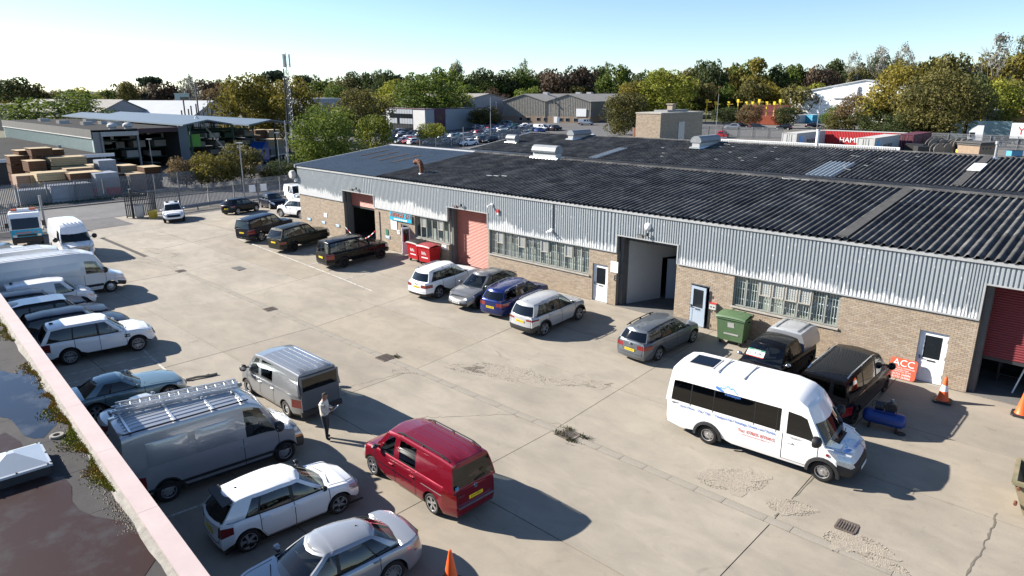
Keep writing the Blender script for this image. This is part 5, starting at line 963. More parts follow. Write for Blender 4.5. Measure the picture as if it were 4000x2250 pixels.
# black pickup with silver canopy
sp=S_landy(L=5.15,W=1.83,wb=3.085,fo=.90,r=.37,sill=.36,sh=[(-2.57,1.12),(-1.0,1.12),(0,1.10),(1.1,1.12),(1.75,1.08),(2.57,.90)],cabx=(-2.5,1.28),doors=[(-.55,.30),(.30,1.22)],cf=.8,nf=2.6)
sp['cabs']=[dict(sides=[(-.75,-.62,'x'),(-.62,-.52,'g'),(.18,.18,'b'),(.28,.26,'g'),(1.04,.40,'x'),(1.22,.54,'x')],yb=.84,yt=.64,roof=[(-.8,1.73),(-.2,1.78),(.3,1.77),(.6,1.71)],bf=.2,br=.03,rw=False),dict(sides=[(-2.52,-2.36,'x'),(-1.6,-1.6,'x'),(-.86,-.90,'x')],yb=.86,yt=.68,roof=[(-2.5,1.76),(-2.0,1.83),(-.8,1.82)],bf=.03,br=.03,ws=False,lab='canopy',rlab='canopy_roof',bulge=.05)]
sp['mats']={'canopy':'p_silver','canopy_roof':'p_silver_light','rear_window':'glass_dark'}; sp['fr']=[('headlight',.60,1.0,.54,.86),('grille',0,.55,.50,.80)]
t,c=vehicle('black_pickup','black pickup with silver canopy and sale card in the windscreen','pickup',sp,-10.0,26.15,-91,'p_black',style='black',mirror='chrome')
q=Matrix.Translation((1.02,-.30,1.42))@Matrix.Rotation(R(-46),4,'Y'); b=MB(); b.box(-.012,.0,-.36,.34,-.16,.16,0,q); s=b.build('sale_card',M['white'],t); b=MB(); b.box(-.011,.004,-.36,.34,.10,.165,0,q); b.build('card_band',M['signgreen'],s)
b=MB(); b.box(-.011,.004,-.36,.34,-.165,-.125,0,q); b.build('card_band',M['hazred'],s); e=(q@Matrix(((0,0,1,0),(1,0,0,0),(0,1,0,0),(0,0,0,1)))).to_euler(); o=text('£14500',.17,s,q@Vector((.008,0,-.02)),e,M['ink'],ext=.001); o=text('ON SALE',.07,s,q@Vector((.010,0,.13)),e,M['white'],ext=.001)
for y in (-.45,.45): b=MB(); b.box(-2.2,-1.0,y-.03,y+.03,1.85,1.90); b.build('roof_bar',M['alu'],t)
t,c=vehicle('black_van','glossy black van with chrome roof rails behind the minibus','van',S_midvan(L=5.14,wb=3.2,W=1.93,mats={'bumper':'p_black'},cabs=[dict(sides=[(-2.52,-2.36,'x'),(-2.3,-2.2,'d'),(-.98,-.96,'b'),(-.90,-.88,'d'),(.25,.25,'b'),(.36,.35,'g'),(1.34,.66,'x'),(1.58,.88,'x')],yb=.91,yt=.74,roof=[(-2.5,1.86),(-1.8,1.90),(.4,1.91),(1.0,1.84)],bf=.20,br=.05,bulge=.02,rw=True,crown=.045)]),-7.15,26.05,88.5,'p_black',style='black'); rails(t,c,M['chrome'],.68,-2.1,.5,.05); sidetrim(t,c,-1.2,1.2,-.04,.03,M['alu'],'side_step',.03)
# white minibus
sp=S_bigvan(L=6.30,W=2.0,wb=3.75,fo=.93,r=.355,sill=.32,sh=[(-3.15,1.32),(0,1.32),(1.75,1.30),(2.35,1.17),(3.15,.95)],cabx=(-3.1,2.3),doors=[(.95,2.05)],fr=[('headlight',.60,1.0,.56,.92),('grille',0,.62,.46,.60),('bumper',0,1.3,0,.44)],re=[('tail_light',.88,1.2,.5,.9),('bumper',0,1.2,0,.30)],lowtrim=0,pf=.50)
sp['cabs'][0].update(sides=[(-3.12,-2.95,'x'),(-2.92,-2.80,'d'),(-2.22,-2.18,'b'),(-2.18,-2.14,'d'),(-1.40,-1.38,'b'),(-1.37,-1.35,'d'),(.00,.00,'b'),(.03,.03,'d'),(.72,.72,'b'),(.75,.75,'d'),(.86,.84,'x'),(1.06,1.04,'g'),(2.00,1.42,'x'),(2.26,1.58,'x')],roof=[(-3.1,2.44),(-2.6,2.54),(.8,2.56),(1.3,2.46),(1.7,2.22)],yb=.975,yt=.80,bulge=.035,swr=(.04,.60),wsr=(.04,.66),bf=.26,crown=.05)
t,c=vehicle('white_minibus','white high roof minibus with blue lettering and dark side windows','minibus',sp,-8.15,21.05,3.5,'p_white',style='steel',mirror='black')
yy=lambda z,x=0:-(.975+(.80-.975)*(z-1.27)/1.27+.035*4*((z-1.27)/1.27)*(1-(z-1.27)/1.27)+.006)
M['liveryblue']=mk('liveryblue',(.08,.20,.55),.4,var=.02); M['liverysky']=mk('liverysky',(.04,.36,.72),.4,var=.02); M['liveryred']=mk('liveryred',(.50,.06,.05),.4,var=.02)
ls=-(1.0-.012)-.006
text('Airport Runs - Day Trips - Transport for Meetings, Events and Parties',.15,t,(-.98,ls-.004,1.20),(PI/2,0,0),M['liveryblue'],ext=.002,sx=.80); text('Tel: 07805 870415',.17,t,(.12,ls-.006,.95),(PI/2,0,0),M['liveryred'],ext=.002,sx=.95); text('Email: himalayanminibus24@gmail.com',.06,t,(.12,ls-.006,.83),(PI/2,0,0),M['liveryred'],ext=.001)
def peaks(par,mtx,mat1,mat2,s=1.0):
    b=MB(); pts=[(-.5,0),(-.32,.16),(-.22,.10),(-.02,.30),(.12,.18),(.22,.24),(.5,.0)]; w=.022
    for a,c_ in zip(pts[:-1],pts[1:]): b.quad((a[0]*s,0,a[1]*s-w),(c_[0]*s,0,c_[1]*s-w),(c_[0]*s,0,c_[1]*s+w*.4),(a[0]*s,0,a[1]*s+w*.4))
    o=b.build('mountain_emblem',mat1,par); o.matrix_local=mtx; b=MB(); b.poly([(-.62*s,0,.10*s),(-.50*s,0,.16*s),(-.22*s,0,.02*s),(-.16*s,0,-.08*s),(-.40*s,0,-.03*s),(-.55*s,0,.02*s)]); o=b.build('swoosh_emblem',mat2,par); o.matrix_local=mtx
z0=2.14; tl=math.atan2(yy(2.3)-yy(2.0),.3); peaks(t,Matrix.Translation((-.95,yy(z0)-.008,z0))@Matrix.Rotation(-tl,4,'X'),M['liverysky'],M['liveryblue'],.7); o=text('Himalayan',.13,t,(-.75,yy(2.06)-.012,2.05),(PI/2-tl,0,0),M['liveryblue'],ext=.002)
mt=Matrix.Translation((2.82,-.25,1.125))@Matrix.Rotation(PI/2,4,'Z')@Matrix.Rotation(R(-62),4,'X'); peaks(t,mt,M['liverysky'],M['liveryblue'],.9); o=text('Himalayan',.15,t,(2.90,.1,1.085),(R(28),0,PI/2),M['liveryblue'],ext=.002)
text('TRANSIT',.09,t,(1.32,ls-.004,1.24),(PI/2,0,0),M['chrome'],ext=.002)
b=MB(); b.prism([(-2.55,2.585),(-1.75,2.60),(-1.75,2.635),(-2.55,2.62)],-.36,.36,1); b.build('roof_hatch',M['glass_dark'],t); b=MB(); b.prism([(-2.63,2.57),(-1.67,2.59),(-1.67,2.612),(-2.63,2.595)],-.44,.44,1); b.build('hatch_frame',M['white_dirty'],t)
for x in (-1.45,-.55): b=MB(); b.box(x-.02,x+.02,-.62,.62,2.60,2.63); b.build('roof_seam',M['white_dirty'],t)
b=MB(); b.box(2.42,2.60,-.42,.42,1.235,1.245); q=b.build('bonnet_vent',M['black'],t); q.rotation_euler=(0,.28,0); q.location=(-.34,0,.70)
b=MB(); b.prism([(1.62,1.65),(1.64,1.65),(1.64,1.82),(1.62,1.82)],-.5,-.25,1); 
for ax in (c.fa,c.ra):
    for sg in (-1,1):
        b=MB(); rows=[]; R_=.355+.065
        for i in range(13):
            a=-.1+(PI+.2)*i/12; rows.append([(ax+rad*math.cos(a),sg*(1.0+yo),.355+rad*math.sin(a)) for rad,yo in ((R_-.01,-.03),(R_-.005,.045),(R_+.09,.03),(R_+.10,-.04))])
        b.grid(rows); b.build('arch_trim',M['trim'],t)
b=MB(); b.cyl((2.33,-1.01,1.0),(2.33,-.99,1.0),.05,.05,10); b.build('side_repeater',M['taillamp'],t)
# ---------------------------------------------------------------- near flat-roofed building with pink parapet
A0=g(0,1143.65,4.2); B0=g(821.4,2250,4.2); DV=(B0-A0).normalized(); NV=Vector((-DV.y,DV.x,0)); PA=A0-DV*26; LEN=(B0-A0).length+26+16
ang=math.atan2(DV.y,DV.x)   # local frame: x along the parapet, y towards the yard (0 = outer edge)
M['felt']=mconc('felt',(.085,.080,.080),.5); M['coping']=mk('coping',(.42,.335,.325),.8,var=.08,scale=1.3,bump=.05); M['cement']=mk('cement',(.30,.28,.25),.9,var=.3,scale=5,bump=.3); M['moss']=mk('moss',(.17,.19,.015),.95,col2=(.25,.16,.03),thr=(.40,.62),scale=1.1)
M['puddle_blue']=mk('puddle_blue',(.020,.022,.026),.06,col2=(.075,.075,.075),thr=(.52,.66),scale=1.1,spec=.6); M['puddle_red']=mk('puddle_red',(.050,.027,.023),.42,col2=(.070,.064,.062),thr=(.52,.74),scale=1.6,spec=.15)
nb_=thing('flat_roof_building','flat felt roofed building with a pale pink parapet in the bottom left corner','building',PA,ang)
w=MB(); w.box(0,LEN,-.26,-.02,-4.2,-.06); w.build('parapet_wall',M['cement'],nb_); w=MB(); w.box(0,LEN,-22,-.27,-4.2,-.36); w.build('block',M['cement'],nb_)
x=0
while x<LEN: l=3.05; q=MB(); q.box(x+.004,x+l-.004,-.36,0,-.06,0); q.build('coping_stone',M['coping'],nb_); x+=l
q=MB(); rows=[]
for i in range(120):
    xx=LEN*i/119; rows.append([(xx,-.262,-.10+.02*math.sin(i*1.7)),(xx,-.30-.02*math.sin(i*2.3),-.25),(xx,-.40-.05*math.sin(i*.9)**2,-.335)])
q.grid(rows); q.build('fillet',M['cement'],nb_)
x=0
while x<LEN: q=MB(); z=-.345+rng.uniform(0,.004); q.box(x+.003,x+.985,-22,-.27,z-.03,z); q.build('felt_sheet',M['felt'],nb_); x+=.99
def L2P(px,py,z): v=g(px,py,4.2+z)-PA; return v.dot(DV),v.dot(NV)
def blob(cx,cy,rx,ry,seed,z,name,mat,N=44,j=.22):
    r=random.Random(seed); q=MB(); pts=[]
    for i in range(N): t=2*PI*i/N; k=1+j*math.sin(3*t+seed)+.5*j*math.sin(8*t+seed*2)+r.uniform(-.05,.05); pts.append((cx+rx*k*math.cos(t),min(-.42,cy+ry*k*math.sin(t)),z))
    q.poly(pts); return q.build(name,mat,nb_)
a=L2P(230,1570,-.335); blob(a[0]-1.3,a[1]-.5,2.6,1.0,2,-.3375,'puddle',M['puddle_blue']); a=L2P(330,2050,-.335); blob(a[0]-.2,a[1]-1.1,4.2,1.55,5,-.3375,'puddle',M['puddle_red']); a=L2P(60,2200,-.335); blob(a[0]+.5,a[1]-.9,2.0,.7,9,-.3372,'puddle',M['puddle_red'])
mo=MB(); gv=MB()
for (p0,p1,den,wd) in (((30,1210),(62,1330),700,.5),((90,1420),(150,1490),260,.30),((205,1530),(320,1765),1500,.36),((320,1765),(425,1930),850,.26),((200,1700),(250,1722),120,.15),((120,1440),(250,1500),120,.2)):
    a,c_=L2P(*p0,-.33),L2P(*p1,-.33)
    for i in range(den*2):
        f=rng.random(); X=a[0]+(c_[0]-a[0])*f+rng.gauss(0,.05); Y=min(-.31,-.36-abs(rng.gauss(0,wd*.62))*(.55+.45*math.sin(X*3.1))); h=rng.uniform(.02,.075)*(1 if Y>-.5 else .7); s=rng.uniform(.012,.03); t=rng.random()*PI; dx,dy=s*math.cos(t),s*math.sin(t)
        mo.poly([(X-dx,Y-dy,-.34),(X+dx,Y+dy,-.34),(X+rng.uniform(-.03,.03),Y+rng.uniform(-.03,.03),-.34+h)])
for (p0,p1,den,wd) in (((200,1600),(330,1800),160,.3),((350,1850),(520,2070),420,.22),((450,1950),(500,2100),80,.3),((90,1420),(200,1530),90,.25)):
    a,c_=L2P(*p0,-.33),L2P(*p1,-.33)
    for i in range(den):
        f=rng.random(); X=a[0]+(c_[0]-a[0])*f; Y=min(-.36,-.40-abs(rng.gauss(0,wd*.55))); s=rng.uniform(.008,.022); d_=[(X+s*1.3*math.cos(k*2.1+i),Y+s*math.sin(k*2.1+i),-.339) for k in range(3)]
        for k in range(3): gv.poly([d_[k],d_[(k+1)%3],(X,Y,-.339+s)])
o=mo.build('moss',M['moss'],nb_); o['kind']='stuff'; o=gv.build('roof_chippings',M['stone'],nb_); o['kind']='stuff'
c1=L2P(196,1807,-.12); c2=L2P(163,1741,-.12); M['dome']=mk('dome',(.62,.66,.70),.22,var=.06,scale=2,coat=.6)
t=thing('roof_skylight','white pyramid skylight dome on the felt roof','skylight',nb_.location+DV*((c1[0]+c2[0])/2)+NV*((c1[1]+c2[1])/2-.62)+Vector((0,0,-.345)),ang)
q=MB(); q.box(-.60,.60,-.60,.60,0,.20); q.build('upstand',M['felt'],t); q=MB(); s=.64; z0,z1=.21,.50; base=[(-s,-s,z0),(s,-s,z0),(s,s,z0),(-s,s,z0)]; k=.07; top=[(-k,-k,z1),(k,-k,z1),(k,k,z1),(-k,k,z1)]; b2=[(v[0],v[1],z0+.05) for v in base]
for i in range(4): j=(i+1)%4; q.quad(base[i],base[j],b2[j],b2[i]); ins=[tuple(c_*.92 for c_ in v[:2])+(z0+.06,) for v in base]; q.quad(b2[i],b2[j],ins[j],ins[i]); q.quad(ins[i],ins[j],top[j],top[i])
q.quad(*top); q.build('dome',M['dome'],t)
q=MB()
for i in range(4):
    for f in (-.9,0,.9): a=[(f*s,-s,0),(s,f*s,0),(f*s,s,0),(-s,f*s,0)][i]; q.cyl((a[0]*.97,a[1]*.97,z0+.05),(a[0]*.97,a[1]*.97,z0+.075),.02,.02,6)
q.build('fixing_screws',M['trim'],t)
t=thing('roof_outlet','mossy round rainwater outlet on the felt roof by the parapet','roof outlet',nb_.location+DV*L2P(222,1704,-.33)[0]+NV*(L2P(222,1704,-.33)[1])+Vector((0,0,-.335))); q=MB(); q.lathe([(.16,0),(.15,.05),(.08,.05),(.07,.0)],16); q.build('rim',M['cement'],t)
# ---------------------------------------------------------------- the man reading papers
def person(label,x,y,head):
    t=thing('person',label,'person',(x,y,zyard(x,y)),R(head)); V=[];E_=[];RD=[]
    def v(p,r,par=None):
        V.append(p); RD.append(r); i=len(V)-1
        if par is not None: E_.append((par,i))
        return i
    pel=v((0,0,.97),(.155,.115)); w1=v((.0,0,1.12),(.15,.11),pel); ch=v((-.01,0,1.32),(.175,.125),w1); up=v((-.01,0,1.44),(.13,.10),ch); nk=v((.02,0,1.54),(.058,.06),up); hd=v((.05,0,1.62),(.080,.088),nk); tp=v((.06,0,1.72),(.085,.10),hd); v((.055,0,1.79),(.06,.07),tp)
    for sg in (1,-1):
        sh=v((-.01,sg*.19,1.42),(.075,.075),up); el=v((.03,sg*.255,1.16),(.055,.055),sh); wr=v((.26,sg*.13,1.17),(.038,.038),el); pm=v((.33,sg*.085,1.19),(.030,.042),wr)
        for k,(dx,dz,l) in enumerate(((.045,.02,.9),(.05,.005,1),(.048,-.012,.95),(.04,-.028,.8))): f1=v((.33+dx*l,sg*.075,1.19+dz),(.011,.011),pm); v((.33+dx*1.6*l,sg*.055,1.20+dz),(.009,.009),f1)
        th=v((.345,sg*.06,1.235),(.012,.012),pm); v((.38,sg*.05,1.24),(.010,.010),th)
        hp=v((.0,sg*.10,.90),(.105,.105),pel); kn=v((.02+.05*(sg<0),sg*.115,.50),(.068,.068),hp); an=v((-.03+.10*(sg<0),sg*.12,.09),(.045,.05),kn); v((.09+.10*(sg<0),sg*.135,.045),(.045,.038),an)
    me=bpy.data.meshes.new('body'); me.from_pydata(V,E_,[]); o=ob('body',me,t); sm_=o.modifiers.new('s','SKIN'); 
    for i,r in enumerate(RD): me.skin_vertices[0].data[i].radius=(r[0]*1.12,r[1]*1.12) if r[0]>.03 else r
    me.skin_vertices[0].data[0].use_root=True; o.modifiers.new('u','SUBSURF').levels=2; bpy.context.view_layer.update(); m2=bpy.data.meshes.new_from_object(o.evaluated_get(bpy.context.evaluated_depsgraph_get())); o.modifiers.clear(); o.data=m2; m2.materials.clear()
    for m in (M['jumper'],M['trousers'],M['skin'],M['shoe'],M['hair']): m2.materials.append(m)
    for p in m2.polygons:
        c_=p.center; k=0
        if c_.z<.985: k=1
        if c_.z<.085: k=3
        if c_.z>1.50 and abs(c_.y)<.13: k=2
        if c_.z>1.725 or (c_.z>1.60 and c_.x<.02 and abs(c_.y)<.13): k=4
        if c_.x>.27 and 1.05<c_.z<1.3: k=2
        p.material_index=k; p.use_smooth=True
    q=MB(); q.lathe([(.072,-.02),(.078,.02),(.070,.06)],14,c=(.015,0,1.49)); q.build('collar',M['steel_dark'],t,smooth=40)
    q=MB()
    for sg in (1,-1): q.lathe([(0,.0),(.014,.004),(.018,.014)],8,'y',c=(.04,sg*.088,1.655))
    q.cyl((.135,0,1.66),(.160,0,1.635),.012,.016,6); q.build('ear_and_nose',M['skin'],t); q=MB()
    for sg in (1,-1): q.cyl((.132,sg*.032,1.685),(.139,sg*.032,1.683),.011,.011,6)
    q.box(.128,.136,-.025,.025,1.588,1.598); q.build('eyes_and_mouth',M['hair'],t)
    q=MB(); q.box(-.12,-.05,-.165,.165,.975,1.005); return t
M['jumper']=mk('jumper',(.85,.80,.70),.95,var=.08,scale=14); M['trousers']=mk('trousers',(.045,.05,.062),.9,var=.15,scale=10); M['skin']=mk('skin',(.42,.24,.16),.6,var=.05); M['shoe']=mk('shoe',(.012,.012,.012),.5,var=.1); M['hair']=mk('hair',(.02,.015,.012),.8,var=.2,scale=30)
pt=person('man in beige jumper and dark trousers reading papers behind the silver van',-19.72,11.35,38)
t=thing('papers','small sheaf of white papers held by the man','papers',pt.matrix_basis@Vector((.41,0,1.22)),R(38)); q=MB(); mm=Matrix.Rotation(-.7,4,'Y'); q.box(-.07,.09,-.10,.10,-.004,.004,0,mm); q.build('sheet',M['white'],t); q=MB(); q.box(-.05,.11,-.08,.12,.006,.010,0,mm@Matrix.Rotation(.2,4,'Z')); q.build('sheet',M['white'],t)
# ---------------------------------------------------------------- wheeled bins
M['binred']=mk('binred',(.52,.012,.02),.45,var=.06); M['bingreen']=mk('bingreen',(.115,.20,.095),.5,var=.10,scale=3); M['binlid']=mk('binlid',(.42,.06,.07),.5,var=.06)
def bin_(lab,x,y,rz,mat,lid,wd,dp,ht,txt=None,grp=None):
    t=thing('wheeled_bin',lab,'bin',(x,y,zyard(x,y)),rz,grp); q=MB(); a,c_=wd/2*.90,dp/2*.82; A,Cc=wd/2,dp/2; z0,z1=.20,ht-.18
    lo=[(-a,-c_),(a,-c_),(a,c_),(-a,c_)]; hi=[(-A,-Cc),(A,-Cc),(A,Cc),(-A,Cc)]; q.poly([(p[0],p[1],z0) for p in lo]); 
    for i in range(4): j=(i+1)%4; q.quad((*lo[i],z0),(*lo[j],z0),(*hi[j],z1),(*hi[i],z1))
    q.build('tub',mat,t); q=MB(); q.box(-A-.04,A+.04,-Cc-.04,Cc+.04,z1,z1+.06); q.build('rim',mat,t); q=MB(); n=10
    q.grid([[(-A-.05+(2*A+.1)*i/n,yy,z1+.065+hh+(.045*math.sin(PI*(i/n))**.5)) for i in range(n+1)] for yy,hh in ((-Cc-.07,-.01),(-Cc-.02,.06),(0,.13),(Cc*.7,.12),(Cc+.05,.05),(Cc+.06,-.01))]); q.build('lid',lid,t,smooth=40)
    for X in (-A*.45,A*.45): q=MB(); q.box(X-.03,X+.03,-Cc*.2,Cc+.05,z1+.19,z1+.235); q.build('lid_handle',lid,t)
    for i in range(5): q=MB(); X=-a*.8+i*a*.4; q.prism([(-.02,0),(.02,0),(.025,.03),(-.025,.03)],0,1,2); 
    for sx_ in (-1,1): q=MB(); q.cyl((sx_*(A+.0),0,z1-.10),(sx_*(A+.10),0,z1-.10),.03,.03,8); q.build('trunnion',M['trim'],t)
    for sx_ in (-1,1):
        for sy in (-1,1): q=MB(); X,Y=sx_*a*.8,sy*c_*.8; q.cyl((X-.025,Y,.10),(X+.025,Y,.10),.10,.10,12); w_=q.build('castor',M['tyre'],t); q=MB(); q.box(X-.045,X+.045,Y-.04,Y+.04,.12,.21); q.build('fork',M['galv'],w_)
    tl=math.atan2(Cc-c_,z1-z0)
    if txt: text(txt,.30,t,(0,-(c_+(Cc-c_)*.62)-.012,z0+(z1-z0)*.62),(PI/2+tl,0,0),M['white'],ext=.003,sx=.9)
    q=MB(); zz=z0+(z1-z0)*.33; yy=-(c_+(Cc-c_)*.33)-.008; q.quad((-a*.5,yy,zz-.04),(a*.7,yy,zz-.04),(a*.7,yy-.012,zz+.04),(-a*.5,yy-.012,zz+.04)); q.build('label_strip',M['white'] if txt else M['white_dirty'],t)
    q=MB(); zz=z0+(z1-z0)*.72; yy=-(c_+(Cc-c_)*.72)-.008
    if not txt: q.quad((-.12,yy+.03,zz-.18),(.18,yy+.03,zz-.18),(.18,yy-.02,zz+.16),(-.12,yy-.02,zz+.16)); q.build('label_sheet',M['white_dirty'],t)
    return t
bin_('red wheeled bin with black lid and white lettering by the narrow door',-36.05,28.85,-.05,M['binred'],M['black'],1.15,1.0,1.38,'Biffa','red bins beside the shutter'); bin_('red wheeled bin with faded red lid nearest the salmon shutter',-34.75,28.75,.03,M['binred'],M['binlid'],1.2,1.0,1.36,'Biffa','red bins beside the shutter'); bin_('green wheeled bin beside the pale blue door',-12.95,28.65,.06,M['bingreen'],M['bingreen'],1.28,1.0,1.40)
# ---------------------------------------------------------------- cones, compressor, leaning sign, skip, debris
M['cone']=mk('cone',(.80,.11,.02),.5,var=.08,scale=5)
def cone(lab,x,y,band,h=.98):
    t=thing('traffic_cone',lab,'cone',(x,y,zyard(x,y)+.004),rng.random(),'traffic cones in the yard'); q=MB(); s=.30; k=.08; pts=[(-s,-s+k),(-s+k,-s),(s-k,-s),(s,-s+k),(s,s-k),(s-k,s),(-s+k,s),(-s,s-k)]; q.prism(pts,0,.07,2); q.build('base',M['trim'],t)
    r=lambda z:.20-.165*(z-.07)/(h-.07); q=MB(); q.lathe([(.22,.07),(r(.10),.10),(r(h*.42),h*.42),(r(h*.68),h*.68),(r(h),h),(.02,h+.005)],20); q.build('shell',M['cone'],t,smooth=40)
    if band: q=MB(); q.lathe([(r(h*.44)+.004,h*.44),(r(h*.68)+.004,h*.68)],20); q.build('sleeve',M['white'],t,smooth=40)
cone('orange cone with white sleeve in front of the white door',-4.35,28.2,True); cone('plain orange cone at the right edge by the red shutter',-2.0,28.75,False); cp=g(1758,2150,.98); cone('orange cone cut off by the bottom edge beside the silver saloon',cp.x,cp.y,False)
t=thing('air_compressor','blue horizontal air compressor on the ground behind the black van','compressor',(-5.42,24.75,zyard(0,24.75)),R(8)); q=MB(); M['compblue']=mk('compblue',(.015,.06,.30),.4,var=.1)
q.lathe([(0,-.68),(.16,-.66),(.24,-.58),(.26,-.48),(.26,.48),(.24,.58),(.16,.66),(0,.68)],20,'x',c=(0,0,.42)); q.build('tank',M['compblue'],t,smooth=40)
for X in (-.42,.42): q=MB(); q.box(X-.03,X+.03,-.2,.2,0,.22); q.build('foot',M['black'],t)
q=MB(); q.box(-.35,.35,-.16,.16,.68,.71); q.build('platform',M['compblue'],t); q=MB(); q.cyl((-.32,0,.85),(-.05,0,.85),.14,.14,14); q.build('motor',M['steel_dark'],t); q=MB(); q.cyl((.15,-.06,.85),(.15,.06,.85),.19,.19,18); q.cyl((.15,-.10,.85),(.15,-.06,.85),.05,.05,8); q.build('flywheel',M['trim'],t); q=MB(); q.box(.05,.28,.02,.20,.71,1.02); q.cyl((.16,.11,1.02),(.16,.11,1.12),.06,.05,8); q.build('pump',M['galv_dull'],t); q=MB(); q.tube([Vector((-.4,-.22,.72)),Vector((-.4,-.22,1.08)),Vector((.36,-.22,1.08)),Vector((.36,-.22,.72))],.012,5); q.build('guard',M['black'],t)
t=thing('leaning_sign','orange red sign board lettered ACC leaning on the brick wall','sign',(-6.05,29.22,zyard(0,29.2)+.02)); mm=Matrix.Rotation(R(-14),4,'X'); t.rotation_euler=(R(-14),0,0); t.scale=(.82,.82,.82); q=MB(); k=.08; pts=[(-.60+k,0),(.60-k,0),(.60,k),(.60,1.0-k),(.60-k,1.0),(-.60+k,1.0),(-.60,1.0-k),(-.60,k)]; q.prism(pts,0,.03,1); q.build('board',M['orange_red'],t)
for s_,sz_,z in (('ACC',.46,.76),('AUTO CAR & COMMERCIAL',.085,.53),('BUSINESS PARK,',.085,.43),('WESTWOOD, PE3 9PR',.08,.34),('01733 268086',.14,.21),('01733 263066',.14,.07)): text(s_,sz_,t,(0,-.006,z),FR,M['white'],ext=.002)
M['skipm']=mk('skipm',(.38,.30,.19),.75,col2=(.27,.24,.14),thr=(.4,.6),scale=2.5,bump=.2); t=thing('skip','open weathered tan and green steel skip at the right edge','skip',(.35,22.75,zyard(0,23)),R(4)); q=MB(); h=1.0
for (x0,y0,x1,y1,e0,e1) in ((-1.75,-.8,1.75,-.8,0,0),(1.75,-.8,1.75,.8,.3,.3),(1.75,.8,-1.75,.8,0,0),(-1.75,.8,-1.75,-.8,-.3,-.3)):
    q.quad((x0*.80,y0,.12),(x1*.80,y1,.12),(x1,y1,h),(x0,y0,h))
q.poly([(-1.4,-.8,.13),(1.4,-.8,.13),(1.4,.8,.13),(-1.4,.8,.13)]); q.build('hopper',M['skipm'],t)
for sg in (-1,1): q=MB(); q.box(-1.78,1.78,sg*.8-.06,sg*.8+.06,h-.03,h+.07); q.build('rim',M['skipm'],t); q=MB(); q.box(sg*1.75-.06,sg*1.75+.06,-.74,.74,h-.03,h+.07); q.build('rim',M['skipm'],t)
for X in (-1.3,-.6,.6,1.3):
    for sg in (-1,1): q=MB(); q.box(X-.05,X+.05,sg*.81-.04,sg*.81+.04,.14,h-.03); q.build('rib',M['skipm'],t)
for z in (.45,.92): q=MB(); q.cyl((-1.62,-.95,z),(-1.62,-.78,z),.045,.045,8); q.build('lug',M['rust'],t)
M['bark']=mk('bark',(.16,.13,.10),.95,var=.35,scale=6,bump=.4); M['oldwood']=mk('oldwood',(.30,.27,.23),.9,var=.3,scale=7,bump=.2)
t=thing('fallen_branch','broken grey branch lying in the yard beyond the blue coupe','branch',(-28.35,10.65,.0),R(74)); q=MB(); q.tube([Vector((-.65,0,.05)),Vector((-.2,.03,.07)),Vector((.25,-.02,.05)),Vector((.6,.03,.05))],.05,7); q.build('stem',M['oldwood'],t); q=MB(); q.tube([Vector((.0,.01,.06)),Vector((.3,.14,.06))],.022,5); q.tube([Vector((-.3,.02,.06)),Vector((-.5,-.1,.05))],.02,5); q.build('twig',M['oldwood'],t)
t=thing('manhole','dark round oil stained cover near the blue compressor','cover',(-4.85,24.75,zyard(0,24.75)+.008)); q=MB(); q.cyl((0,0,-.01),(0,0,.006),.17,.17,18); q.build('disc',M['joint'],t)
t=thing('manhole','square concrete inspection cover in the middle of the far yard','cover',(-44.9,20.3,zyard(-44.9,20.3)+.008)); q=MB(); q.box(-.55,.55,-.35,.35,-.01,.006); q.build('plate',M['tarmac'],t)
# workshop contents glimpsed inside the bays
t=thing('step_ladder','red step ladder standing inside the dark left bay','ladder',(sx(-45.9),31.2,ZB)); q=MB()
for sg in (-1,1): q.tube([Vector((sg*.28,-.35,0)),Vector((sg*.12,0,1.9))],.025,5); q.tube([Vector((sg*.28,.4,0)),Vector((sg*.12,.02,1.9))],.02,5)
q.build('stiles',M['hazred'],t)
for i in range(6): q=MB(); f=(i+.7)/6.5; q.box(-.27+.15*f,.27-.15*f,-.35+.35*f-.04,-.35+.35*f+.04,1.9*f-.012,1.9*f+.012); q.build('tread',M['hazred'],t)
t=thing('work_bench','cluttered steel bench inside the right hand bay','bench',(-2.0,32.0,ZB)); q=MB(); q.box(-1.3,1.3,-.4,.4,.82,.88); q.build('top',M['galv_dull'],t)
for X in (-1.2,0,1.2):
    for Y in (-.35,.35): q=MB(); q.box(X-.03,X+.03,Y-.03,Y+.03,0,.82); q.build('leg',M['steel_dark'],t)
q=MB(); q.box(-1.25,1.25,-.35,.35,.30,.33); q.build('shelf',M['steel_dark'],t)
t=thing('lamp_tube','slim white strip leaning inside the right hand bay','strip',(-2.55,30.7,ZB)); q=MB(); q.box(-.025,.025,-.02,.02,0,1.5); o=q.build('tube',M['white'],t); o.rotation_euler=(R(-8),R(12),0)
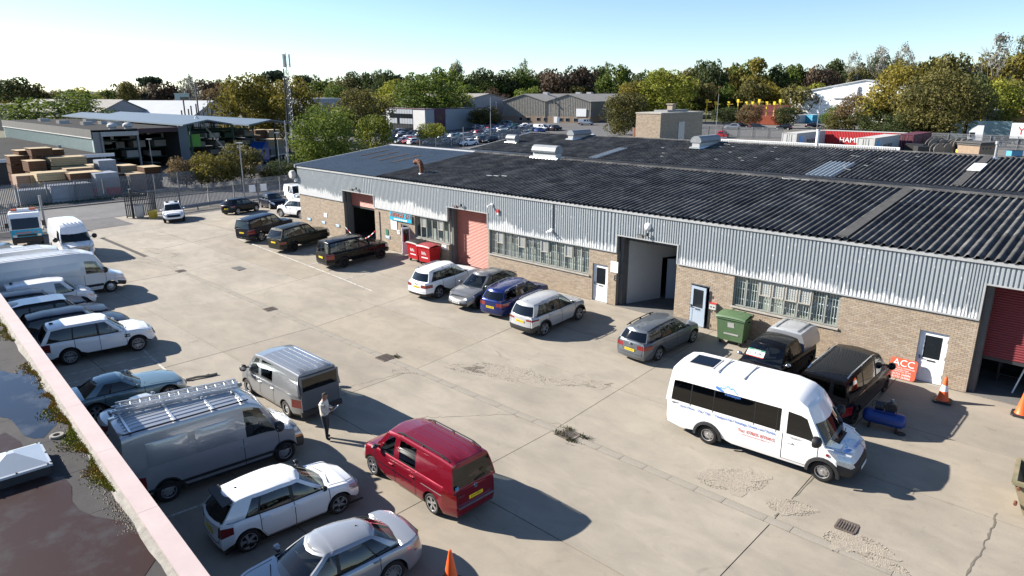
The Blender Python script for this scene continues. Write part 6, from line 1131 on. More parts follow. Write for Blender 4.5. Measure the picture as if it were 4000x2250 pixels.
# ---------------------------------------------------------------- palisade fences
M['pale']=mk('pale',(.33,.345,.36),.55,.35,var=.15,scale=2)
def fence(lab,pts,h=2.4,sp=.155,mat=None,pw_=.042,zf=zter,name='palisade_fence'):
    mat=mat or M['pale']; t=thing(name,lab,'fence'); q=MB()
    for a,c_ in zip(pts[:-1],pts[1:]):
        a=Vector(a); c_=Vector(c_); L_=(c_-a).length; d=(c_-a)/L_; n=int(L_/sp)
        for i in range(n):
            p=a+d*(i+.5)*sp; z=zf(p.x,p.y); w=pw_
            u=Vector((d.x*w,d.y*w,0)); nrm=Vector((-d.y,d.x,0))*.012
            pr=[(-u,0),(u,0),(u,h-.10),(u*.15,h),(-u*.15,h),(-u,h-.10)]
            q.poly([tuple(Vector((p.x,p.y,z+.06+zz))+o_+nrm) for o_,zz in pr])
            q.quad(tuple(Vector((p.x,p.y,z+.06))-u+nrm),tuple(Vector((p.x,p.y,z+.06))-u*.5-nrm),tuple(Vector((p.x,p.y,z+h-.1))-u*.5-nrm),tuple(Vector((p.x,p.y,z+h-.1))-u+nrm))
        m=max(1,int(L_/2.75))
        pm_=MB(); pm_.box(-.05,.05,-.05,.05,-.1,h-.1); pmesh=pm_.mesh('post',M['galv_dull'])
        for i in range(m+1): p=a+d*(L_*i/m)-Vector((-d.y,d.x))*.09; ob('post',pmesh,t,(p.x,p.y,zf(p.x,p.y)),math.atan2(d.y,d.x))
        for zz in (.45,h-.45):
            for i in range(m): p0=a+d*(L_*i/m); p1=a+d*(L_*(i+1)/m); rl=MB(); o_=Vector((-d.y,d.x,0))*-.045; A_=Vector((p0.x,p0.y,zf(p0.x,p0.y)+zz))+o_; B_=Vector((p1.x,p1.y,zf(p1.x,p1.y)+zz))+o_; rl.cyl(A_,B_,.03,.03,4); rl.build('rail',M['galv_dull'],t)
    o=q.build('pales',mat,t); o['kind']='stuff'; return t
fence('long galvanised palisade fence along the far side of the road',[(-88.2,-14),(-88.2,64)]); fence('palisade fence along the yard edge between the gate and the unit',[(-73.2,24.6),(-74.2,31),(-75.4,40),(-75.8,58)]); fence('dark palisade fence behind the recovery truck at the left edge',[(-73,-4),(-72.8,13.6)])
fence('palisade fence round the far car park, seen over the blue roof',[at(1640,590)[:2],at(1763,576)[:2],at(1917,555)[:2],at(2075,523)[:2]]); fence('palisade fence behind the shipping containers',[at(2560,535)[:2],at(2820,538)[:2],at(3056,545)[:2]]); fence('palisade fence along the lorry park at right',[at(3545,567)[:2],at(3862,583)[:2],at(4080,592)[:2]])
# yard gate standing open, cabinet, grit bin, barrier
t=thing('steel_gate','dark steel yard gate folded open by the grey cabinet','gate',(-72.4,22.2,0),R(75)); q=MB()
for X in (0,2.6): 
    p=MB(); p.box(X-.05,X+.05,-.05,.05,.05,2.5); p.build('stile',M['steel_dark'],t)
for z in (.2,1.3,2.4): p=MB(); p.box(.05,2.55,-.03,.03,z-.04,z+.04); p.build('gate_rail',M['steel_dark'],t)
for i in range(17): q.box(.13+i*.15,.21+i*.15,-.02,.02,.2,2.45)
o=q.build('gate_bars',M['steel_dark'],t); o['kind']='stuff'
for i,(x,y,h_) in enumerate(((-72.7,15.4,2.9),(-72.2,22.7,2.8))): t=thing('gate_post',('tall galvanised gate post behind the white high roof van','dark steel gate post beside the grey cabinet')[i],'post',(x,y,0)); q=MB(); q.box(-.09,.09,-.09,.09,0,h_); q.build('post',M['galv'] if i==0 else M['steel_dark'],t); q=MB(); q.box(-.11,.11,-.11,.11,h_,h_+.05); q.build('cap',M['galv_dull'],t)
t=thing('control_cabinet','pale grey metal control cabinet beside the open gate','cabinet',(-71.9,23.2,0),R(-15)); q=MB(); q.box(-.3,.3,-.35,.35,.15,1.25); q.build('case',M['galv'],t); q=MB(); q.box(.301,.315,-.31,.31,.2,1.2); q.build('cabinet_door',M['white_dirty'],t); q=MB(); q.box(-.34,.34,-.39,.39,1.25,1.3); q.build('lid',M['galv_dull'],t); q=MB(); q.box(-.25,.25,-.3,.3,0,.15); q.build('plinth',M['kerbstone'],t)
M['dullyellow']=mk('dullyellow',(.55,.42,.05),.6,var=.15)
t=thing('grit_bin','yellow grit bin beside the white SUV','grit bin',(-70.7,24.0,0),R(-20)); q=MB(); q.prism([(-.38,0),(.38,0),(.48,.75),(-.48,.75)],-.45,.45,1); t.scale=(.85,.85,.8); q.build('tub',M['dullyellow'],t); q=MB(); q.prism([(-.52,.76),(.52,.76),(.45,.92),(-.45,.98)],-.5,.5,1); q.build('lid',M['dullyellow'],t); q=MB(); q.box(-.05,.05,-.12,.12,.98,1.01); q.build('handle',M['black'],t)
t=thing('crash_barrier','low galvanised crash barrier along the yard fence','barrier'); P_=[(-71.6,25.6),(-72.3,29),(-73.0,33),(-73.8,38),(-74.2,42)]
for a,c_ in zip(P_[:-1],P_[1:]):
    q=MB(); a=Vector(a); c_=Vector(c_); d=(c_-a).normalized(); n=Vector((d.y,-d.x)); q.grid([[(p.x+n.x*o_,p.y+n.y*o_,zter(p.x,p.y)+z) for p in (a,c_)] for z,o_ in ((.35,0),(.42,.07),(.50,.0),(.58,.07),(.66,0))]); q.build('beam',M['galv'],t); q=MB(); q.box(-.05,.05,-.05,.05,0,.6); q.build('post',M['galv_dull'],t,(a.x,a.y,zter(a.x,a.y)))
for x,y in ((-74.9,36.2),(-75.0,37.6)): t=thing('fence_notice','small white notice %s fixed to the yard palisade fence'%('nearest the lamp post' if y<37 else 'farther along'),'sign',(x+.35,y,zter(x,y)+1.35),R(80)); q=MB(); q.box(-.35,.35,-.01,.01,-.4,.4); q.build('panel',M['white'],t)
# ---------------------------------------------------------------- lamp posts, mast
def pole(lab,p,h,r=.07,arm=None,lean=(0,0),head='flat',mat='galv'):
    t=thing('lamp_post',lab,'lamp post',p,0,'lamp posts'); q=MB(); q.cyl((0,0,-.1),(lean[0],lean[1],h),r,r*.6,8); q.build('column',M[mat],t)
    hx=(RT*(arm or 0))
    if head=='flat':
        q=MB(); q.box(-.35,.35,-.16,.16,-.05,.07); o=q.build('lantern',M['white_dirty'],t,(lean[0]+hx[0],lean[1]+hx[1],h+.03),math.atan2(RT[1],RT[0]))
        if arm: q=MB(); q.cyl((lean[0],lean[1],h-.05),(lean[0]+hx[0],lean[1]+hx[1],h),.03,.03,6); q.build('bracket',M[mat],t)
    elif head=='flood':
        for s_ in (-1,1): q=MB(); q.box(-.25,.25,-.15,.15,-.2,.2); q.build('flood_lamp',M['trim'],t,(s_*RT[0]*.5,s_*RT[1]*.5,h*.74),.8)
    return t
def ptop(px,py,p): return zat(px,py,math.hypot(p.x,p.y))-p.z
p=at(601,680); pole('slim lamp post in the timber yard before the open shed',p,ptop(580,545,p),.08); p=Vector((-76.6,36.2,0)); pole('lamp post standing just outside the yard fence',p,ptop(929,560,p),.09); p=at(1132,700); pole('tall grey lamp post by the corner trees left of the unit',p,ptop(1107,470,p),.13,head=None); p=at(1097,690); pole('thin lamp post with flat head beside the timber lorry',p,ptop(1082,520,p),.07)
p=at(1917,556); pole('tall camera pole with floodlights in the far car park',p,ptop(1917,380,p),.10,head='flood'); p=at(1811,575); pole('bright galvanised post at the near edge of the car park',p,ptop(1811,495,p),.10,head=None); p=at(1939,490); pole('twin headed lamp post in front of the far warehouses',p,ptop(1939,400,p),.08); p=at(2162,480); pole('lamp post with cameras in front of the warehouse gables',p,ptop(2162,375,p),.09,head='flood'); p=at(2372,523); pole('pale slim pole beside the dark leafy tree right of the warehouses',p,ptop(2372,405,p),.08,head=None)
p=atd(3208,196); pole('tall lamp post in front of the white shed',p,ptop(3213,378,p),.09,.0); p=at(2795,530); pole('pale pole left of the orange containers',p,ptop(2802,368,p),.08,head=None); p=at(2222,480); pole('short lamp post before the middle warehouse gable',p,ptop(2222,410,p),.07)
p=atd(1128,124); t=thing('phone_mast','lattice phone mast with white antenna panels','mast',p); H=zat(1127,208,124)
for k,(dx,dy) in enumerate(((-.55,-.32),(.55,-.32),(0,.62))): q=MB(); q.cyl((dx,dy,0),(dx*.35,dy*.35,H-2.6),.06,.045,6); q.build('leg',M['galv_dull'],t)
q=MB(); n=22
for i in range(n):
    z0,z1=(H-2.8)*i/n,(H-2.8)*(i+1)/n; f=lambda z:1-.65*z/(H-2.6); c3=((-.55,-.32),(.55,-.32),(0,.62))
    for k in range(3): a,b_=c3[k],c3[(k+1)%3]; (a,b_)=((a,b_) if i%2 else (b_,a)); q.cyl((a[0]*f(z0),a[1]*f(z0),z0),(b_[0]*f(z1),b_[1]*f(z1),z1),.025,.025,4)
o=q.build('lattice',M['galv'],t); o['kind']='stuff'
q=MB(); q.cyl((-.62,-.5,0),(-.40,-.35,H-2.4),.16,.10,8); q.build('cable_tray',M['steel_dark'],t); q=MB(); q.cyl((0,0,H-2.8),(0,0,H+.05),.07,.05,8); q.build('spigot',M['galv_dull'],t)
for k in range(3): a=k*2.1+.9; q=MB(); X,Y=.55*math.cos(a),.55*math.sin(a); q.box(-.16,.16,-.09,.09,-1.05,1.0); q.build('antenna',M['white_dirty'],t,(X,Y,H-1.15),a+PI/2); q=MB(); q.cyl((0,0,H-.6),(X,Y,H-.6),.03,.03,5); q.cyl((0,0,H-1.8),(X,Y,H-1.8),.03,.03,5); q.build('antenna_bracket',M['galv'],t)
# ---------------------------------------------------------------- buildings
M['feltfar']=mk('feltfar',(.062,.06,.058),.9,spec=.05,var=.15,scale=.2); M['mint']=mk('mint',(.42,.52,.50),.5,var=.08,scale=1); M['fasciagrey']=mk('fasciagrey',(.10,.097,.092),.8,var=.2,scale=.8); M['plum']=mk('plum',(.055,.018,.025),.6,var=.1); M['steelblue']=mk('steelblue',(.16,.205,.245),.45,.1,var=.06,scale=.4); M['paleroof']=mk('paleroof',(.58,.60,.62),.6,var=.06,scale=.3); M['asb']=mk('asb',(.34,.32,.29),.9,var=.2,scale=.5); M['timberclad']=mk('timberclad',(.36,.335,.29),.9,var=.28,scale=1.3); M['greyrend']=mk('greyrend',(.42,.41,.42),.85,var=.06,scale=.4); M['cream']=mk('cream',(.55,.52,.46),.85,var=.06); M['officepanel']=mk('officepanel',(.62,.62,.62),.55,var=.04,scale=.6); M['officegrey']=mk('officegrey',(.36,.40,.44),.5,var=.05); M['plumtrim']=mk('plumtrim',(.10,.03,.06),.6,var=.05); M['hvac']=mk('hvac',(.55,.56,.57),.5,var=.08); M['dgreen']=mk('dgreen',(.015,.06,.04),.6,var=.2); M['brickred']=mk('brickred',(.34,.12,.08),.9,var=.15,scale=4); M['bufbrick']=mk('bufbrick',(.36,.26,.18),.9,var=.15,scale=3)
def pb(b_,name,mat,parent,*a): q=MB(); q.box(*a); return q.build(name,mat,parent)
def part(parent,name,mat,*a): q=MB(); q.box(*a); return q.build(name,mat,parent)
t=thing('timber_store','large flat roofed timber store with mint cladding and open racking bays','building'); xf=-116; yl,yr=32.6,45.0; zt=6.45
part(t,'roof',M['feltfar'],-172,xf,yl-.1,yr+.3,zt-.12,zt); part(t,'upper_fascia',M['fasciagrey'],-172,xf,yl-.16,yl-.02,zt-1.15,zt+.06); part(t,'side_wall',M['mint'],-172,xf-.1,yl-.02,yl+.1,0,zt-1.2)
q=MB()
for i in range(110): x=-171.5+i*.5; q.box(x,x+.1,yl-.07,yl-.025,3.1,zt-1.2)
o=q.build('cladding_ribs',M['mint'],t); o['kind']='stuff'; part(t,'trim_rail',M['white_dirty'],-172,xf,yl-.22,yl-.17,zt-1.25,zt-1.12); part(t,'corner_panel',M['galv_dull'],xf-.1,xf+.02,yl,yl+1.0,0,zt-.3); part(t,'door_frame',M['galv_dull'],xf-.05,xf+.3,yl+1.0,yl+1.25,0,5.9); part(t,'door_frame',M['galv_dull'],xf-.05,xf+.3,38.6,38.85,0,5.9); part(t,'door_head',M['galv'],xf-.05,xf+.35,yl+1.0,38.9,5.5,6.15); part(t,'plum_fascia',M['plum'],xf-.1,xf+.25,38.95,44.9,5.8,6.5); part(t,'back_wall',M['darkwall'],-135,-134.8,yl,yr,0,zt-.2); part(t,'end_wall',M['darkwall'],-134,xf-.2,yr,yr+.2,0,zt-.2); part(t,'blue_wall',M['steelblue'],xf-.1,xf+.1,44.95,46.4,0,zt+.25)
for x,y in ((-150,42),(-146,36.6),(-138,41),(-136.5,37.8),(-133,41),(-160,37)): part(t,'roof_light',M['fasciagrey'],x-.9,x+.9,y-.8,y+.8,zt,zt+.55); part(t,'roof_light_kerb',M['white_dirty'],x+.905,x+.95,y-.8,y+.8,zt,zt+.5)
for y in (36.0,38.2): q=MB(); q.lathe([(.5,0),(.5,.25),(.75,.35),(.7,.65),(.35,.9),(0,.95)],12,c=(-117.8,y,zt)); q.build('roof_cowl',M['hvac'],t,smooth=35)
for y in (35.5,40.5,43.4):
    for z in (1.6,3.2,4.6): part(t,'rack_beam',M['dgreen'],-122,-121.8,y-2.2,y+2.2,z-.1,z+.1)
for k in range(26):
    y=rng.uniform(34.2,44.4); z=rng.choice((.05,1.75,3.3,4.7)); part(t,'stored_pack',rng.choice([M['oldwood'],M['sill'],M['timberclad'],M['white_dirty']]),-124-rng.random()*3,-121.6,y-.9,y+.9,z,z+rng.uniform(.5,1.1))
t=thing('timber_office','low flat roofed office with white fascia beside the timber store','building'); part(t,'roof',M['feltfar'],-168,-112.3,4,32.4,3.1,3.25); part(t,'fascia',M['white'],-112.3,-112.15,4,34.0,2.85,3.3); part(t,'wall',M['fasciagrey'],-167,-112.6,4.5,32.3,0,3.1); part(t,'rooflight',M['rooflight'],-123,-119.5,28.5,29.6,3.25,3.4); part(t,'floodlight',M['trim'],-112.15,-112.0,28.4,28.9,2.95,3.2)
t=thing('flue','tall grey flue pipe in front of the timber office','flue',(-110.8,26.9,0)); q=MB(); q.cyl((0,0,0),(0,0,zat(280,570,114)),.17,.17,10); q.build('pipe',M['galv_dull'],t); q=MB(); q.cyl((0,0,zat(280,570,114)),(0,0,zat(280,570,114)+.18),.24,.24,10); q.build('cap',M['galv'],t)
t=thing('open_canopy','blue grey roofed open canopy over green racking','canopy')
def gable_roof(t,pts,mat,name='roof'):  # pts: eave0, ridge, eave1 as (y,z); x0,x1
    pass
for (y0,z0,y1,z1,y2,z2,xa) in ((45.2,6.9,49.2,7.6,53.2,6.85,-118),(53.2,6.85,57.2,7.55,61,6.9,-112)):
    q=MB(); q.prism([(y0,z0),(y1,z1),(y2,z2),(y2,z2-.22),(y1,z1-.22),(y0,z0-.22)],-180,xa+3.5,0); q.build('roof',M['steelblue'],t)
for x in (-114,-122,-130,-138):
    for y in (46,53,60.5): part(t,'column',M['dgreen'],x-.12,x+.12,y-.12,y+.12,0,6.7)
for x in (-128,-124,-120,-134):
    for z in (1.4,2.8,4.2,5.4): part(t,'rack_beam',M['dgreen'],x,x+.2,46.5,60,z,z+.2)
for k in range(26): y=rng.uniform(47,59); z=rng.choice((.05,1.6,3.0,4.4)); part(t,'stored_pack',rng.choice([M['oldwood'],M['white_dirty'],M['timberclad'],M['dgreen']]),-127,-119.6+rng.random(),y-.8,y+.8,z,z+.8)
part(t,'green_sheet',mk('limegreen',(.16,.50,.06),.5),-117.3,-117.1,46.8,48.8,3.2,5.2); part(t,'back_wall',M['darkwall'],-150,-149.8,46,61,0,6.7)
def simple_building(name,lab,px0,px1,d0,d1,base,eave,roofmat,wallmat,apex=None,depth=18,wins=None,winmat='far_glass',z0=None,cat='building',nrows=1,wh=1.2,fascia=None):
    a,c_=atd(px0,d0),atd(px1,d1); t=thing(name,lab,cat,(a.x,a.y,min(a.z,c_.z) if z0 is None else z0),math.atan2(c_.y-a.y,c_.x-a.x)); w_=math.hypot(c_.x-a.x,c_.y-a.y)
    part(t,'wall',wallmat,0,w_,0,depth,-1,eave)
    if apex:
        q=MB(); q.prism([(0,eave),(w_,eave),(w_/2,apex)],0.02,depth-.02,1); q.build('gable',wallmat,t); q=MB(); e=.4; s_=(apex-eave)/(w_/2)
        for sg in (0,1): 
            X0,X1=(-e,w_/2) if sg==0 else (w_+e,w_/2); z=lambda X:apex-abs(X-w_/2)*s_
            q.prism([(X0,z(X0)+.05),(X1,z(X1)+.05),(X1,z(X1)+.25),(X0,z(X0)+.25)],-e,depth+e,1)
        q.build('roof',roofmat,t)
    else: part(t,'roof',roofmat,-.15,w_+.15,-.15,depth+.15,eave,eave+.3)
    if wins:
        n,f0,f1=wins
        for r_ in range(nrows):
            zz=eave*(r_+.45)/nrows
            for i in range(n):
                x0=w_*(f0+(f1-f0)*i/n)+.15; x1=w_*(f0+(f1-f0)*(i+1)/n)-.15; wo=part(t,'window',M['white_dirty'],x0-.06,x1+.06,-.06,-.005,zz-.06,zz+wh+.06); part(wo,'pane',M[winmat],x0,x1,-.09,-.065,zz,zz+wh)
    return t,w_
t,w_=simple_building('grey_hall','grey gabled hall with slate coloured roof behind the timber store','370' and 372,570,235,245,0,6.2,M['asb'],M['greyrend'],9.6,40); 
t,w_=simple_building('cream_offices','long cream two storey office block with window bands',568,760,262,275,0,8.6,M['cream'],M['cream'],None,14,(16,.02,.98),nrows=2,wh=1.7)
t,w_=simple_building('white_shed','white roofed shed with dark posts in front',745,900,230,245,0,5.2,M['paleroof'],M['cream'],9.2,30)
for i in range(12):
    p=atd(700+i*14+rng.uniform(-4,4),222); q=thing('steel_post',('tall' if i==5 else 'slim')+' dark steel post number %s of the row before the white roofed shed'%['one','two','three','four','five','six','seven','eight','nine','ten','eleven','twelve'][i],'post',p,0,'steel posts before the white roofed shed'); b_=MB(); b_.box(-.15,.15,-.15,.15,0,(9.5 if i!=5 else 14)+rng.uniform(-3,1.5)); b_.build('post',M['steel_dark'],q)
t,w_=simple_building('lift_tower','small pale box tower rising above the cream offices',680,738,264,264,0,11.3,M['mint'],M['mint'],None,6); part(t,'window',M['far_glass'],w_*.35,w_*.95,-.05,-.003,8.6,10.4)
simple_building('brown_roof_store','low store with ribbed brown roof between timber store and grey hall',380,600,196,214,0,4.4,M['asb'],M['fasciagrey'],6.0,24); simple_building('dark_warehouse','long dark blue warehouse at the left edge of the background',-60,160,285,260,0,8.0,M['asb'],M['steel_dark'],None,20); simple_building('brick_house','small red brick gable at far left behind the bushes',48,98,232,232,0,3.8,M['feltfar'],M['brickred'],7.2,9)
t,w_=simple_building('flat_roof_block','grey flat roofed block with two windows behind the golden trees',1205,1332,205,213,0,10.0,M['paleroof'],M['officegrey'],None,16)
for f in (.18,.45): wo=part(t,'window',M['white_dirty'],w_*f-.1,w_*f+w_*.15+.1,-.06,-.004,6.4,9.2); part(wo,'pane',M['far_glass'],w_*f,w_*f+w_*.15,-.09,-.065,6.5,9.1)
# glazed two storey office by the car park
A_=at(1511,506); B_=at(1662,516); C_=at(1787,493); t=thing('glazed_office','white and grey two storey office with full height glazing by the car park','building',(A_.x,A_.y,0),math.atan2(B_.y-A_.y,B_.x-A_.x)); w_=math.hypot(B_.x-A_.x,B_.y-A_.y); dp=26
part(t,'wall',M['officepanel'],0,w_,0,dp,-.5,6.9); part(t,'roof',M['paleroof'],-.2,w_+.2,-.2,dp+.2,6.9,7.05); part(t,'red_fascia',M['plumtrim'],-.25,w_+.25,-.25,-.2,6.85,7.1); part(t,'red_fascia',M['plumtrim'],w_+.2,w_+.25,-.25,dp,6.85,7.1)
gx0,gx1=w_*.10,w_*.70
for i in range(9):
    x0,x1=gx0+(gx1-gx0)*i/9,gx0+(gx1-gx0)*(i+1)/9
    for z0,z1,mt in ((.1,2.2,'far_glass'),(2.25,3.9,'officegrey'),(3.95,5.3,'far_glass'),(5.35,6.8,'officegrey')): part(t,'pane',M['far_glass'] if (mt=='far_glass' or (i==3 and z0<3)) else M[mt],x0+.06,x1-.06,-.12,-.02,z0,z1)
part(t,'side_panel',M['officegrey'],w_+.005,w_+.05,0.1,3.5,.2,6.8); part(t,'plum_bay',M['plumtrim'],w_+.005,w_+.08,3.6,8,.2,6.8); part(t,'side_panel',M['officegrey'],w_+.005,w_+.05,8.1,dp,.2,6.8); part(t,'window',M['far_glass'],w_+.085,w_+.1,4.8,7,3.6,5.2)
for i in range(6): part(t,'roof_rail',M['white_dirty'],1+i*2.2,1.1+i*2.2,1,1.1,7.05,8.0)
# long warehouse with two gables
A_=at(2000,478); C_=at(2305,481); t=thing('gabled_warehouse','weathered grey boarded warehouse with twin gables and pale roofs','building',(A_.x,A_.y,A_.z),math.atan2(C_.y-A_.y,C_.x-A_.x)); w_=math.hypot(C_.x-A_.x,C_.y-A_.y); m=w_*.445; dp=46
for x0,x1 in ((-m*.28,m),(m,w_)):
    c_=(x0+x1)/2; q=MB(); q.prism([(x0,2.3),(x1,2.3),(x1,7.0),(c_,9.4),(x0,7.0)],0,dp,1); q.build('gable',M['timberclad'],t); part(t,'plinth_wall',M['bufbrick'],x0+.01,x1-.01,-.04,dp,-1,2.3)
    q=MB()
    for sg in (0,1): X0=x0-.2 if sg==0 else x1+.2; zz=lambda X:9.4-abs(X-c_)*2.4/((x1-x0)/2); q.prism([(X0,zz(X0)+.02),(c_,9.42),(c_,9.65),(X0,zz(X0)+.25)],-.3,dp,1)
    q.build('roof',M['asb'],t); q=MB()
    for i in range(int((x1-x0)/.62)): X=x0+.3+i*.62; q.box(X,X+.07,-.05,-.003,2.4,7.0+2.35*(1-abs(X-c_)/((x1-x0)/2)))
    o=q.build('board_ribs',M['timberclad'],t); o['kind']='stuff'
for f in (.10,.20,.33,.42,.62,.70,.80): X=w_*f; wo=part(t,'window',M['white_dirty'],X-.1,X+1.3,-.10,-.045,.7,1.9); part(wo,'pane',M['far_glass'],X,X+1.2,-.13,-.105,.8,1.8)
part(t,'door',M['white'],w_*.545,w_*.545+2.2,-.12,-.045,0,2.2); part(t,'sign_board',M['white'],w_*.83,w_*.83+3.6,-.2,-.1,2.4,4.9); q=MB(); q.cyl((m,-.12,0),(m,-.12,7),.09,.09,8); q.build('downpipe',M['steel_dark'],t); part(t,'side_wall',M['galv_dull'],w_+.01,w_+.1,0,dp,2.3,7.0)
for x,y in ((m*.4,16),(m*1.5,22),(m*.9,30)): part(t,'roof_vent',M['hvac'],x-.9,x+.9,y-.9,y+.9,8.2,10.2)
t,w2=simple_building('long_warehouse','long pale roofed warehouse running behind the twin gables',1795,2010,235,262,0,8.2,M['asb'],M['greyrend'],10.6,30)
for i in range(7): part(t,'rooflight',M['white_dirty'],2+i*w2/7.5,3.0+i*w2/7.5,4,11,9.0,9.15)
# white patterned shed and right hand units
A_=atd(3089,268); C_=atd(3700,256); t=thing('patterned_shed','big white shed with pale blue and yellow brushed pattern behind the trees','building',(A_.x,A_.y,2.0),math.atan2(C_.y-A_.y,C_.x-A_.x)); w_=math.hypot(C_.x-A_.x,C_.y-A_.y); q=MB(); ze,za=9.2,13.6; q.prism([(0,-1),(w_,-1),(w_,ze),(w_*.5,za),(0,ze)],0,60,1); q.build('wall',M['white'],t)
q=MB()
for sg in (0,1): X0=-.4 if sg==0 else w_+.4; q.prism([(X0,ze-.1),(w_*.5,za+.05),(w_*.5,za+.35),(X0,ze+.25)],-.4,60,1)
q.build('roof',M['paleroof'],t); M['patblue']=mk('patblue',(.50,.60,.72),.6,var=.05); M['patyell']=mk('patyell',(.70,.66,.48),.6,var=.05)
q=MB(); r2=random.Random(4)
for z in np.arange(2.6,13,.95):
    for x in np.arange(1.0,w_-2,2.6):
        if r2.random()<.55:
            X=x+r2.uniform(-.5,.5)
            if z+.4<ze+(za-ze)*(1-abs(X-w_/2)/(w_/2))-.9: q.poly([(X,-.02,z),(X+1.7,-.02,z),(X+1.7,-.02,z+.42)],r2.randint(0,1))
o=q.build('pattern',[M['patblue'],M['patyell']],t); o['kind']='stuff'; part(t,'blank_board',M['white'],w_*.30,w_*.46,-.5,-.1,8.0,11.4); part(t,'board_post',M['galv_dull'],w_*.463,w_*.470,-.4,-.1,6,11.8)
t,w_=simple_building('loading_unit','pale roofed loading unit with yellow corner trim at the right edge',3850,3975,225,262,0,4.6,M['paleroof'],M['steel_dark'],None,14); part(t,'corner_trim',M['yellow'],-.3,.4,-.3,.3,2.2,4.6); part(t,'door',M['far_glass'],w_*.3,w_*.5,-.06,-.004,0,3)
t,w_=simple_building('orange_door_unit','unit with wide orange door and ribbed grey roof at the right edge',3850,4120,262,258,0,5.2,M['asb'],M['bufbrick'],None,30); part(t,'door',mk('orangedoor',(.72,.42,.16),.6),w_*.48,w_*.95,-.08,-.004,0,4.2); part(t,'yellow_trim',M['yellow'],w_*.3,w_,-.3,-.2,4.9,5.2)
t,w_=simple_building('brick_kiosk','small flat roofed brick kiosk by the lorry park fence',3867,3935,118,121,0,2.3,M['fasciagrey'],M['bufbrick'],None,3.2); part(t,'roof_lip',M['fasciagrey'],-.3,w_+.3,-.3,3.5,2.6,2.75)
for i in range(3): part(t,'vent',M['black'],.6+i*.75,.95+i*.75,-.03,-.003,1.75,2.0)
t=thing('white_lean_to','long low white roofed lean-to just behind the dark roof ridge','building',(0,80,0)); part(t,'roof',M['paleroof'],-46,-22,-.2,7,5.42,5.55); part(t,'wall',M['white'],-45.8,-22.2,0,6.8,-.5,5.4); part(t,'parapet',M['white'],-46.1,-21.9,6.9,7.2,5.0,5.85)
q=MB()
for i in range(94): q.box(-45.7+i*.25,-45.58+i*.25,6.82,6.9,5.56,5.82)
o=q.build('wall_ribs',M['white_dirty'],t); o['kind']='stuff'
# ---------------------------------------------------------------- shipping containers
def container(lab,x,y,rz,L_,col,txt=None,tcol='ink',side=-1,grp='shipping containers',z=None,dark=None,star=None):
    t=thing('shipping_container',lab,'container',(x,y,zter(x,y) if z is None else z),rz,grp); W_,H_=2.44,2.6; q=MB(); m=mk('container_'+lab[:9].replace(' ','_'),col,.6,var=.12,scale=.7) if not isinstance(col,bpy.types.Material) else col
    for sg in (-1,1):
        pr=[]; n=int(L_/.28)
        for i in range(n): a=-L_/2+.1+i*(L_-.2)/n; p_=(L_-.2)/n; pr+=[(a,0),(a+p_*.3,0),(a+p_*.45,.04),(a+p_*.8,.04)]
        pr.append((L_/2-.1,0)); b_=MB(); b_.grid([[(x_,sg*(W_/2-.05+dy),z_) for x_,dy in pr] for z_ in (.15,H_-.1)]); b_.build('side_panel',m,t)
    part(t,'roof',M['white_dirty'] if txt else m,-L_/2+.02,L_/2-.02,-W_/2+.03,W_/2-.03,H_-.06,H_-.01); part(t,'floor',M['steel_dark'],-L_/2+.02,L_/2-.02,-W_/2+.06,W_/2-.06,.0,.14)
    for sx_ in (-1,1):
        for sy in (-1,1): part(t,'corner_post',m,sx_*L_/2-.08*(sx_>0)*2+0,sx_*L_/2+.16*(sx_<0),sy*(W_/2)-.08,sy*(W_/2)+.08,0,H_+.02)
    for sx_ in (-1,1):
        for k in (-1,1): d=part(t,'end_door',m,sx_*(L_/2-.06)-.02,sx_*(L_/2-.06)+.02,k*.57-.54,k*.57+.54,.16,H_-.12); b_=MB(); b_.cyl((sx_*(L_/2-.01),k*.4,.2),(sx_*(L_/2-.01),k*.4,H_-.2),.025,.025,6); b_.build('lock_rod',M['galv'],d)
    if txt:
        fz=PI/2 if False else 0
        text(txt,1.25,t,(.6,side*(W_/2+.02),.95),(PI/2,0,0 if side<0 else PI),M[tcol],sx=1.05,ext=.005)
        if star: part(t,'emblem_panel',M['liverysky'],-L_/2+1.6 if side<0 else L_/2-3,-L_/2+3.2 if side<0 else L_/2-1.6,side*(W_/2+.0)-.01,side*(W_/2+.0)+.012,.5,2.1)
    return t
container('white container with dark lettering, left of the red one',-48.3,128.6,PI/2,13.7,(.58,.58,.57),'MAERSK','ink',-1,star=True); container('bright red container lying crosswise between the white ones',-40.6,137.2,0,14.6,(.55,.02,.025),'HAMBURG SUD','white',-1); container('white container with blue panel and lettering nearest the dark roof',-34.4,123.9,PI/2,13.7,(.60,.60,.57),'MAERSK','ink',-1,star=True)
container('dark red container end beside the lettered white one',-32.6,137.5,PI/2,12,(.14,.03,.05)); p=at(2990,490); container('orange rust container behind the small trees',p.x-3,p.y+3,.12,13.7,(.42,.09,.035)); p=at(3150,486); container('pale blue container end at the patterned shed',p.x-1,p.y+14,PI/2-.25,12.2,(.05,.40,.58)); container('white container end beside the pale blue one',p.x-4.5,p.y+10,PI/2-.25,12.2,(.66,.66,.66)); p=atd(3010,262); container('dull red container stack behind the yellow frames',p.x,p.y,.1,13.7,(.28,.06,.06),z=5.0); container('lower dull red container under the stacked one',p.x,p.y,.1,13.7,(.28,.06,.06),z=2.4)
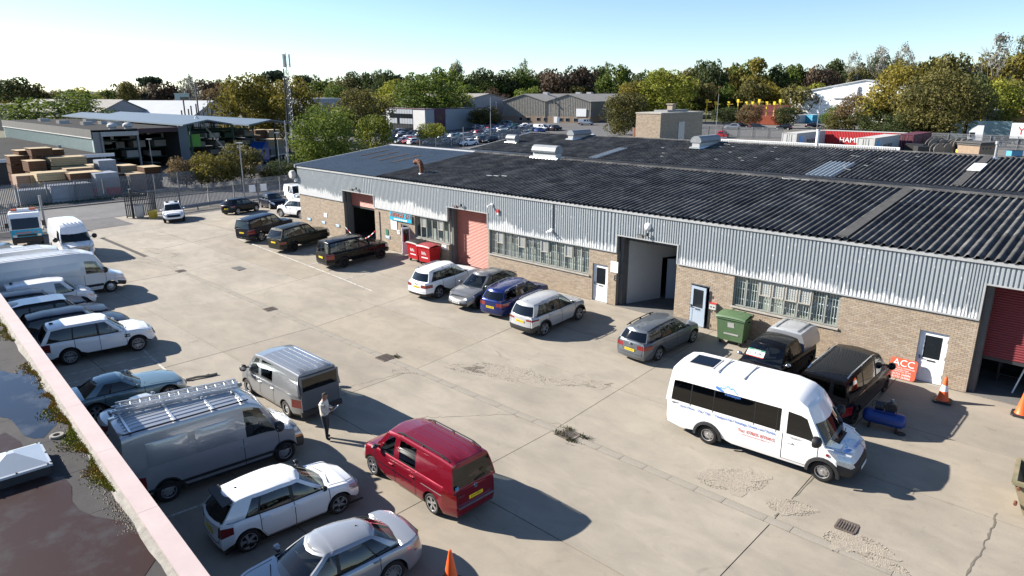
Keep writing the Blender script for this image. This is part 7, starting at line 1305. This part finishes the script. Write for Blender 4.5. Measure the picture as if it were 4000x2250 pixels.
for i,px in enumerate((2765,2800,2850,2887,2920,2945,2970,3000,3030,3052)): p=atd(px,238); t=thing('yellow_frame','yellow steel lifting frame %s in the row behind the small trees'%['first','second','third','fourth','fifth','sixth','seventh','eighth','ninth','tenth'][i],'frame',p,0,'yellow lifting frames'); hh=zat(px,403 if i%3 else 394,238)-p.z; part(t,'upright',M['yellow'],-.12,.12,-.12,.12,0,hh-.5); part(t,'head',M['yellow'],-.35,.35,-.3,.3,hh-.5,hh+.5); part(t,'arm',M['yellow'],-.1,.1,.35,3.0,hh-.5,hh-.2)
# ---------------------------------------------------------------- lorries
def lorry(lab,p,rz,cab,box=None,L_=10,boxmat='white'):
    t=thing('lorry',lab,'lorry',p,rz); q=MB(); q.prism([(0,.5),(2.2,.5),(2.3,1.6),(2.15,2.6),(1.75,3.1),(.9,3.75),(0,3.75)],-1.22,1.22,1); q.build('cab',M[cab],t); q=MB(); q.prism([(2.27,1.75),(2.33,1.75),(2.19,2.62),(2.13,2.62)],-1.05,1.05,1); q.build('windscreen',M['far_glass'],t)
    for sg in (-1,1): part(t,'side_window',M['far_glass'],1.2,2.0,sg*1.225-.01,sg*1.225+.01,1.7,2.5); part(t,'mirror',M['black'],2.05,2.2,sg*1.45-.1,sg*1.45+.1,1.8,2.5)
    part(t,'bumper',M['trim'],2.1,2.4,-1.2,1.2,.35,.85); part(t,'chassis',M['black'],-L_,1.8,-.45,.45,.6,.95)
    if box: part(t,'trailer_body',M[boxmat],-L_,-.6,-1.25,1.25,1.1,3.9)
    tm,rm=wheelmesh(.5,'steel')
    for ax in (1.2,-L_+1.2,-L_+2.5):
        for sg in (-1,1): w_=ob('wheel',None,t,(ax,sg*1.05,.5)); w_.rotation_euler=(0,0,0 if sg>0 else PI); ob('tyre',tm,w_); ob('rim',rm,w_)
    return t
p=at(3830,572); lorry('white lorry cab unit behind the lorry park fence',(p.x,p.y,p.z),R(190),'p_white',None,4.5); p=at(3990,566); t=lorry('white trailer lorry with red letter Y at the right edge',(p.x+12,p.y+1,p.z),R(2),'p_white',True,14); text('Y',2.0,t,(-12.4,-1.27,2.5),(PI/2,0,0),M['hazred'],ext=.01)
p=at(3760,545); lorry('blue grey box lorry behind the white cab unit',(p.x,p.y,p.z),R(185),'p_teal',True,8,'p_teal')
p=at(1030,637); t=lorry('blue flatbed timber lorry by the corner trees',(p.x,p.y,p.z),R(-55),'p_lorryblue',None,7); part(t,'flat_bed',M['white_dirty'],-7,-.3,-1.25,1.25,1.0,1.25); part(t,'load',M['oldwood'],-6.5,-1,-1.1,1.1,1.26,2.3)
t=thing('loader_crane','pale lorry crane jib angled beneath the canopy','crane',at(895,640)); q=MB(); a=Vector((0,0,2.0)); b_=Vector((-2.8,-3.5,8.0)); q.cyl(a,b_,.22,.12,6); q.build('jib',M['alu'],t); q=MB(); q.cyl((0,0,0),a,.3,.25,8); q.build('column',M['galv_dull'],t); q=MB(); q.cyl(b_,b_+Vector((-1.0,-1.0,-2.4)),.06,.06,5); q.build('hook_arm',M['alu'],t)
# ---------------------------------------------------------------- cable drums and clutter beside the containers
for i,(px,py,s_) in enumerate(((3640,590,1.15),(3668,590,1.1),(3655,603,.95),(3700,588,1.0),(3722,592,1.1),(3745,596,1.25),(3770,598,1.25),(3690,596,.85),(3640,575,1.0),(3735,582,.9))):
    p=at(px,py+6); t=thing('cable_drum','weathered timber cable drum, %s from the container end'%['first','second','third','fourth','fifth','sixth','seventh','eighth','ninth','tenth'][i],'cable drum',(p.x,p.y,p.z),R(58)+rng.uniform(-.3,.3),'cable drums behind the dark roof')
    for sg in (-1,1): q=MB(); q.lathe([(0,sg*.42),(s_,sg*.42),(s_,sg*.36),(0,sg*.36)],22,'y',c=(0,0,s_)); q.build('flange',M['oldwood'],t)
    q=MB(); q.lathe([(s_*.62,-.35),(s_*.62,.35)],18,'y',c=(0,0,s_)); q.build('core',M['black'],t)
for i,(px,py,mt,s_) in enumerate(((3765,612,'yellow',1.0),(3790,614,'orange',.8),(3812,616,'hazred',.7),(3600,600,'steel_dark',1.1),(3570,596,'joint',1.3),(3960,612,'skyblue',.9))): p=at(px,py); t=thing('stillage','%s steel stillage of site gear in the drum yard'%['yellow','orange','red','dark','black','blue'][i],'stillage',p,rng.random()); part(t,'crate',M[mt],-s_,s_,-.6*s_,.6*s_,.1,s_); part(t,'lid',M['sill'] if i<2 else M['steel_dark'],-s_*1.02,s_*1.02,-.62*s_,.62*s_,s_+.003,s_+.08)
# ---------------------------------------------------------------- timber stacks
M['tim_new']=mk('tim_new',(.50,.38,.22),.85,var=.15,scale=1.5,rand=.15); M['tim_brown']=mk('tim_brown',(.15,.078,.045),.9,spec=.1,var=.2,scale=1.5,rand=.2); M['tim_pink']=mk('tim_pink',(.40,.26,.18),.85,var=.15,scale=1.5,rand=.1); M['wrap']=mk('wrap',(.40,.42,.46),.4,var=.12,scale=2)  # tim_brown set darker, so the shade on stack fronts sits in the colour
def stack(lab,px0,px1,toppy,d,n,mt,dp=2.6,wrap=False):
    p=atd((px0+px1)/2,d); H=zat((px0+px1)/2,toppy,d)-p.z; wd=(px1-px0)*d/FPX*1.05; t=thing('timber_stack',lab,'timber stack',p,rng.uniform(-.04,.04),'timber packs in the yard beyond the fence'); z=.10; hh=max(.25,(H-.1*n)/n)
    for i in range(n):
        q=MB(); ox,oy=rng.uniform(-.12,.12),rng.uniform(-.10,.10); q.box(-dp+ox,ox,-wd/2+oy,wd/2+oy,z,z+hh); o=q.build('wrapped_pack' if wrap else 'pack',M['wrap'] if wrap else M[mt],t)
        q=MB()
        for yy in (-wd*.32,0,wd*.32): q.box(-dp,0,yy-.05,yy+.05,z-.10,z)
        q.build('bearers',M['oldwood'],t)
        if not wrap:
            q=MB(); kk=max(2,int(hh/.22))
            for k in range(1,kk): zz=z+hh*k/kk; q.box(ox-.002,ox+.012,-wd/2+oy,wd/2+oy,zz-.012,zz+.012); q.box(-dp+ox,ox,-wd/2+oy-.012,-wd/2+oy+.002,zz-.012,zz+.012)
            q.build('board_joints',M['bark'],o)
        z+=hh+.10
    if not wrap: q=MB(); q.box(-dp-.05,.05,-wd/2-.05,wd/2+.05,z-.095,z-.06); q.build('sunlit_cap',M['tim_new'],t)  # pale cap sheet: sunlight on the stack tops put into its colour
    return t
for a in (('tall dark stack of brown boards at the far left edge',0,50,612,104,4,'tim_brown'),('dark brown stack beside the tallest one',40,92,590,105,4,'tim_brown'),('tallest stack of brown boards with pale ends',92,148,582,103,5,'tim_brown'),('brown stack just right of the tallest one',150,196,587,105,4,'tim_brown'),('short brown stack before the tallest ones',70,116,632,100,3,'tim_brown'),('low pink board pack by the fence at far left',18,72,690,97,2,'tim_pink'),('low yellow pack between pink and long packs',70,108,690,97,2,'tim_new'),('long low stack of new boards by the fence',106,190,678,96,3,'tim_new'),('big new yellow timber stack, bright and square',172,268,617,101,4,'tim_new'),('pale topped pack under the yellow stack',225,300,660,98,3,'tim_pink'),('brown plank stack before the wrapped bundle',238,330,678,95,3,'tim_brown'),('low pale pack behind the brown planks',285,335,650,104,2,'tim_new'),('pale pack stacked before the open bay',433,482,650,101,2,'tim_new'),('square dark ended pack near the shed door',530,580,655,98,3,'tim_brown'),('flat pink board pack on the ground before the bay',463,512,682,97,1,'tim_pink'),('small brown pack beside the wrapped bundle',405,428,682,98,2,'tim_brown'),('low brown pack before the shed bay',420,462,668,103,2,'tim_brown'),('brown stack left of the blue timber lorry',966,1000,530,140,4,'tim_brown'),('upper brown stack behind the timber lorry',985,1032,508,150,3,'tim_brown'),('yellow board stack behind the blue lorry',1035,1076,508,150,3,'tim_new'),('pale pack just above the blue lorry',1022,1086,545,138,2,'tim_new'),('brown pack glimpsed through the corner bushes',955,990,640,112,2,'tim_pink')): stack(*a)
stack('plastic wrapped pale bundle by the fence',333,400,678,94,1,'tim_new',2.6,True); stack('tall rounded white wrapped bundle behind it',348,398,628,100,2,'tim_new',2.2,True); stack('grey wrapped pallet row at the fence, middle',155,270,724,91,1,'tim_new',2,True); stack('grey wrapped pallet row nearest the left edge',25,130,744,91,1,'tim_new',2,True)
p=at(395,768); t=thing('red_barrier','red plastic barriers lying behind the far fence','barrier',p,R(80)); 
for i in range(4): part(t,'panel',M['hazred'],-2+i*1.05,-1+i*1.05,-.06,.06,.15,1.0); part(t,'foot',M['black'],-1.6+i*1.05,-1.4+i*1.05,-.35,.35,0,.12)
p=at(470,668); t=thing('forklift','dark green forklift with lit lamps at the shed bay','forklift',(p.x-2,p.y-.6,0),0); part(t,'body',M['dgreen'],-1.2,.9,-.6,.6,.3,1.2); part(t,'overhead_guard',M['black'],-.8,.5,-.55,.55,2.1,2.2); part(t,'mast',M['black'],.9,1.05,-.5,.5,.1,2.8)
for X in (-.75,.45):
    for Y in (-.5,.5): part(t,'guard_post',M['black'],X-.04,X+.04,Y-.04,Y+.04,1.2,2.1)
for X in (-.8,.6):
    for Y in (-.55,.55): q=MB(); q.cyl((X,Y-.1,.3),(X,Y+.1,.3),.3,.3,12); q.build('wheel',M['tyre'],t)
# ---------------------------------------------------------------- parked cars far off (too small to show parts)
def farcar_mesh(sp,nm):
    c=Car(sp,1); c.lower(); [c.cabin(cb) for cb in sp['cabs']]; b=MB()
    for lab,(v,f) in c.F.items():
        l=lab.rstrip('LR').rstrip('0123456789'); m=0
        if l in ('windscreen','rear_window','side_window','dark_window','pillar','interior'): m=1
        elif l in ('wheel_well','floor_pan','grille','bumper','lower_trim'): m=2
        elif l in ('headlight',): m=3
        elif l=='tail_light': m=4
        n=len(b.v); b.v+=v; b.f+=[tuple(n+i for i in q) for q in f]; b.m+=[m]*len(f)
    for ax in (c.fa,c.ra):
        for sg in (1,-1): b.cyl((ax,sg*(sp['W']/2-.2),sp['r']),(ax,sg*(sp['W']/2-.02),sp['r']),sp['r'],sp['r'],12,2); b.cyl((ax,sg*(sp['W']/2-.02),sp['r']),(ax,sg*(sp['W']/2-.005),sp['r']),sp['r']*.62,sp['r']*.6,10,3)
    return b.mesh(nm,[M['p_white'],M['far_glass'],M['tyre'],M['headlamp'],M['taillamp']],smooth=38)
FM=[('hatchback',farcar_mesh(S_hatch(),'parked_hatchback')),('estate',farcar_mesh(S_estate(),'parked_estate')),('SUV',farcar_mesh(S_suv(archtrim=False),'parked_suv')),('saloon',farcar_mesh(S_saloon(),'parked_saloon'))]
VM=('van',farcar_mesh(S_midvan(),'parked_van'))
PC=[('silver','p_silver'),('black','p_black'),('grey','p_grey'),('white','p_white'),('navy','p_navy'),('blue','p_carblue'),('red','p_carred'),('charcoal','p_charcoal'),('pale blue','p_teal'),('green','p_cargreen')]
def farcar(x,y,h,kind=None,colr=None,lab=None,grp='cars in the far car park',where='in the far car park'):
    k,me=kind or FM[rng.choice((0,0,1,2,2,3))]; cn,cm=colr or PC[min(9,int(rng.random()**1.25*10))]
    o=ob('parked_'+('van' if k=='van' else 'car'),me,None,(x,y,zter(x,y)),R(h)); e=.8; o.rotation_euler=(0,0,R(h)); tag(o,lab or '%s %s parked %s'%(cn,k,where),'van' if k=='van' else 'car',grp)
    o.material_slots[0].link='OBJECT'; o.material_slots[0].material=M[cm]; return o
ORD=['first','second','third','fourth','fifth','sixth','seventh','eighth','ninth','tenth','eleventh','twelfth','thirteenth','fourteenth','fifteenth','sixteenth','seventeenth','eighteenth','nineteenth','twentieth','twenty-first','twenty-second','twenty-third','twenty-fourth','twenty-fifth','twenty-sixth']
# rows run roughly across the view; a car is kept only where the photograph shows car park
def in_park(px,py): return 1500<px<2300 and 498<py<600
def project(p):
    d=np.array(p)-np.array([0,0,CH]); z=d@FW; return 2000+FPX*(d@RT)/z,1125-FPX*(d@UP)/z
rows=[(104,0),(110.5,1),(121,2),(127.5,3),(138,4),(144.5,5),(155,6),(161.5,7)]
for off,ri in rows:
    ci=0
    for i in range(46):
        x=-205+i*2.62+rng.uniform(-.15,.15); y=off+rng.uniform(-.3,.3); u,v_=project((x,y,zter(x,y)))
        lim=577+(1763-u)*.07 if u<1917 else 556-(u-1917)*.155
        if not(1520<u<2200) or v_>lim-3: continue
        if u<1850 and y>134: continue
        if 1490<u<1690 and v_<520: continue
        if rng.random()<.06: continue
        k=FM[rng.choice((0,0,1,2,2,3))]; cn=PC[min(9,int(rng.random()**1.25*10))]
        farcar(x,y,rng.choice((90,-90))+rng.uniform(-2,2),k,cn,'%s %s, %s from the left in car park row %s'%(cn[0],k[0],ORD[min(ci,16)],['nearest the fence','two','three','four','five','six','seven','farthest'][ri])); ci+=1
p=at(2080,515); farcar(p.x,p.y+4,10,VM,PC[3],'white van at the back right of the far car park'); p=at(1985,495); farcar(p.x,p.y,20,VM,PC[8],'pale blue van between the office and the warehouse'); p=at(2289,489); farcar(p.x,p.y,20,VM,PC[0],'silver people carrier on the grass by the warehouse corner',grp='cars by the warehouse')
for px,py,h,k,c_,lab in ((2130,470,15,FM[2],PC[1],'black car by the warehouse windows'),(2060,500,10,FM[0],PC[3],'white hatchback below the warehouse gable'),(2823,538,100,FM[0],PC[6],'red hatchback behind the container yard fence'),(2893,500,20,FM[3],PC[1],'black saloon left of the orange container'),(2860,505,200,FM[0],PC[0],'silver car beside the black saloon'),(3180,500,20,FM[3],PC[4],'dark saloon under the lamp post by the trees'),(2960,505,15,FM[1],PC[7],'charcoal estate below the orange container'),(3975,478,10,FM[3],PC[8],'pale blue saloon at the right edge by the orange door'),(2250,535,30,FM[0],PC[8],'pale blue hatchback behind the roof vent'),(2290,540,30,FM[3],PC[3],'white saloon behind the roof vent'),(3060,508,190,FM[1],PC[1],'black estate below the white containers')): p=at(px,py); farcar(p.x,p.y,h,k,c_,lab,'cars beyond the unit')
# orange water barriers and cones by the fence
for i,px in enumerate((2795,2812,2828)): p=at(px,548); t=thing('road_barrier','red plastic road barrier, %s of three behind the roof'%ORD[i],'barrier',p,.3,'red barriers behind the roof'); part(t,'shell',M['hazred'],-.5,.5,-.25,.25,0,1.1); part(t,'band',M['white'],-.51,.51,-.26,.26,.5,.7)
# ---------------------------------------------------------------- trees
def leafmat(name,c0,c1,tr=.35):
    m=bpy.data.materials.new(name); m.use_nodes=True; n=m.node_tree; P=n.nodes['Principled BSDF']; L=n.links.new; P.inputs['Roughness'].default_value=.75; P.inputs['Specular IOR Level'].default_value=.25
    at_=n.nodes.new('ShaderNodeAttribute'); at_.attribute_name='tone'; oi=n.nodes.new('ShaderNodeObjectInfo'); ad=n.nodes.new('ShaderNodeMath'); ad.operation='MULTIPLY_ADD'; L(oi.outputs['Random'],ad.inputs[0]); ad.inputs[1].default_value=.35; L(at_.outputs['Fac'],ad.inputs[2])
    cr=n.nodes.new('ShaderNodeValToRGB'); cr.color_ramp.elements[0].color=tuple(q*1.1 for q in c0)+(1,); cr.color_ramp.elements[1].color=tuple(q*1.42 for q in c1)+(1,); cr.color_ramp.elements[1].position=1.1 if False else 1.0; L(ad.outputs[0],cr.inputs[0]); L(cr.outputs[0],P.inputs['Base Color'])
    tl=n.nodes.new('ShaderNodeBsdfTranslucent'); L(cr.outputs[0],tl.inputs[0]); mx=n.nodes.new('ShaderNodeMixShader'); mx.inputs[0].default_value=tr; L(P.outputs[0],mx.inputs[1]); L(tl.outputs[0],mx.inputs[2]); L(mx.outputs[0],n.nodes['Material Output'].inputs[0]); return m
LM=dict(green=leafmat('leaf_green',(.030,.055,.012),(.115,.145,.022)),yellowgreen=leafmat('leaf_yellowgreen',(.06,.085,.012),(.20,.20,.028)),golden=leafmat('leaf_golden',(.060,.058,.012),(.185,.150,.025)),olive=leafmat('leaf_olive',(.040,.042,.014),(.13,.115,.032)),dark=leafmat('leaf_dark',(.020,.032,.012),(.065,.080,.024)),copper=leafmat('leaf_copper',(.026,.020,.014),(.075,.052,.034)),brown=leafmat('leaf_brown',(.055,.040,.020),(.15,.105,.050)),pale=leafmat('leaf_pale',(.10,.115,.07),(.22,.23,.15)),pine=leafmat('leaf_pine',(.012,.022,.014),(.04,.055,.03)),grey=leafmat('leaf_grey',(.13,.13,.11),(.26,.26,.22)))
def crown(seed,n,leaf,lobes,shape='broad',fill=.3):
    r=np.random.RandomState(seed); P=[];N=[];T=[]
    if shape=='broad':
        # lobes over a rounded body, unit radius, base at z=0, top at z=2
        cs=[];rs=[]
        for i in range(lobes):
            th=r.uniform(0,2*PI); u=r.uniform(-.85,.95); rad=math.sqrt(max(0,1-u*u))*r.uniform(.55,.82); cs.append((rad*math.cos(th),rad*math.sin(th),1+u*.72)); rs.append(r.uniform(.22,.42))
        cs.append((0,0,1.0)); rs.append(.55)
    elif shape=='tall':
        cs=[];rs=[]
        for i in range(lobes): z=r.uniform(.1,1.8); w=.75*math.sin(PI*min(1,(z+.25)/2.2))**.7; th=r.uniform(0,2*PI); rad=w*r.uniform(.3,.75); cs.append((rad*math.cos(th),rad*math.sin(th),z)); rs.append(r.uniform(.18,.34))
    elif shape=='pine':
        cs=[];rs=[]
        for i in range(lobes): z=r.uniform(.7,1.9); th=r.uniform(0,2*PI); rad=r.uniform(.1,.8)*(1.15-.45*(z-.7)); cs.append((rad*math.cos(th),rad*math.sin(th),z)); rs.append(r.uniform(.18,.30))
    else:  # airy, sparse
        cs=[];rs=[]
        for i in range(lobes): z=r.uniform(.3,1.95); th=r.uniform(0,2*PI); w=.85*math.sin(PI*min(1,(z+.2)/2.25)); rad=w*math.sqrt(r.uniform(0,1)); cs.append((rad*math.cos(th),rad*math.sin(th),z)); rs.append(r.uniform(.10,.22))
    cs=np.array(cs); rs=np.array(rs); w=rs**2; k=r.choice(len(cs),n,p=w/w.sum()); d=r.normal(size=(n,3)); d/=np.linalg.norm(d,axis=1)[:,None]; q=1-fill*r.uniform(0,1,n)**1.5; sc=np.array([1,1,.80]) if shape!='pine' else np.array([1.3,1.3,.45]); P=cs[k]+d*(rs[k]*q)[:,None]*sc
    nz=d+r.normal(scale=.55,size=(n,3)); nz/=np.linalg.norm(nz,axis=1)[:,None]; a=np.cross(nz,r.normal(size=(n,3))); a/=np.linalg.norm(a,axis=1)[:,None]; b=np.cross(nz,a); s=leaf*r.uniform(.6,1.35,n)[:,None]
    V=np.stack([P-a*s,P-b*s*.65,P+a*s,P+b*s*.65],1).reshape(-1,3); lt=r.uniform(0,.55,len(cs)); tone=np.clip(lt[k]+r.uniform(-.12,.28,n),0,1)
    me=bpy.data.meshes.new('crown'); me.vertices.add(4*n); me.vertices.foreach_set('co',V.astype('f').ravel()); me.loops.add(4*n); me.loops.foreach_set('vertex_index',np.arange(4*n,dtype='i')); me.polygons.add(n); me.polygons.foreach_set('loop_start',np.arange(0,4*n,4,dtype='i')); me.polygons.foreach_set('loop_total',np.full(n,4,'i'))
    at_=me.attributes.new('tone','FLOAT','POINT'); at_.data.foreach_set('value',np.repeat(tone,4).astype('f')); me.materials.append(LM['green']); me.update(); me.validate(); return me
CR={'far':[crown(i+1,3600,.058,34) for i in range(7)],'mid':[crown(i+21,6500,.040,44) for i in range(4)],'near':[crown(i+41,12000,.030,60,fill=.35) for i in range(3)],'tall':[crown(i+61,3600,.052,34,'tall') for i in range(3)],'pine':[crown(i+71,2200,.065,24,'pine') for i in range(2)],'airy':[crown(i+81,1500,.036,60,'airy',.9) for i in range(3)],'bush':[crown(i+91,5200,.042,34,fill=.45) for i in range(3)]}
def trunkmesh(seed):
    r=random.Random(seed); b=MB(); b.cyl((0,0,-.3),(0,0,.9),.075,.05,8); 
    for i in range(6): a=r.uniform(0,2*PI); z=r.uniform(.5,.95); l=r.uniform(.35,.7); b.cyl((0,0,z),(l*math.cos(a),l*math.sin(a),z+l*.9),.028,.008,5)
    b.cyl((0,0,.9),(.03,.02,1.7),.05,.012,6); return b.mesh('trunk',M['bark'])
TM=[trunkmesh(i) for i in range(3)]
def limbmesh(seed):
    r=random.Random(seed); b=MB(); b.cyl((0,0,-.4),(0,0,1.0),.035,.025,6)
    def br(p,d,l,rd,n):
        q=p+d*l; b.cyl(p,q,rd,rd*.5,4,cap=False)
        if n:
            for i in range(3): dd=(d+Vector((r.gauss(0,.5),r.gauss(0,.5),r.gauss(.1,.25)))).normalized(); br(p+d*l*r.uniform(.5,1),dd,l*.62,rd*.55,n-1)
    for i in range(11): a=r.uniform(0,2*PI); br(Vector((0,0,r.uniform(.15,1.0))),Vector((math.cos(a)*.5,math.sin(a)*.5,r.uniform(.6,1))).normalized(),.55,.016,3)
    return b.mesh('limbs',M['greybark'])
M['greybark']=mk('greybark',(.30,.29,.26),.95,var=.2,scale=5); LB=[limbmesh(i) for i in range(2)]
def tree(lab,px,toppy,d,wpx,kind,pal,lift=.12,grp='trees',base=None,cat='tree',name='tree'):
    p=base or atd(px,d); d=math.hypot(p.x,p.y); H=zat(px,toppy,d)-p.z; rad=wpx/2*d/FPX*1.04; t=thing(name,lab,cat,p,rng.random()*6.28,grp)
    me=rng.choice(CR[kind]); c=ob('crown',me,t,(0,0,H*lift)); zh=H*(1-lift)/ (2.0 if kind!='airy' else 2.05); c.scale=(rad*1.0,rad*1.0,zh); c.rotation_euler=(0,0,rng.random()*6.28); c.material_slots[0].link='OBJECT'; c.material_slots[0].material=LM[pal]
    if kind=='airy': k=ob('limbs',rng.choice(LB),t,(0,0,0)); k.scale=(rad,rad,H/2.1)
    else: k=ob('trunk',rng.choice(TM),t,(0,0,0)); k.scale=(H*.16+.5,H*.16+.5,H/2.3)
    return t
q_=1.5528
NEAR=[('big green tree right of the phone mast',815,250,112,156,'near','green',-.04),('lower green tree between the mast tree and the blue roof',940,283,126,100,'mid','yellowgreen',-.04),('dark olive tree rising behind the green mast tree',912,212,160,146,'mid','olive',.1),('tall golden chestnut, left one of the pair by the mast',612,178,178,150,'mid','golden',.04),('tall golden chestnut right behind the phone mast',728,188,172,128,'mid','golden',.05),('bright green lime tree behind the glazed office',1085,176,235,180,'mid','green',.1),('yellow green tree left of the bright lime',1010,190,250,130,'mid','yellowgreen',.1),('small young tree in front of the car park',1082,305,152,76,'mid','yellowgreen',.1),('broad green tree behind the timber store at left',130,222,205,205,'mid','green',.05),('dark leafy tree with dry leaves right of the warehouses',1575,228,166,118,'mid','olive',-.04),('shaggy bush before the long warehouse',1215,262,228,92,'bush','olive',.02),('bright lime green tree behind the roof tower',1680,163,232,140,'mid','yellowgreen',.08),('olive tree left of the bright lime green one',1592,200,236,110,'mid','golden',.08),('golden crowned big tree left of the lorry park',2270,152,188,150,'mid','golden',-.06),('dark golden big tree behind the container fence',2370,168,176,172,'near','olive',-.08),('dark bushy tree at the right of the lorry park trees',2440,180,190,110,'mid','dark',-.06),('brown leafed tree in front of the patterned shed',2162,232,200,96,'mid','brown',-.06),('pale small tree left of the brown leafed one',2110,262,205,66,'mid','green',.03),('young dark tree before the white containers',1980,262,205,62,'bush','dark',.03),('thin brown tree before the orange container',1895,255,205,62,'bush','brown',.08),('round bush left of the orange container',1828,262,212,70,'bush','dark',.05),('dark tree filling the gap under the golden crown',2220,240,192,100,'mid','dark',-.1),('olive tree between the golden and the dark golden crowns',2318,205,190,110,'mid','olive',-.1),('low dark tree at the foot of the big olive crown',2300,275,178,110,'bush','dark',-.1),('low olive tree behind the fence by the drums',2400,262,178,110,'bush','olive',-.1),('green tree at the left foot of the brown leafed one',2125,285,198,80,'bush','olive',-.1),('bright green tree above the pale roofed loading unit',2500,188,250,120,'mid','yellowgreen',-.05),('green tree at the right edge above the orange door',2575,196,270,110,'mid','green',-.05),('dense shrub at the foot of the mast trees',770,340,118,110,'bush','green',-.1),('dense shrub left of the blue roof corner',870,345,120,110,'bush','dark',-.1),('golden tree filling between the chestnut pair',672,215,186,110,'mid','golden',-.06),('pale green tree behind the glazed office roof',1150,215,240,90,'mid','yellowgreen',-.05),('green tree left of the flat roofed block',850,205,230,90,'mid','green',-.05)]
for lab,x,ty,d,w,k,pal,lf in NEAR: tree(lab,x*q_,ty*q_,d,w*q_,k,pal,lf,'trees around the yards')
for lab,x,ty,d,w,pal in (('brownish bush leftmost behind the far fence',440,386,97,84,'brown'),('yellow brown bush in the middle of the fence line',510,372,96,104,'golden'),('tall grey green bush by the lamp post',585,345,97,100,'olive'),('dark shrub under the corner lamp posts',690,398,99,90,'dark'),('low dark shrub right of the corner lamp posts',765,405,101,80,'dark'),('low green shrub by the yard fence',655,425,98,60,'olive')): tree(lab,x*q_,ty*q_,d,w*q_,'bush',pal,.0,'bushes behind the far palisade fence',cat='bush',name='bush')
# tree line against the sky: (x, top y) in the picture, several depths
LINE=[(0,195,'dark'),(28,192,'dark'),(58,205,'olive'),(90,222,'copper'),(120,228,'olive'),(160,226,'green'),(200,222,'green'),(235,218,'yellowgreen'),(262,222,'dark'),(290,204,'dark'),(315,208,'olive'),(345,204,'brown'),(380,196,'pine'),(410,205,'copper'),(450,196,'dark'),(478,192,'grey'),(505,200,'copper'),(540,196,'brown'),(570,200,'dark'),(660,182,'pine'),(690,180,'pine'),(760,184,'pine'),(785,188,'dark'),(812,200,'green'),(845,192,'dark'),(868,186,'olive'),(900,180,'dark'),(940,178,'dark'),(968,174,'dark'),(995,184,'pine'),(1020,182,'dark'),(1050,178,'green'),(1120,168,'green'),(1150,165,'pale'),(1185,172,'green'),(1215,170,'dark'),(1245,172,'green'),(1280,166,'dark'),(1315,164,'green'),(1350,170,'copper'),(1380,168,'copper'),(1410,166,'copper'),(1445,165,'copper'),(1480,168,'copper'),(1512,164,'dark'),(1545,162,'green'),(1580,166,'copper'),(1615,170,'dark'),(1650,168,'green'),(1700,172,'dark'),(1735,168,'olive'),(1765,150,'dark'),(1795,142,'dark'),(1830,150,'golden'),(1862,146,'green'),(1895,150,'golden'),(1930,158,'green'),(1960,160,'dark'),(1995,164,'green'),(2030,170,'brown'),(2065,158,'copper'),(2095,152,'dark'),(2130,158,'pale'),(2170,150,'olive'),(2205,142,'dark'),(2240,135,'golden'),(2280,140,'olive'),(2315,132,'dark'),(2350,136,'golden'),(2390,130,'olive'),(2425,128,'olive'),(2460,138,'dark'),(2495,126,'golden'),(2530,128,'yellowgreen'),(2565,118,'golden'),(2600,120,'olive'),(2640,118,'dark')]
PN=dict(dark='dark green',olive='olive',copper='copper leaved',green='green',yellowgreen='yellow green',brown='brownish',pine='dark pine',grey='bare topped',pale='pale',golden='golden')
seen={}
for i,(x,ty,pal) in enumerate(LINE):
    d=rng.uniform(300,350) if x<1650 else rng.uniform(285,325); k='pine' if pal=='pine' else rng.choice(('far','far','far','far','tall')) if pal!='grey' else 'airy'
    n=seen[pal]=seen.get(pal,0)+1
    tree('%s tree, %s of its colour counted from the left in the skyline'%(PN[pal],ORD[n-1]),x*q_,(ty-5)*q_,d,rng.uniform(66,96)*q_,k,pal,.0 if k!='pine' else .05,'trees on the skyline')
seen={}
for i in range(64):
    x=-10+i*42+rng.uniform(-12,12); ty=(242 if x<560 else 228 if x<1000 else 216 if x<1650 else 205-.012*(x-1650))+rng.uniform(-8,8)
    if 100<x<250: ty=236
    pal=rng.choice(('green','olive','dark','yellowgreen','golden','brown','green') if x>1650 or x<600 else ('copper','green','dark','yellowgreen','olive','green')); n=seen[pal]=seen.get(pal,0)+1
    tree('%s tree, %s of its colour from the left in the lower tree belt'%(PN[pal],ORD[n-1]),x*q_,ty*q_,rng.uniform(268,290) if x>1650 else rng.uniform(295,318),rng.uniform(66,92)*q_,'far',pal,.0,'trees in the lower belt')
for i,(x,ty,w,d,pal) in enumerate(((2200,112,95,300,'grey'),(2262,106,80,305,'grey'),(2495,80,120,290,'grey'),(2550,84,90,292,'pale'),(1150,150,70,340,'pale'),(1318,148,62,345,'pale'),(1525,152,60,345,'pale'),(480,190,46,360,'grey'),(2140,126,60,305,'grey'))): tree('airy pale poplar with bare top, %s of its kind on the skyline'%ORD[i],x*q_,ty*q_,d,w*q_,'airy',pal,.1,'airy poplars on the skyline')
# ---------------------------------------------------------------- turn lettering into plain meshes
bpy.context.view_layer.update(); dg=bpy.context.evaluated_depsgraph_get()
for o in [o for o in COL.objects if o.type=='FONT']:
    me=bpy.data.meshes.new_from_object(o.evaluated_get(dg)); n=o.name; me.name=n.split('.')[0]; mt=o.data.materials[0]; par=o.parent; mb=o.matrix_basis.copy()
    bpy.data.objects.remove(o); q=bpy.data.objects.new(n.split('.')[0],me); COL.objects.link(q); q.parent=par; q.matrix_basis=mb
    if not me.materials: me.materials.append(mt)
